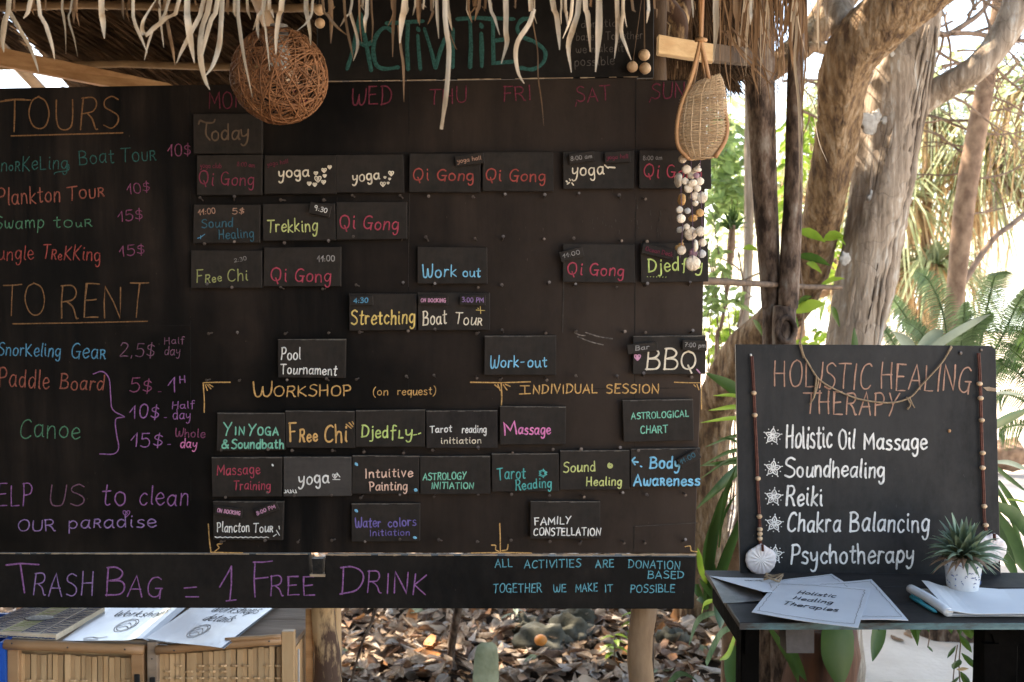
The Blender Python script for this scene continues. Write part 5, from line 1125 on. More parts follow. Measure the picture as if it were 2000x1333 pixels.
slats(38, 256, 1276, 1285, 20, 1, [1330]); slats(309, 549, 1279, 1262, 22, 2, [1301, 1312, 1325])
mb = MB(); mb.slab([Vector((xL, yc+.02, CZ-.016)), Vector((xR, yc+.02, CZ-.016)), Vector((xR, yc+.02, .04)), Vector((xL, yc+.02, .04))], Vector((0, -1, 0)), .004); mb.obj('door_backing', m_bw, cab)
# right side wall of vertical strips
for i in range(7):
    a, b = i/7, (i+1)/7-.01
    mb = MB(); ya, yb_ = lerp(yc, yB, a), lerp(yc, yB, b); xa, xb = lerp(xR, xRb, a), lerp(xR, xRb, b)
    mb.add([(xa-.01, ya, .03), (xb-.01, yb_, .03), (xb-.01, yb_, CZ-.016), (xa-.01, ya, CZ-.016), (xa+R.uniform(0, .003), ya, .03), (xb, yb_, .03), (xb, yb_, CZ-.016), (xa+.001, ya, CZ-.016)], [(0, 1, 2, 3), (4, 5, 6, 7), (0, 4, 7, 3), (1, 5, 6, 2), (3, 2, 6, 7)])
    mb.obj('side_slat', m_bw, cab)
mb = MB(); mb.box((xL+.006, (yc+yB)/2, CZ/2-.01), (.012, yB-yc-.01, CZ-.05)); mb.obj('side_panel', m_bw, cab)
mb = MB(); mb.box(((xL+xR)/2, yB-.006, CZ/2-.01), (xR-xL-.03, .012, CZ-.05)); mb.obj('back_panel', m_dark, cab)
bar('metal_strip', 583, 1268, 584, 1640, 4, M('dull_aluminium', (.42, .43, .45), (.55, .56, .58), rough=.4, metal=.5, bump=.1), y=yc-.004, round_=False, t=.003)
bar('corner_post', 604, 1190, 606, 1640, 15, m_plank, y=yc+.05, round_=False, t=.03)
m_hng = M('black_hinge', (.02, .02, .02), (.04, .04, .04), rough=.5, metal=.5)
bar('hinge', 267, 1318, 268, 1345, 11, m_hng, y=yc-.018, round_=False, t=.004); bar('hinge', 297, 1324, 298, 1350, 11, m_hng, y=yc-.02, round_=False, t=.004)
# book/box with blue pattern
bx = thing('patterned_box', 'flat box lid with blue and cream pattern and dark oval on the cabinet', 'box', onz(0, 1250, CZ))
cz2 = CZ+.014
cs = [(48, 1186), (205, 1186), (110, 1240), (-60, 1231)]
c_ = [onz(u, v, cz2) for u, v in cs]
mb = MB(); mb.slab(c_, Vector((0, 0, 1)), .0135); o = mb.obj('lid', M('cream_card', (.60, .48, .36), (.72, .60, .46), scale=20, rough=.8), bx); bevel(o, .0008)
class BQ:
    def at(s_, u, v, off=0.0):
        s, t = u/200., v/200.; q = (c_[0]*(1-s)+c_[1]*s)*(1-t)+(c_[3]*(1-s)+c_[2]*s)*t; return q+Vector((0, 0, off+.0004))
def stripe(cols, s0, s1, name):
    mb = MB(); st = []
    n = 16
    for i in range(n):
        t0 = 4+192*i/n
        a, b = s0*200+3, s1*200-3; k = R.random()
        st.append([(a, t0+1), (lerp(a, b, .5), t0+6), (b, t0+1+3*k)])
        if k > .3: st.append([(a+2, t0+8), (b-2, t0+6)])
        if k > .5: st.append([((a+b)/2-3, t0+3), ((a+b)/2+3, t0+9)])
    st += [[(s0*200, 2), (s0*200, 100), (s0*200, 198)]]
    ribbons(mb, st, 2.6, BQ(), base=.0003); mb.obj(name, ink(cols), bx)
for cc, s0, s1 in (('navy', .0, .2), ('navy', .2, .36), ('olive', .38, .6), ('navy', .6, .8), ('navy', .82, 1.0)): stripe(cc, s0, s1, 'printed_pattern')
mb = MB(); mb.ball(BQ().at(95, 95, .001), .034, 16, sc=(1.0, .62, .04)); mb.obj('dark_oval', M('slate_oval', (.05, .045, .045), (.08, .07, .07), scale=60, rough=.5), bx, smooth=True)
mb = MB(); st = []
for i in range(24):
    s = i/24*200; st.append([(s, 0), (s+4, 0)])
class BS:
    def at(s_, u, v, off=0.0):
        q = c_[3]*(1-u/200.)+c_[2]*(u/200.); return q+Vector((0, -.0012-off, -.009+v*.0005))
ribbons(mb, [[(i*8, -1+2*(i % 2)), (i*8+5, 1)] for i in range(25)], 5, BS(), base=.0003); mb.obj('printed_edge', ink('navy'), bx)
# brochures
bro = M('glossy_brochure', (.42, .46, .51), (.52, .56, .61), scale=3, stretch=(1, .6, 1), rough=.25, bump=.3, bscale=3, spec=.6, bdist=.03)
def emblem(parent, sp, s, t, r_):
    K = 200.0
    class Q:
        def at(s_, u, v, off=0.0): return sp.at(u/K, v/K, off)
    st = [[((s+r_*k*math.cos(a))*K, (t+r_*k*1.3*math.sin(a))*K) for a in np.linspace(0, 6.28, 22)] for k in (1, .8)]
    st += [cr([((s-r_*.7)*K, (t+.02)*K), (s*K, (t-.05)*K), ((s+r_*.7)*K, (t+.03)*K)], 4), cr([((s-r_*.5)*K, (t+.06)*K), (s*K, (t+.02)*K), ((s+r_*.6)*K, (t+.06)*K)], 4)]
    mb = MB(); ribbons(mb, st, 1.7, Q(), base=.0004); mb.obj('printed_emblem', ink('grey'), parent)
    mb = MB(); ribbons(mb, [cr([((s-.3)*K, (t+.28)*K), ((s-.22)*K, (t+.25)*K), ((s-.14)*K, (t+.27)*K), ((s-.05)*K, (t+.25)*K)], 3), [((s-.28)*K, (t+.31)*K), ((s-.12)*K, (t+.30)*K)]], 2.4, Q(), base=.0004); mb.obj('printed_motif', ink('grey'), parent)
gb = 'brochures on the cabinet'
o, sp = sheet('brochure', 'glossy white brochure reading Workshops, between the patterned box and the other brochure', [(237, 1166), (393, 1166), (290, 1255), (122, 1251)], CZ+.002, bro, cat='brochure', group=gb, curl=lambda s, t: .012*math.exp(-((s-.9)/.1)**2)*(1-.4*t))
print_on(o, sp, [('Holistic', .26, .80, .27, .14), ('Workshops', .22, .86, .48, .13)], wd=.010); emblem(o, sp, .52, .68, .11)
for k in range(2):
    o, sp = sheet('brochure', 'lower sheet of the brochure stack reaching past the cabinet edge' if k == 0 else 'glossy white brochure reading Workshops details, on top of its stack over the second door', [(413+k*-5, 1166), (565-k*4, 1166), (438-k*6, 1268), (285, 1250-k*2)], CZ+.004+k*.004, bro, cat='brochure', group=gb)
    if k: print_on(o, sp, [('Workshops', .30, .88, .37, .15), ('details', .34, .70, .56, .14)], wd=.010); emblem(o, sp, .48, .76, .10)
mb = MB(); st = P(0, 1262, 2.35)
t_ = thing('plastic_crate', 'bright blue plastic crate edge at the far left beside the cabinet', 'crate', (P(-60, 1300, 2.3).x, 2.3, 0))
mpl = M('blue_plastic', (.01, .09, .42), (.015, .11, .48), rough=.35, bump=0)
xa = P(3.5, 1250, 2.19).x
for nm_, c, s_ in (('side', (xa-.005, 2.3, .42), (.01, .2, .66)), ('side', (xa-.29, 2.3, .42), (.01, .2, .66)), ('front', (xa-.15, 2.2, .42), (.28, .01, .66)), ('back', (xa-.15, 2.4, .42), (.28, .01, .66)), ('base', (xa-.15, 2.3, .05), (.3, .21, .06))):
    mb = MB(); mb.box(c, s_); mb.obj(nm_, mpl, t_)

# ================================================================== TREES
m_bk = {
 'dark': M('dark_mottled_bark', (.035, .022, .016), (.15, .10, .072), scale=26, stretch=(1.3, 1.3, .5), detail=10, bscale=50, rough=.9, bump=.9, bdist=.006, c3=(.26, .22, .18), pos=(.40, .54)),
 'gold': M('golden_brown_bark', (.085, .05, .03), (.24, .15, .078), scale=26, stretch=(1.5, 1.5, .4), rough=.85, bump=1.0, bdist=.02, bscale=34, detail=11, c3=(.33, .25, .17), pos=(.38, .53)),
 'pale': M('pale_grey_bark', (.20, .15, .11), (.34, .27, .205), scale=15, stretch=(2.2, 2.2, .28), rough=.85, bump=.8, bdist=.012, bscale=24, detail=11, c3=(.52, .49, .44), pos=(.38, .56)),
 'thin': M('smooth_brown_bark', (.14, .08, .05), (.31, .20, .13), scale=18, stretch=(1, 1, .8), rough=.7, bump=.5, bdist=.004),
 'twig': M('twig_bark', (.13, .085, .06), (.27, .19, .14), scale=12, rough=.8, bump=.3)}
def crack(m, k=1.0):
    """long dark fissures in the bark"""
    t = m.node_tree; b = t.nodes['Principled BSDF']; L = t.links.new
    src = b.inputs['Base Color'].links[0].from_socket
    tc = t.nodes.new('ShaderNodeTexCoord'); mp = t.nodes.new('ShaderNodeMapping'); mp.inputs['Scale'].default_value = (1, 1, .22); L(tc.outputs['Object'], mp.inputs[0])
    nz = t.nodes.new('ShaderNodeTexNoise'); nz.inputs['Scale'].default_value = 5; L(tc.outputs['Object'], nz.inputs['Vector'])
    ad = t.nodes.new('ShaderNodeMixRGB'); ad.blend_type = 'LINEAR_LIGHT'; ad.inputs[0].default_value = .12; L(mp.outputs[0], ad.inputs[1]); L(nz.outputs['Color'], ad.inputs[2])
    v = t.nodes.new('ShaderNodeTexVoronoi'); v.feature = 'DISTANCE_TO_EDGE'; v.inputs['Scale'].default_value = 11; L(ad.outputs[0], v.inputs['Vector'])
    r = t.nodes.new('ShaderNodeMapRange'); r.inputs['From Max'].default_value = .03; r.inputs['To Min'].default_value = 1-.6*k; r.inputs['To Max'].default_value = 1; L(v.outputs['Distance'], r.inputs['Value'])
    x = t.nodes.new('ShaderNodeMixRGB'); x.blend_type = 'MULTIPLY'; x.inputs[0].default_value = 1; L(src, x.inputs[1]); L(r.outputs[0], x.inputs[2]); L(x.outputs[0], b.inputs['Base Color'])
    n2 = t.nodes.new('ShaderNodeBump'); n2.inputs['Strength'].default_value = .6; n2.inputs['Distance'].default_value = .01; L(r.outputs[0], n2.inputs['Height'])
    old = b.inputs['Normal'].links[0].from_node; L(n2.outputs[0], old.inputs['Normal'])
crack(m_bk['gold'], .3); crack(m_bk['pale'], .3)
def limb(name, pts, m, parent, seg=16, rough=.07, rs=4, seed=0, ground=None, n=5):
    """pts: (u,v,width_px,depth); ground adds a foot on the ground"""
    q = []
    for u, v, w_, y in pts: a = P(u, v, y); q.append((a, px(w_, y)/2))
    if ground: q.append((Vector((ground[0], ground[1], -.06)), ground[2]))
    c = cr([a for a, r in q], n); rr_ = [r for a, r in q]; rad_ = [interp(rr_, i/(len(c)-1)) for i in range(len(c))]
    mb = MB().tube(c, rad_, seg, rough=rough, rs_scale=rs, seed=seed); return mb.obj(name, m, parent, smooth=True)
# leaves ------------------------------------------------------------------
def lm(name, a, b, tr=.45, rough=.45, rand=0): return island_var(M(name, a, b, scale=6, rough=rough, bump=.08, trans=tr, spec=.4), .55, 1.45)
m_leaf = lm('green_leaf', (.035, .085, .015), (.09, .16, .03)); m_leaf2 = lm('yellow_green_leaf', (.16, .28, .03), (.30, .42, .06), .5)
m_strap = island_var(M('strap_leaf', (.03, .075, .018), (.07, .13, .03), scale=4, stretch=(1, 1, .4), rough=.4, bump=.1, trans=.3, spec=.45), .75, 1.3)
m_mid = lm('mid_green_leaf', (.16, .25, .08), (.32, .44, .17), .5)
m_agave = M('pale_grey_green_leaf', (.26, .32, .24), (.38, .44, .34), scale=6, rough=.5, trans=.2)
m_pand = island_var(M('pandanus_leaf', (.26, .32, .17), (.50, .55, .36), scale=5, rough=.5, bump=.1, trans=.45, spec=.3), .5, 1.5)  # pandanus leaves, green and dry, lightened in place of background haze
m_pdry = island_var(M('dry_hanging_leaf', (.38, .26, .14), (.62, .46, .29), scale=5, rough=.7, bump=.1, trans=.4, spec=.2), .5, 1.5)
def leafmesh(mb, c, d, l, w_, up=(0, 0, 1), droop=.2, fold=.22, n=4):
    d = Vector(d).normalized(); c = Vector(c); pts = []
    for i in range(n+1):
        t = i/n; pts.append(c+d*l*t+Vector((0, 0, -droop*l*t*t)))
    sh = [.12, .75, 1, .7, .05] if n == 4 else [.1, 1, .05] if n == 2 else [max(.05, math.sin(math.pi*min(1, (i/n)*.96+.04)))**.8 for i in range(n+1)]
    s_ = d.cross(Vector(up));
    if s_.length < .1: s_ = Vector((1, 0, 0))
    mb.strip(pts, [w_*k for k in sh], side=s_, fold=fold)
def crown(name, parent, cen, ext, n, l, m, seed, cut=None):
    rr = random.Random(seed); mb = MB(); k = 0
    cl = [Vector((rr.gauss(0, .5), rr.gauss(0, .5), rr.gauss(0, .5))) for _ in range(max(8, n//60))]
    for i in range(n):
        o = cl[i % len(cl)]; p = Vector(cen)+Vector(((o.x+rr.gauss(0, .16))*ext[0], (o.y+rr.gauss(0, .16))*ext[1], (o.z+rr.gauss(0, .13))*ext[2]))
        if cut and cut(p): continue
        a = rr.random()*6.28; leafmesh(mb, p, (math.cos(a), math.sin(a), rr.uniform(-.7, .4)), l*rr.uniform(.6, 1.2), l*.42*rr.uniform(.7, 1.1), droop=.15, n=2)
    return mb.obj(name, m, parent)

t1 = thing('twin_stem_tree', 'slim dark twin-stemmed tree with mottled bark right beside the board, behind the sign', 'tree', (P(1510, 666, 3.0).x, 3.0, 0))
gx = P(1512, 900, 3.0).x
limb('trunk', [(1476, -160, 66, 3.0), (1480, 0, 64, 3.0), (1484, 110, 58, 3.0), (1487, 200, 55, 3.0), (1495, 380, 47, 3.0), (1502, 500, 42, 3.0), (1507, 600, 38, 3.0), (1512, 690, 46, 3.0)], m_bk['dark'], t1, seed=1, ground=(gx, 3.0, .05))
limb('trunk', [(1556, -160, 30, 2.96), (1558, 0, 28, 2.96), (1552, 200, 30, 2.96), (1549, 380, 33, 2.96), (1543, 500, 37, 2.96), (1538, 600, 38, 2.96), (1530, 700, 46, 2.96)], m_bk['dark'], t1, seed=5, ground=(gx+.05, 2.96, .06))
limb('branch', [(1478, 40, 40, 3.0), (1440, -20, 34, 3.05), (1380, -110, 30, 3.1)], m_bk['dark'], t1, seed=7)
MB().tube([P(1535, 645, 2.93)+Vector((px(17, 2.9)*math.cos(a), 0, px(24, 2.9)*math.sin(a))) for a in np.linspace(0, 6.28, 16)[:-1]], .009, 7, closed=True, rough=.2).obj('knot_ring', m_bk['dark'], t1, smooth=True)
MB().ball(P(1535, 645, 2.94), .02, 10, sc=(.8, .4, 1.3), dent=.3).obj('knot', m_bk['thin'], t1, smooth=True)

t2 = thing('leaning_tree', 'thick leaning tree with golden brown bark that bends behind the therapy sign', 'tree', (P(1390, 900, 4.6).x, 4.6, 0))
limb('trunk', [(1905, -110, 130, 3.5), (1835, -55, 128, 3.5), (1775, -5, 124, 3.55), (1722, 48, 116, 3.6), (1672, 100, 108, 3.65), (1648, 160, 94, 3.7), (1641, 225, 86, 3.75), (1629, 300, 82, 3.8), (1614, 380, 78, 3.85), (1598, 460, 76, 3.95), (1574, 545, 74, 4.05), (1520, 625, 76, 4.2), (1455, 690, 80, 4.35), (1412, 760, 76, 4.5), (1388, 850, 76, 4.6)], m_bk['gold'], t2, seg=36, rough=.11, rs=6, seed=3, ground=(P(1370, 1000, 4.6).x, 4.62, .12), n=8)
limb('branch', [(1648, 60, 50, 3.7), (1640, 0, 54, 3.8), (1690, -70, 50, 3.9)], m_bk['pale'], t2, seed=8)
limb('branch', [(1655, -30, 70, 4.4), (1612, 35, 62, 4.35), (1575, 80, 56, 4.3), (1530, 118, 48, 4.25), (1490, 150, 40, 4.2)], m_bk['gold'], t2, seg=16, seed=4)
limb('branch', [(1612, 96, 22, 4.3), (1585, 92, 20, 4.2), (1560, 110, 18, 4.1)], m_bk['gold'], t2, seed=6)
t3 = thing('pale_grey_tree', 'tall pale grey tree with a straight fissured trunk standing behind the therapy sign', 'tree', (P(1640, 1000, 3.9).x, 3.9, 0))
limb('trunk', [(1826, -150, 70, 3.95), (1806, -20, 72, 3.95), (1786, 60, 84, 3.92), (1766, 130, 104, 3.9), (1742, 230, 120, 3.9), (1726, 320, 118, 3.9), (1712, 410, 112, 3.9), (1695, 500, 104, 3.9), (1680, 590, 104, 3.9), (1666, 680, 106, 3.9), (1650, 850, 108, 3.9)], m_bk['pale'], t3, seg=40, rough=.13, rs=6, seed=12, ground=(P(1600, 1250, 3.9).x, 3.9, .15), n=8)
TP = [(1786, 60, 84), (1766, 130, 104), (1742, 230, 120), (1726, 320, 118), (1712, 410, 112), (1695, 500, 104), (1680, 590, 104), (1666, 680, 106), (1658, 760, 107)]
m_fis = M('dark_fissure', (.03, .02, .014), (.09, .06, .042), scale=30, bump=.5)
def ridge(nm, k0, k1, s0, s1, w_, m, seed, proud=1.0):
    q = []
    for k in range(k0, k1+1):
        u, v, ww = TP[k]; s = lerp(s0, s1, (k-k0)/max(1, k1-k0))+.05*math.sin(k*1.9+seed); r_ = px(ww, 3.9)/2
        c = P(u, v, 3.9); q.append(c+Vector((r_*s, -r_*math.sqrt(max(0, 1-s*s))*proud, 0)))
    c = cr(q, 6); mb = MB().tube(c, [px(w_, 3.9)*.5*(.35+.65*math.sin(math.pi*i/(len(c)-1)))*(1+.3*math.sin(i*1.3+seed)) for i in range(len(c))], 7, rough=.3, rs_scale=12, seed=seed); return mb.obj(nm, m, t3, smooth=True)
for i_, (k0, k1, s0, s1, w_) in enumerate([(0, 8, .30, .18, 13), (1, 8, .50, .42, 15), (1, 7, .72, .66, 16), (0, 5, .12, .02, 10), (2, 8, -.25, -.3, 12), (3, 8, -.6, -.55, 12), (0, 4, .85, .88, 12)]): ridge('bark_ridge', k0, k1, s0, s1, w_*.8, m_bk['pale'], i_, .95)
for i_, (k0, k1, s0, s1, w_) in enumerate([(0, 8, .60, .55, 4.5), (1, 6, .40, .30, 3.5), (3, 8, .08, .0, 3), (2, 5, -.45, -.42, 2.5)]): ridge('bark_fissure', k0, k1, s0, s1, w_*.7, m_fis, i_+20, 1.0)
for u_, v_, r_ in ((1698, 240, 17), (1712, 226, 9), (1742, 105, 5), (1705, 385, 10), (1650, 505, 10), (1730, 235, 8)):
    MB().ball(P(u_, v_, 3.9-px(100, 3.9)*.47), px(r_, 3.9), 14, sc=(1, .18, 1.15), dent=.3, seed=r_).obj('lichen_patch', M('pale_lichen', (.34, .32, .29), (.48, .46, .42), scale=60), t3, smooth=True)
limb('branch', [(1775, 215, 60, 3.9), (1810, 190, 56, 3.9), (1855, 165, 50, 3.85), (1905, 135, 50, 3.8), (1945, 92, 52, 3.8), (1980, 30, 56, 3.8), (2010, -60, 56, 3.8)], m_bk['pale'], t3, seg=18, seed=13, n=7)
t4 = thing('slim_brown_tree', 'slim brown tree leaning right, in front of the beach behind the sign', 'tree', (P(1858, 760, 5.2).x, 5.2, 0))
limb('trunk', [(1960, -140, 30, 5.2), (1953, -10, 28, 5.2), (1944, 60, 29, 5.2), (1928, 150, 33, 5.2), (1908, 250, 37, 5.2), (1894, 330, 38, 5.2), (1881, 420, 37, 5.2), (1871, 520, 35, 5.2), (1862, 620, 34, 5.2), (1855, 720, 36, 5.2)], m_bk['thin'], t4, seed=15, ground=(P(1852, 900, 5.2).x, 5.2, .055))
limb('branch', [(1866, 580, 14, 5.2), (1882, 552, 13, 5.25), (1915, 500, 12, 5.3), (1945, 462, 11, 5.35), (1975, 440, 11, 5.4), (2020, 402, 10, 5.5)], m_bk['twig'], t4, seg=8, seed=16)
t5 = thing('thin_pale_tree', 'thin pale trunk seen between the board and the dark twin stems', 'tree', (P(1458, 700, 5.8).x, 5.8, 0))
limb('trunk', [(1466, -60, 20, 5.8), (1464, 130, 20, 5.8), (1464, 300, 20, 5.8), (1462, 450, 19, 5.8), (1458, 560, 19, 5.8), (1452, 660, 20, 5.8)], m_bk['pale'], t5, seg=10, seed=17, ground=(P(1450, 760, 5.8).x, 5.8, .035))
# fine branches and twigs at the upper right
def branchy(u, v, a, l, w_, y, lev, mb, rr):
    pts = [(u, v)]; k = 4
    for i in range(k):
        a += rr.uniform(-.3, .3); u += l/k*math.cos(a); v -= l/k*math.sin(a); pts.append((u, v))
    q = cr([P(pu, pv, y+.02*i) for i, (pu, pv) in enumerate(pts)], 3)
    mb.tube(q, [px(lerp(w_, w_*.5, i/(len(q)-1))*.85, y) for i in range(len(q))], 5)
    if lev > 0:
        for i in range(rr.choice((2, 3, 3))):
            j = rr.randint(1, k); branchy(pts[j][0], pts[j][1], a+rr.choice((-1, 1))*rr.uniform(.4, 1.1), l*rr.uniform(.45, .75), w_*.55, y+rr.uniform(-.15, .15), lev-1, mb, rr)
for i, (pl_, w_) in enumerate([([(1822, 62), (1850, 68), (1885, 48), (1920, 20), (1945, -25)], 13), ([(1860, 66), (1900, 66), (1950, 74), (2010, 82)], 11), ([(1843, 68), (1838, 95), (1828, 120), (1818, 152)], 6), ([(1800, 66), (1826, 58), (1860, 42)], 6), ([(1600, 76), (1640, 82), (1680, 84)], 8)]):
    limb('branch', [(u, v, w_*(1-.08*j), 4.3+.05*j) for j, (u, v) in enumerate(pl_)], m_bk['twig'], t3 if i < 4 else t2, seg=8, seed=20+i)
mb = MB(); rr = random.Random(44)
for (u, v, a, l, w_) in [(1885, 50, 1.2, 70, 4), (1900, 66, .6, 90, 4.5), (1850, 60, 2.0, 60, 3.5), (1920, 70, -.7, 90, 4), (1935, 60, 1.9, 80, 4), (1960, 75, 1.0, 90, 4), (1905, 20, 2.2, 70, 4), (1850, 68, -1.2, 80, 3.5), (1990, 80, 2.0, 100, 4.5), (1960, 76, -1.9, 90, 3.5), (1870, 100, .2, 80, 3), (1830, 100, -.6, 120, 4), (1840, 130, .3, 130, 4), (1890, 30, .9, 100, 4), (1950, 20, 2.6, 110, 4), (1860, 190, -.5, 120, 3.5), (1930, 110, -1.0, 110, 4)]: branchy(u, v, a, l, w_, 4.4, 2, mb, rr)
tag(mb.obj('twigs', m_bk['twig'], t3), kind='stuff')
mb = MB()
for (u, v, a, l, w_) in [(1900, 180, 2.9, 90, 4), (1925, 190, 2.7, 120, 4), (1990, 120, 3.9, 130, 4), (1975, 165, .3, 100, 3), (1910, 260, 2.8, 110, 4), (1900, 235, 3.4, 120, 4), (1920, 140, .8, 90, 4), (1890, 350, .3, 150, 3), (1940, 190, -.2, 110, 3), (1905, 290, 2.9, 100, 3), (1885, 420, .2, 120, 2.5), (1900, 220, .2, 120, 3.5), (1915, 260, -.1, 110, 3), (1880, 300, 2.7, 130, 3), (1895, 330, 3.3, 120, 3)]: branchy(u, v, a, l, w_, 5.3, 2, mb, rr)
tag(mb.obj('twigs', m_bk['twig'], t4), kind='stuff')
mb = MB()
for (u, v, a, l, w_) in [(1440, 640, 1.2, 150, 4), (1410, 700, .5, 120, 3), (1390, 560, 1.4, 100, 2.5), (1560, 215, -.2, 90, 4), (1530, 160, .1, 110, 4), (1600, 165, 3.0, 90, 3), (1440, 560, .9, 120, 3)]: branchy(u, v, a, l, w_, 4.9, 2, mb, rr)
tag(mb.obj('twigs', m_bk['twig'], t2), kind='stuff')
# crowns high above the picture (their shade falls on the ground)
hi = lambda p: (p.z < 1.55+p.y*.40)
crown('crown', t2, (1.6, 3.6, 4.4), (1.7, 1.5, .8), 2600, .15, m_leaf, 1, hi)
crown('crown', t3, (2.6, 4.6, 5.4), (1.9, 1.8, .9), 2600, .15, m_leaf, 2, hi)
crown('crown', t1, (.9, 3.2, 4.6), (1.1, 1.0, .6), 1200, .12, m_leaf, 3, hi)
crown('crown', t4, (2.8, 6.0, 5.2), (1.4, 1.3, .8), 1500, .13, m_leaf, 4, hi)

shade = thing('added_shade_tree', 'broad dark tree whose leafy crown shades the place from the left', 'tree', (-3.4, -1.6, 0))  # tree added out of view to dim the light on the board
MB().tube(cr([(-3.4, -1.6, -.1), (-3.3, -1.6, 1.2), (-3.1, -1.4, 2.6), (-2.6, -1.2, 4.0)], 5), [.2]*16, 14, rough=.1).obj('trunk', m_bk['dark'], shade, smooth=True)
for bx_, by_, bz_ in ((-1.0, -.6, 4.4), (-4.4, .4, 4.2), (-3.0, -3.4, 4.3), (.4, -2.2, 4.7)): MB().tube(cr([(-3.1, -1.4, 2.6), (lerp(-3.1, bx_, .5), lerp(-1.4, by_, .5), 3.7), (bx_, by_, bz_)], 5), [.08]*11, 9, rough=.1).obj('branch', m_bk['dark'], shade, smooth=True)
crown('crown', shade, (-2.9, -1.2, 4.0), (2.6, 2.3, 1.0), 9000, .22, m_leaf, 11, lambda p: p.z < 2.4 or (p.y > 0 and p.z < 1.55+p.y*.5+.3))

for i_, (tx, ty, cx_, cy_, lab_) in enumerate([(-2.6, 7.6, -1.9, 6.6, 'tall tree behind the left end of the shelter with a wide crown'), (-.75, 8.6, -.6, 6.1, 'tree whose trunk is hidden by the board and whose crown roofs the clearing')]):  # trees added out of sight so their crowns shade litter and sand
    bt = thing('added_back_tree', lab_, 'tree', (tx, ty, 0))
    MB().tube(cr([(tx, ty, -.1), (tx+.05, ty, 1.5), (lerp(tx, cx_, .4), lerp(ty, cy_, .4), 3.2), (cx_, cy_, 4.6)], 5), [.13]*16, 12, rough=.1).obj('trunk', m_bk['pale'], bt, smooth=True)
    crown('crown', bt, (cx_, cy_, 4.9), [(2.3, 1.7, .9), (1.7, 1.1, .7)][i_], [6000, 2200][i_], .2, m_leaf, 31+i_, lambda p: p.z < 1.55+p.y*.30)

# ---------------- pandanus trees with hanging dry skirts
def pandanus(label, base, trunk_h, heads, seed, dens=1.0):
    rr = random.Random(seed); t = thing('pandanus_tree', label, 'tree', base)
    b = Vector(base); mb = MB(); mb.tube([b+Vector((0, 0, -.1)), b+Vector((.05, 0, trunk_h*.5)), b+Vector((0, 0, trunk_h))], [.07, .055, .05], 10, rough=.1); mb.obj('trunk', m_bk['thin'], t, smooth=True)
    g_, d_ = MB(), MB()
    for (hx, hy, hz, r_) in heads:
        h = b+Vector((hx, hy, hz)); mb = MB(); mb.tube(cr([b+Vector((0, 0, trunk_h*.9)), (b+Vector((0, 0, trunk_h))+h)/2+Vector((0, 0, -.1)), h], 5), .035, 8, rough=.1); mb.obj('branch', m_bk['thin'], t, smooth=True)
        for i in range(int(95*dens)):
            an = rr.random()*6.28; el = rr.uniform(-.3, 1.4); l = r_*rr.uniform(.8, 1.25); d = Vector((math.cos(an)*math.cos(el), math.sin(an)*math.cos(el), math.sin(el)))
            pts = [h+d*l*s+Vector((0, 0, -l*1.0*s**2.4)) for s in (0, .25, .5, .75, 1)]
            g_.strip(pts, [.022, .026, .022, .014, .003], side=d.cross(Vector((0, 0, 1))), fold=.3)
        for i in range(int(75*dens)):
            an = rr.random()*6.28; o = Vector((math.cos(an), math.sin(an), 0))*rr.uniform(.02, .32)*r_*2; l = r_*rr.uniform(.6, 1.5)
            pts = [h+o*.2, h+o*.8+Vector((0, 0, -.15*l)), h+o+Vector((rr.uniform(-.05, .05), 0, -.6*l)), h+o*1.1+Vector((rr.uniform(-.08, .08), 0, -l))]
            d_.strip(pts, [.014, .016, .013, .004], side=(math.cos(an*3), math.sin(an*3), 0), fold=.3)
    tag(g_.obj('green_leaves', m_pand, t), kind='stuff'); tag(d_.obj('hanging_dry_leaves', m_pdry, t), kind='stuff')
q = P(1800, 700, 7.0); pandanus('pandanus tree with drooping green and dry leaves left of the slim brown tree', (q.x, 7.0, 0), 1.2, [(-.25, 0, 2.2, .65), (.1, .2, 2.75, .7), (-.5, .3, 2.9, .7), (.0, -.2, 1.7, .5), (.38, .1, 2.35, .6)], 1)
q = P(1975, 700, 6.6); pandanus('pandanus tree with long hanging leaves at the right edge of the picture', (q.x+.55, 6.6, 0), 1.6, [(-.45, 0, 2.85, .65), (.1, 0, 2.75, .6), (-.62, .3, 2.5, .45), (-.25, -.3, 2.7, .55), (.4, 0, 3.0, .8)], 2)
q = P(1440, 700, 8.5); pandanus('far pandanus tree seen between the thin pale trunk and the dark stems', (q.x+.5, 8.5, 0), 1.6, [(-.1, 0, 2.4, .7), (.35, 0, 2.9, .7), (.75, 0, 2.2, .6), (.6, .2, 1.6, .5)], 3, .7)
# small palm-like shoot between board and trees
t = thing('young_palm', 'young palm with brown fibrous neck and a fan of green leaves beside the board', 'plant', (P(1410, 700, 5.0).x, 5.0, 0))
limb('stem', [(1430, 440, 12, 5), (1428, 480, 17, 5), (1424, 520, 10, 5), (1418, 580, 8, 5), (1408, 640, 8, 5), (1398, 700, 7, 5)], m_bk['thin'], t, seg=8, ground=(P(1392, 780, 5).x, 5.0, .012))
for i in range(13):
    a = lerp(-.95, .95, i/12); b = P(1429, 452, 5); l = px(58, 5)*R.uniform(.8, 1.1); mb = MB()
    pts = [b+Vector((math.sin(a)*l*s*(.5 if abs(a) < .5 else .8), R.uniform(-.02, .02), math.cos(a)*l*s-(l*.5*abs(a)*s*s))) for s in (0, .3, .6, 1)]
    mb.strip(pts, [px(3, 5), px(7, 5), px(6, 5), px(1, 5)], side=(1, 0, 0), fold=.3); mb.obj('leaf', m_strap, t)
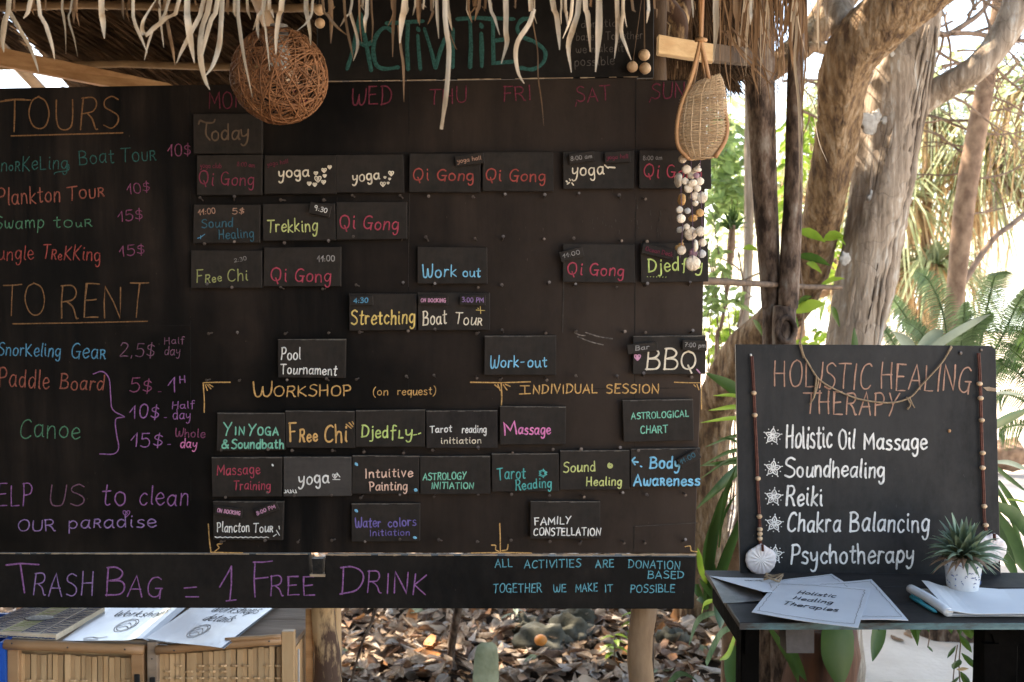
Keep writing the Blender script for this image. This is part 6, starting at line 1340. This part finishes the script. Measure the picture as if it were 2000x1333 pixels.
# broadleaf bushes right of the board
def bush(label, lst, y, n, l, m, seed, base, stemm=m_bk['twig'], dz=.25):
    rr = random.Random(seed); t = thing('leafy_bush', label, 'bush', (base, y, 0)); mb = MB(); st = MB()
    for (u, v, ru, rv) in lst:
        q = P(u, v, y); st.tube(cr([Vector((base, y, 0)), Vector((lerp(base, q.x, .7)+rr.uniform(-.12, .12), y, q.z*.35)), Vector((lerp(base, q.x, .9)+rr.uniform(-.1, .1), y, q.z*.7)), q], 5), [.006*(1-.045*i_) for i_ in range(16)], 5)
        for i in range(n):
            a = rr.random()*6.28; r_ = rr.random()**.5; p = P(u+ru*r_*math.cos(a), v+rv*r_*math.sin(a), y+rr.uniform(-dz, dz)); b = rr.random()*6.28
            leafmesh(mb, p, (math.cos(b), math.sin(b)*.6, rr.uniform(-.9, .3)), l*rr.uniform(.6, 1.25), l*.45, up=(0, -.6, .5), n=4)
    st.obj('stem', stemm, t); mb.obj('leaves', m, t); return t
bush('bright green leafy bush beyond the right edge of the board, under the basket', [(1415, 270, 38, 40), (1425, 330, 38, 40), (1405, 370, 30, 28), (1440, 390, 30, 24), (1395, 310, 26, 30)], 6.2, 60, .10, m_mid, 1, P(1400, 700, 6.2).x)
bush('small leaved shrub against the bright beach just right of the Djedfly card', [(1392, 420, 18, 24), (1388, 480, 20, 30), (1398, 520, 22, 24), (1395, 600, 16, 20), (1440, 580, 22, 18), (1395, 560, 20, 20)], 4.6, 16, .06, m_mid, 2, P(1385, 700, 4.6).x, dz=.1)
bush('sparse green shrub between the twin stems and the leaning trunk', [(1540, 330, 14, 90), (1570, 240, 20, 40), (1545, 420, 16, 40), (1640, 500, 22, 60), (1560, 300, 18, 60)], 6.8, 34, .10, m_leaf2, 3, P(1560, 700, 6.8).x)
bush('yellow green undergrowth on the beach edge behind the young palm', [(1400, 640, 20, 26), (1430, 660, 24, 16), (1395, 690, 14, 20), (1650, 640, 20, 20), (1590, 660, 26, 20), (1450, 610, 14, 14)], 6.0, 22, .07, m_leaf2, 4, P(1420, 760, 6.0).x, dz=.15)
m_far = lm('pale_sunlit_leaf', (.28, .38, .15), (.48, .56, .28), .6)
bush('fine pale leafed shrub behind the pandanus at the right edge', [(1760, 200, 40, 60), (1850, 300, 50, 70), (1950, 230, 60, 60), (1990, 330, 50, 60), (1780, 420, 40, 60), (1930, 150, 60, 40), (1720, 470, 20, 50)], 8.2, 60, .10, m_far, 8, P(1850, 700, 8.2).x, dz=.5)
bush('distant pale sunlit foliage far behind the trees', [(1770, 260, 30, 30), (1800, 300, 40, 50), (1760, 390, 30, 60), (1950, 360, 50, 40), (1830, 230, 40, 30), (1980, 260, 40, 60), (1620, 300, 20, 90), (1440, 320, 50, 90), (1590, 420, 30, 60), (1890, 130, 90, 50), (1420, 220, 40, 40), (1420, 450, 40, 60), (1400, 620, 40, 40), (1580, 330, 40, 60), (1640, 560, 40, 60)], 9.5, 46, .12, m_far, 7, P(1800, 700, 9.5).x, dz=.6)
# single big leaves growing by the trunks
t = thing('broad_leaf_climber', 'climbing plant with big yellow green leaves on the leaning trunk', 'plant', P(1570, 600, 3.6))
mb = MB(); mb.tube(cr([P(1560, 690, 3.62), P(1570, 600, 3.62), P(1562, 520, 3.6), P(1560, 455, 3.58)], 5), .004, 5); mb.obj('stem', m_bk['twig'], t)
for (u0, v0, u1, v1, w_, k) in [(1558, 452, 1612, 474, 20, 1), (1556, 500, 1622, 520, 18, 0), (1575, 515, 1605, 535, 14, 1), (1608, 470, 1648, 462, 20, 1), (1620, 455, 1652, 480, 12, 1), (1550, 612, 1612, 594, 26, 1), (1556, 600, 1585, 580, 12, 0), (1612, 590, 1600, 640, 24, 1), (1622, 600, 1640, 640, 20, 0), (1450, 487, 1482, 492, 12, 1), (1470, 625, 1492, 662, 14, 0), (1600, 560, 1650, 545, 10, 1), (1560, 640, 1540, 610, 10, 0)]:
    y = 3.55; a, b = P(u0, v0, y), P(u1, v1, y-.05); mb = MB(); pts = [a.lerp(b, s)+Vector((0, 0, px(6, y)*math.sin(s*3.1))) for s in (0, .2, .4, .6, .8, 1)]
    mb.strip(pts, [px(w_, y)*k_ for k_ in (.1, .7, 1, .9, .55, .05)], side=(0, -.35, 1), fold=.2); mb.obj('leaf', m_leaf2 if k else m_leaf, t, smooth=True)

# ---------------- strap-leaved lilies
def strap(mb_t, pts, y0, y1, wp, m, name='leaf'):
    n = len(pts); q = cr([P(u, v, lerp(y0, y1, i/(n-1))) for i, (u, v) in enumerate(pts)], 5); k = len(q); ws = []
    for i in range(k):
        t_ = i/(k-1); ws.append(px(wp, (y0+y1)/2)*(.55+.45*min(1, t_*3) if t_ < .55 else max(.06, 1-((t_-.55)/.45)**1.7*.95)))
    d = q[-1]-q[0]; s_ = d.cross(Vector((0, 1, .15)))
    mb = MB(); mb.strip(q, ws, side=s_, fold=R.choice((-1, 1))*R.uniform(.12, .28)); return mb.obj(name, m, mb_t, smooth=True)
lily = thing('spider_lily', 'large clump of strap leaves between the board and the therapy sign', 'plant', (P(1440, 1180, 3.1).x, 3.1, 0))
gbase = (1452, 1260)
for pts, wp, m in [([(1490, 820), (1437, 762), (1378, 728)], 24, m_strap), ([(1500, 800), (1440, 774), (1392, 773)], 8, m_leaf2), ([(1500, 800), (1437, 795), (1384, 802)], 10, m_leaf2), ([(1490, 830), (1437, 817), (1368, 826)], 9, m_leaf2),
                   ([(1500, 860), (1437, 852), (1376, 874)], 8, m_strap), ([(1495, 900), (1437, 862), (1402, 855)], 5, m_strap), ([(1490, 900), (1436, 880), (1366, 912)], 9, m_strap), ([(1495, 900), (1430, 903), (1366, 910)], 11, m_strap), ([(1480, 930), (1436, 896), (1366, 936)], 9, m_strap),
                   ([(1470, 900), (1432, 925), (1360, 994)], 22, m_strap), ([(1440, 1180), (1384, 1100), (1402, 1010), (1436, 915)], 22, m_strap), ([(1380, 1180), (1400, 1140), (1425, 1070), (1470, 960)], 22, m_strap), ([(1378, 1190), (1386, 1100), (1398, 1020), (1412, 960)], 20, m_strap), ([(1404, 1070), (1410, 1020), (1425, 985), (1440, 962)], 6, m_strap),
                   ([(1400, 1170), (1372, 1120), (1366, 1090), (1362, 1070)], 12, m_leaf2), ([(1420, 1200), (1380, 1150), (1366, 1130)], 10, m_strap)]:
    strap(lily, pts, 3.0, 2.85, wp, m)
lily2 = thing('striped_strap_plant', 'low plant with striped arching leaves among the dry litter left of the table', 'plant', (P(1420, 1330, 2.7).x, 2.7, 0))
m_striped = island_var(M('striped_leaf', (.035, .085, .03), (.14, .22, .12), scale=5, stretch=(9, 9, .3), rough=.45, bump=.1, trans=.25), .8, 1.2)
for pts, wp, m in [([(1405, 1195), (1365, 1210), (1345, 1262)], 13, m_striped), ([(1450, 1225), (1410, 1235), (1382, 1290), (1380, 1302)], 14, m_striped), ([(1440, 1225), (1424, 1275), (1405, 1290)], 12, m_leaf2), ([(1404, 1170), (1405, 1200), (1406, 1228)], 26, m_strap),
                   ([(1432, 1260), (1428, 1310), (1440, 1380)], 28, m_strap), ([(1300, 1345), (1325, 1317), (1350, 1322), (1372, 1345)], 14, m_striped), ([(1360, 1140), (1366, 1165), (1372, 1180)], 16, m_leaf), ([(1398, 1172), (1375, 1180), (1370, 1200)], 12, m_leaf2), ([(1540, 1240), (1552, 1290), (1575, 1330)], 22, m_strap), ([(1505, 1230), (1545, 1290), (1560, 1335)], 16, m_strap)]:
    strap(lily2, pts, 2.7, 2.6, wp, m)
lily3 = thing('spider_lily', 'clump of strap leaves at the right edge behind the therapy sign', 'plant', (P(2010, 1200, 2.9).x, 2.9, 0))
for pts, wp, m in [([(1935, 768), (1970, 768), (2010, 775)], 6, m_agave), ([(1925, 842), (1960, 822), (2020, 796)], 22, m_strap), ([(1940, 902), (1975, 905), (2020, 925)], 10, m_agave), ([(1930, 900), (1965, 930), (2010, 965)], 9, m_strap), ([(1945, 950), (1975, 1010), (2010, 1110)], 10, m_strap), ([(1945, 985), (1985, 1010), (2030, 1080)], 26, m_strap),
                   ([(1940, 1000), (1975, 1060), (2015, 1130)], 34, m_strap), ([(1935, 1010), (1960, 1070), (1990, 1140)], 26, m_strap), ([(1965, 975), (1990, 978), (2010, 985)], 5, m_leaf2), ([(1950, 940), (1980, 985), (2020, 1060)], 12, m_strap)]:
    strap(lily3, pts, 2.62, 2.8, wp, m)
# hanging things below the table: dark straps and a leafy vine
lily4 = thing('dark_strap_plant', 'dark green broad leaves hanging down under the table in front of the brown stump', 'plant', (P(1600, 1400, 2.75).x, 2.75, 0))
for pts, wp in [([(1640, 1195), (1636, 1240), (1636, 1290), (1642, 1345)], 66), ([(1720, 1195), (1716, 1240), (1704, 1292)], 30), ([(1770, 1195), (1784, 1225), (1792, 1258)], 16), ([(1700, 1195), (1708, 1215), (1716, 1232)], 18)]: strap(lily4, pts, 2.75, 2.7, wp, m_strap)
limbq = thing('tree_stump', 'reddish brown stump standing under the table', 'stump', (P(1600, 1333, 2.9).x, 2.9, 0))
MB().tube([(P(1600, 1333, 2.9).x+.01*math.sin(i), 2.9, -.05+i*.075) for i in range(9)], [.14, .12, .115, .11, .105, .105, .1, .1, .09], 18, rough=.12).obj('stump_wood', M('red_brown_wood', (.035, .014, .009), (.13, .055, .028), scale=6, stretch=(3, 3, .4), rough=.7, bump=.6, bdist=.006), limbq, smooth=True)
vine = thing('hanging_vine', 'leafy vine dangling in front of the sand under the right half of the table', 'vine', P(1876, 1210, 2.5))
for pts in ([(1872, 1205), (1876, 1250), (1873, 1300), (1876, 1350)], [(1808, 1210), (1815, 1240), (1812, 1265)], [(1870, 1260), (1864, 1300), (1860, 1350)]):
    MB().tube(cr([P(u, v, 2.5) for u, v in pts], 4), .0016, 5).obj('stem', m_bk['twig'], vine)
for (u0, v0, u1, v1, w_) in [(1874, 1240, 1898, 1275, 14), (1878, 1276, 1914, 1312, 13), (1874, 1288, 1862, 1308, 20), (1876, 1312, 1896, 1345, 14), (1872, 1322, 1855, 1340, 12), (1852, 1206, 1858, 1238, 14), (1918, 1212, 1926, 1252, 20), (1896, 1208, 1904, 1240, 16), (1866, 1262, 1850, 1286, 10), (1884, 1330, 1906, 1348, 12), (1786, 1208, 1792, 1262, 13), (1812, 1262, 1822, 1274, 5), (1872, 1212, 1875, 1242, 12), (1885, 1212, 1897, 1248, 24), (1905, 1218, 1920, 1236, 18), (1940, 1232, 1948, 1262, 14), (1800, 1216, 1796, 1236, 10), (1805, 1215, 1815, 1236, 7), (1831, 1214, 1832, 1230, 5), (1770, 1218, 1768, 1232, 6)]:
    mb = MB(); a, b = P(u0, v0, 2.5), P(u1, v1, 2.46); mb.strip([a.lerp(b, s) for s in (0, .25, .5, .75, 1)], [px(w_, 2.5)*k for k in (.15, .8, 1, .7, .05)], side=(1, 0, .4), fold=.2); mb.obj('leaf', m_leaf, vine)
mb = MB(); a, b = P(1868, 1308, 2.5), P(1892, 1306, 2.46); mb.strip([a.lerp(b, s) for s in (0, .25, .5, .75, 1)], [px(7, 2.5)*k for k in (.15, .8, 1, .7, .05)], side=(.2, 0, 1), fold=.2); tag(mb.obj('leaf', m_pdry, vine), 'dry brown leaf')
# agave-like leaf over the sign, short green blade
ag = thing('agave', 'pale grey green agave leaves rising just behind the top edge of the sign', 'plant', (P(1830, 800, 3.0).x, 3.0, 0))
strap(ag, [(1795, 760), (1805, 700), (1845, 664), (1905, 628), (1934, 614)], 3.0, 2.9, 18, m_agave); strap(ag, [(1790, 780), (1795, 710), (1810, 672), (1832, 650), (1842, 646)], 3.0, 2.95, 30, m_agave); strap(ag, [(1800, 760), (1782, 690), (1765, 664), (1745, 649)], 3.0, 2.95, 22, m_agave)
strap(lily, [(1672, 760), (1670, 690), (1668, 640)], 3.0, 3.0, 15, m_strap)
MB().tube([P(1440, 1180, 3.1)+Vector((0, 0, -.5)), P(1440, 1100, 3.05), P(1470, 930, 3.0)], [.05, .045, .02], 8, rough=.1).obj('stem', m_bk['thin'], lily, smooth=True)
# cycad
cy = thing('cycad', 'cycad with arching feathery fronds behind the top right corner of the sign', 'plant', (P(1860, 1000, 4.4).x, 4.4, 0))
MB().tube([(cy['_o'][0], 4.4, -.05), (cy['_o'][0], 4.42, .3), (cy['_o'][0], 4.4, .55)], [.12, .13, .10], 14, rough=.2).obj('trunk', m_bk['dark'], cy, smooth=True)
m_cyc = island_var(M('cycad_leaflet', (.08, .14, .055), (.20, .28, .13), scale=5, rough=.4, bump=.05, trans=.4, spec=.4), .7, 1.4)
def frond(pts, y0, y1, ll, m, parent, n=60, dr=.35):
    q = cr([P(u, v, lerp(y0, y1, i/(len(pts)-1))) for i, (u, v) in enumerate(pts)], 8); mb = MB(); k = len(q)
    for i in range(n):
        t_ = .08+.92*i/n; a = t_*(k-1); j = min(int(a), k-2); p = q[j].lerp(q[j+1], a-j); tan = (q[j+1]-q[j]).normalized()
        sd_ = tan.cross(Vector((0, 1, .1))).normalized(); l = px(ll, (y0+y1)/2)*math.sin(math.pi*min(.97, t_*.8+.18))**.6
        for s in (-1, 1):
            d = (sd_*s+tan*.45+Vector((0, R.uniform(-.25, .1), 0))).normalized()
            mb.strip([p, p+d*l*.5+Vector((0, 0, -dr*.12*l)), p+d*l+Vector((0, 0, -dr*l))], [px(3.7, 4), px(3.5, 4), px(.5, 4)], side=tan, fold=.25)
    mb.tube(q, [px(3, 4)*lerp(1, .4, i/(k-1)) for i in range(k)], 5)
    return mb.obj('frond', m, parent)
for pts, ll in [([(1862, 770), (1853, 680), (1838, 600), (1812, 545), (1785, 532)], 42), ([(1850, 770), (1812, 690), (1770, 620), (1736, 572)], 34), ([(1850, 775), (1792, 730), (1752, 680), (1722, 632)], 30), ([(1872, 770), (1912, 680), (1928, 600), (1944, 540), (1960, 530)], 44), ([(1880, 770), (1945, 680), (1985, 600), (2015, 555)], 40),
                ([(1880, 775), (1960, 720), (2000, 660), (2030, 620)], 36), ([(1845, 770), (1790, 745), (1730, 715)], 26), ([(1868, 770), (1876, 700), (1882, 640), (1885, 590)], 40), ([(1866, 770), (1885, 690), (1905, 640), (1935, 610)], 34), ([(1858, 770), (1830, 700), (1800, 650), (1764, 625)], 34)]:
    frond(pts, 4.4, 4.1, ll, m_cyc, cy)
pf = thing('palm_clump', 'dark green palm fronds fanning out at the right edge beside the sign', 'plant', (P(2020, 900, 3.9).x, 3.9, 0))
for pts in ([(2035, 800), (2000, 740), (1960, 712), (1938, 708)], [(2040, 770), (2010, 720), (1985, 690), (1950, 668)], [(2045, 830), (2010, 790), (1965, 770), (1942, 782)], [(2045, 720), (2020, 680), (1995, 650), (1962, 640)], [(2040, 840), (2000, 830), (1965, 836), (1950, 850)], [(2045, 690), (2020, 640), (1990, 600)]): frond(pts, 3.9, 3.7, 34, m_leaf, pf, n=34, dr=.55)

# ================================================================== ON THE GROUND
m_rock = M('mossy_rock', (.04, .042, .03), (.13, .125, .10), scale=9, rough=.9, bump=.8, bdist=.012, c3=(.20, .19, .165))
for i, (u, v, w_, h_, lab) in enumerate([(1108, 1245, 78, 62, 'grey green rounded rock behind the orange fruit'), (1132, 1222, 62, 50, 'far grey rock just under the board, right of the rounded one'), (1030, 1235, 46, 44, 'small grey rock partly buried left of the rounded rock'), (1062, 1262, 90, 58, 'broad mossy rock in the leaf litter beside the orange fruit'), (1318, 1262, 52, 62, 'lumpy grey rock right of the right-hand post')]):
    g_ = onz(u, v, 0.0); y = g_.y
    mb = MB().ball((g_.x, y, .015), px(w_, y)*.58, 26, sc=(1, .8, h_/w_), dent=.34, seed=i*5); tag(mb.obj('rock', m_rock, origin=(g_.x, y, 0), smooth=True), lab, 'rock', 'rocks in the leaf litter')
g_ = onz(1056, 1276, .03); tag(MB().ball((g_.x, g_.y, .085), px(13, g_.y), 14, sc=(1, 1, .85)).obj('fruit', M('orange_fruit', (.55, .20, .04), (.66, .28, .07), scale=10, rough=.45, bump=.05), origin=(g_.x, g_.y, 0), smooth=True), 'small round orange fruit lying on the dry leaves', 'fruit')
def stick(label, pts, y, wp, m=m_bk['dark']):
    q = [P(u, v, yy) for (u, v), yy in zip(pts, y)]; MBo = MB().tube(cr(q, 5), [px(wp/2, y[0])]*((len(q)-1)*5+1), 8, rough=.2); tag(MBo.obj('stick', m, origin=q[-1], smooth=True), label, 'stick')
stick('dark upright stick standing in the litter under the middle of the board', [(900, 1150), (893, 1200), (886, 1240), (880, 1300)], [3.95, 3.97, 4.0, 4.02], 15)
stick('thin dark slanting twig rising from the litter near the left post', [(738, 1180), (722, 1225), (706, 1260), (683, 1340)], [3.6, 3.6, 3.6, 3.6], 6)
sn = thing('snake_plant', 'single blurred upright grey green blade near the camera below the board', 'plant', (P(950, 1333, 1.4).x, 1.4, 0))
mb = MB(); vs_ = [1254, 1262, 1280, 1310, 1360, 1450, 1600, 1900, 2800]
mb.strip([P(951-(v_-1254)*.03, v_, 1.4) for v_ in vs_], [px(k_, 1.4) for k_ in (22, 40, 48, 52, 54, 54, 54, 50, 44)], side=(1, .2, 0), fold=.15); mb.obj('leaf', M('blade_leaf', (.10, .13, .08), (.24, .28, .20), scale=14, rough=.45, trans=.15), sn, smooth=True)
for i, (u, v, n) in enumerate([(1240, 1215, 4), (1200, 1260, 4), (1005, 1200, 3)]):
    y = onz(u, v+30, 0).y; t = thing('seedling', ['green seedling left of the right-hand post', 'small dry stemmed seedling in front of the far rocks', 'pale seedling with drooping leaf behind the small rock'][i], 'plant', (P(u, v+30, y).x, y, 0)); a = P(u, v+40, y); a.z = 0
    MB().tube([a, P(u, v-20, y)], .003, 5).obj('stem', m_bk['twig'], t)
    for k in range(n*2):
        mb = MB(); an = k*2.4; leafmesh(mb, P(u, v-20+k*5, y), (math.cos(an), math.sin(an)*.5, .35), .07, .025, droop=.7); mb.obj('leaf', m_leaf2 if i != 2 else m_agave, t)
dw = onz(1960, 905, .05); tag(MB().ball((dw.x, dw.y, .12), .2, 14, sc=(1.1, .7, .6), dent=.35, seed=9).obj('driftwood', m_bk['thin'], origin=(dw.x, dw.y, 0), smooth=True), 'brown weathered driftwood lump on the sand right of the sign', 'driftwood')
# dry leaves: the nearest visible ones singly, the rest as litter
lc = [M('dry_leaf_tan', (.32, .225, .15), (.56, .44, .33), scale=7, rough=.75, bump=.4, trans=.12, rand=.25), M('dry_leaf_brown', (.11, .055, .032), (.25, .14, .08), scale=7, rough=.6, bump=.4, trans=.12, rand=.3), M('dry_leaf_grey', (.36, .31, .26), (.56, .49, .42), scale=7, rough=.8, bump=.4, trans=.12, rand=.2), M('dry_leaf_orange', (.36, .14, .05), (.50, .24, .09), scale=7, rough=.6, bump=.3, trans=.12, rand=.2), M('fallen_green_leaf', (.16, .21, .12), (.28, .33, .2), scale=6, rough=.6, trans=.12, rand=.2)]
def dleaf(seed, l=1.0):
    rr = random.Random(seed); vv = []; fs = []; n = 6; cu, cv, tw = rr.uniform(-.9, 1.3), rr.uniform(.2, 1.5), rr.uniform(-.6, .6); wm = rr.uniform(.40, .62)
    shp = [.03, .52, .88, 1.0, .92, .6, .04] if rr.random() < .6 else [.04, .36, .62, .85, 1.0, .82, .05]
    for i in range(n+1):
        t = i/n; x = (t-.5)*l; w_ = wm*l*.5*shp[i]*(1+rr.uniform(-.1, .1)); z = cu*.25*l*(t-.5)**2*2+.03*l*math.sin(t*5+seed)
        for k in (-1, -.5, 0, .5, 1):
            a = cv*abs(k)*.9; yy = math.sin(a)/max(.3, cv*.9)*w_*(1 if k >= 0 else -1) if k else 0; zz = (1-math.cos(a))/max(.3, cv*.9)*w_*1.1
            vv.append((x, yy+tw*.1*t*l, z+zz+tw*(t-.5)*k*w_+rr.uniform(-.012, .012)*l))
    for i in range(n):
        for k in range(4): a = i*5+k; fs.append((a, a+5, a+6, a+1))
    # stalk
    b = len(vv); vv += [(-.5*l, -.006*l, 0), (-.5*l, .006*l, 0), (-.72*l, 0, .02*l)]; fs.append((b, b+1, b+2)); return vv, fs
lmesh = []
for i in range(30):
    vv, fs = dleaf(i); me = bpy.data.meshes.new('fallen_leaf'); me.from_pydata(vv, [], fs); me.update(); me.polygons.foreach_set('use_smooth', [True]*len(me.polygons))
    ci = [0, 0, 1, 2, 0, 1, 0, 2, 0, 3][i % 10] if i < 28 else 4; me.materials.append(lc[ci]); lmesh.append((me, ci))
NAMES = ['tan', 'dark brown', 'pale grey', 'orange brown', 'fallen green']
rr = random.Random(99); cnt = 0; picked = []
def litter_ok(x, y):   # soil patch only
    return x+.6*noise.noise(Vector((x*1.4, y*1.4, 0))) < 1.15+.25*(4-y) or rr.random() < .05
while cnt < 285:
    v = 1195+138*rr.random()**.8; u = rr.uniform(655, 1445); g_ = onz(u, v, 0)
    if not litter_ok(g_.x, g_.y): continue
    me, ci = rr.choice(lmesh); o = bpy.data.objects.new('fallen_leaf', me); C.objects.link(o)
    s = rr.uniform(.055, .125)*(1.0 if ci != 4 else .9); o.scale = (s, s, s); o.rotation_euler = (rr.gauss(0, .35), rr.gauss(0, .35)+(math.pi if rr.random() < .35 else 0), rr.random()*6.28)
    o.location = (g_.x, g_.y, gh(g_.x, g_.y)+.045+rr.random()*.03)
    if ci == 4: lab = 'green grey fallen leaf lying on the brown leaf litter under the board'
    else: lab = NAMES[ci]+' curled dry leaf lying on the litter under the activity board'
    tag(o, lab, 'leaf', 'dry leaves on the ground'); cnt += 1
V, Fc, mi = [], [], []; base = 0; lv = [dleaf(100+i) for i in range(40)]; la = [(np.array(a), b) for a, b in lv]
npr = np.random.RandomState(5); N = 0
while N < 9000:
    x = npr.uniform(-2.6, 2.1); y = npr.uniform(2.3, 7.2)
    if y > 5.6 and npr.rand() < .5: continue
    if not litter_ok(x, y): continue
    a, b = la[npr.randint(40)]; s = npr.uniform(.05, .115); e = Matrix.Rotation(npr.rand()*6.28, 3, 'Z') @ Matrix.Rotation(npr.normal(0, .35)+(math.pi if npr.rand() < .35 else 0), 3, 'Y') @ Matrix.Rotation(npr.normal(0, .35), 3, 'X')
    q = (a*s) @ np.array(e).T+np.array([x, y, gh(x, y)+.006+npr.rand()*.05]); V.append(q); Fc += [tuple(k+base for k in f) for f in b]; mi += [npr.choice([0, 0, 1, 2, 0, 1, 3], p=[.2, .15, .2, .15, .15, .1, .05])]*len(b); base += len(a); N += 1
me = bpy.data.meshes.new('leaf_litter'); me.from_pydata(np.concatenate(V).tolist(), [], Fc); me.update()
litm = [island_var(M(n_, a, b, scale=7, rough=.75, bump=.4, trans=.1), .6, 1.35) for n_, a, b in (('litter_tan', (.32, .22, .15), (.54, .42, .31)), ('litter_brown', (.15, .08, .045), (.30, .18, .10)), ('litter_grey', (.34, .29, .24), (.54, .47, .40)), ('litter_orange', (.34, .14, .05), (.48, .24, .1)))]
for m in litm: me.materials.append(m)
me.polygons.foreach_set('material_index', mi); me.polygons.foreach_set('use_smooth', [True]*len(me.polygons))
tag(link('leaf_litter', me), kind='stuff', label='thick layer of dry brown leaves covering the ground under the board')
# bits on the sand
for o in list(bpy.data.objects):
    if '_o' in o: del o['_o']
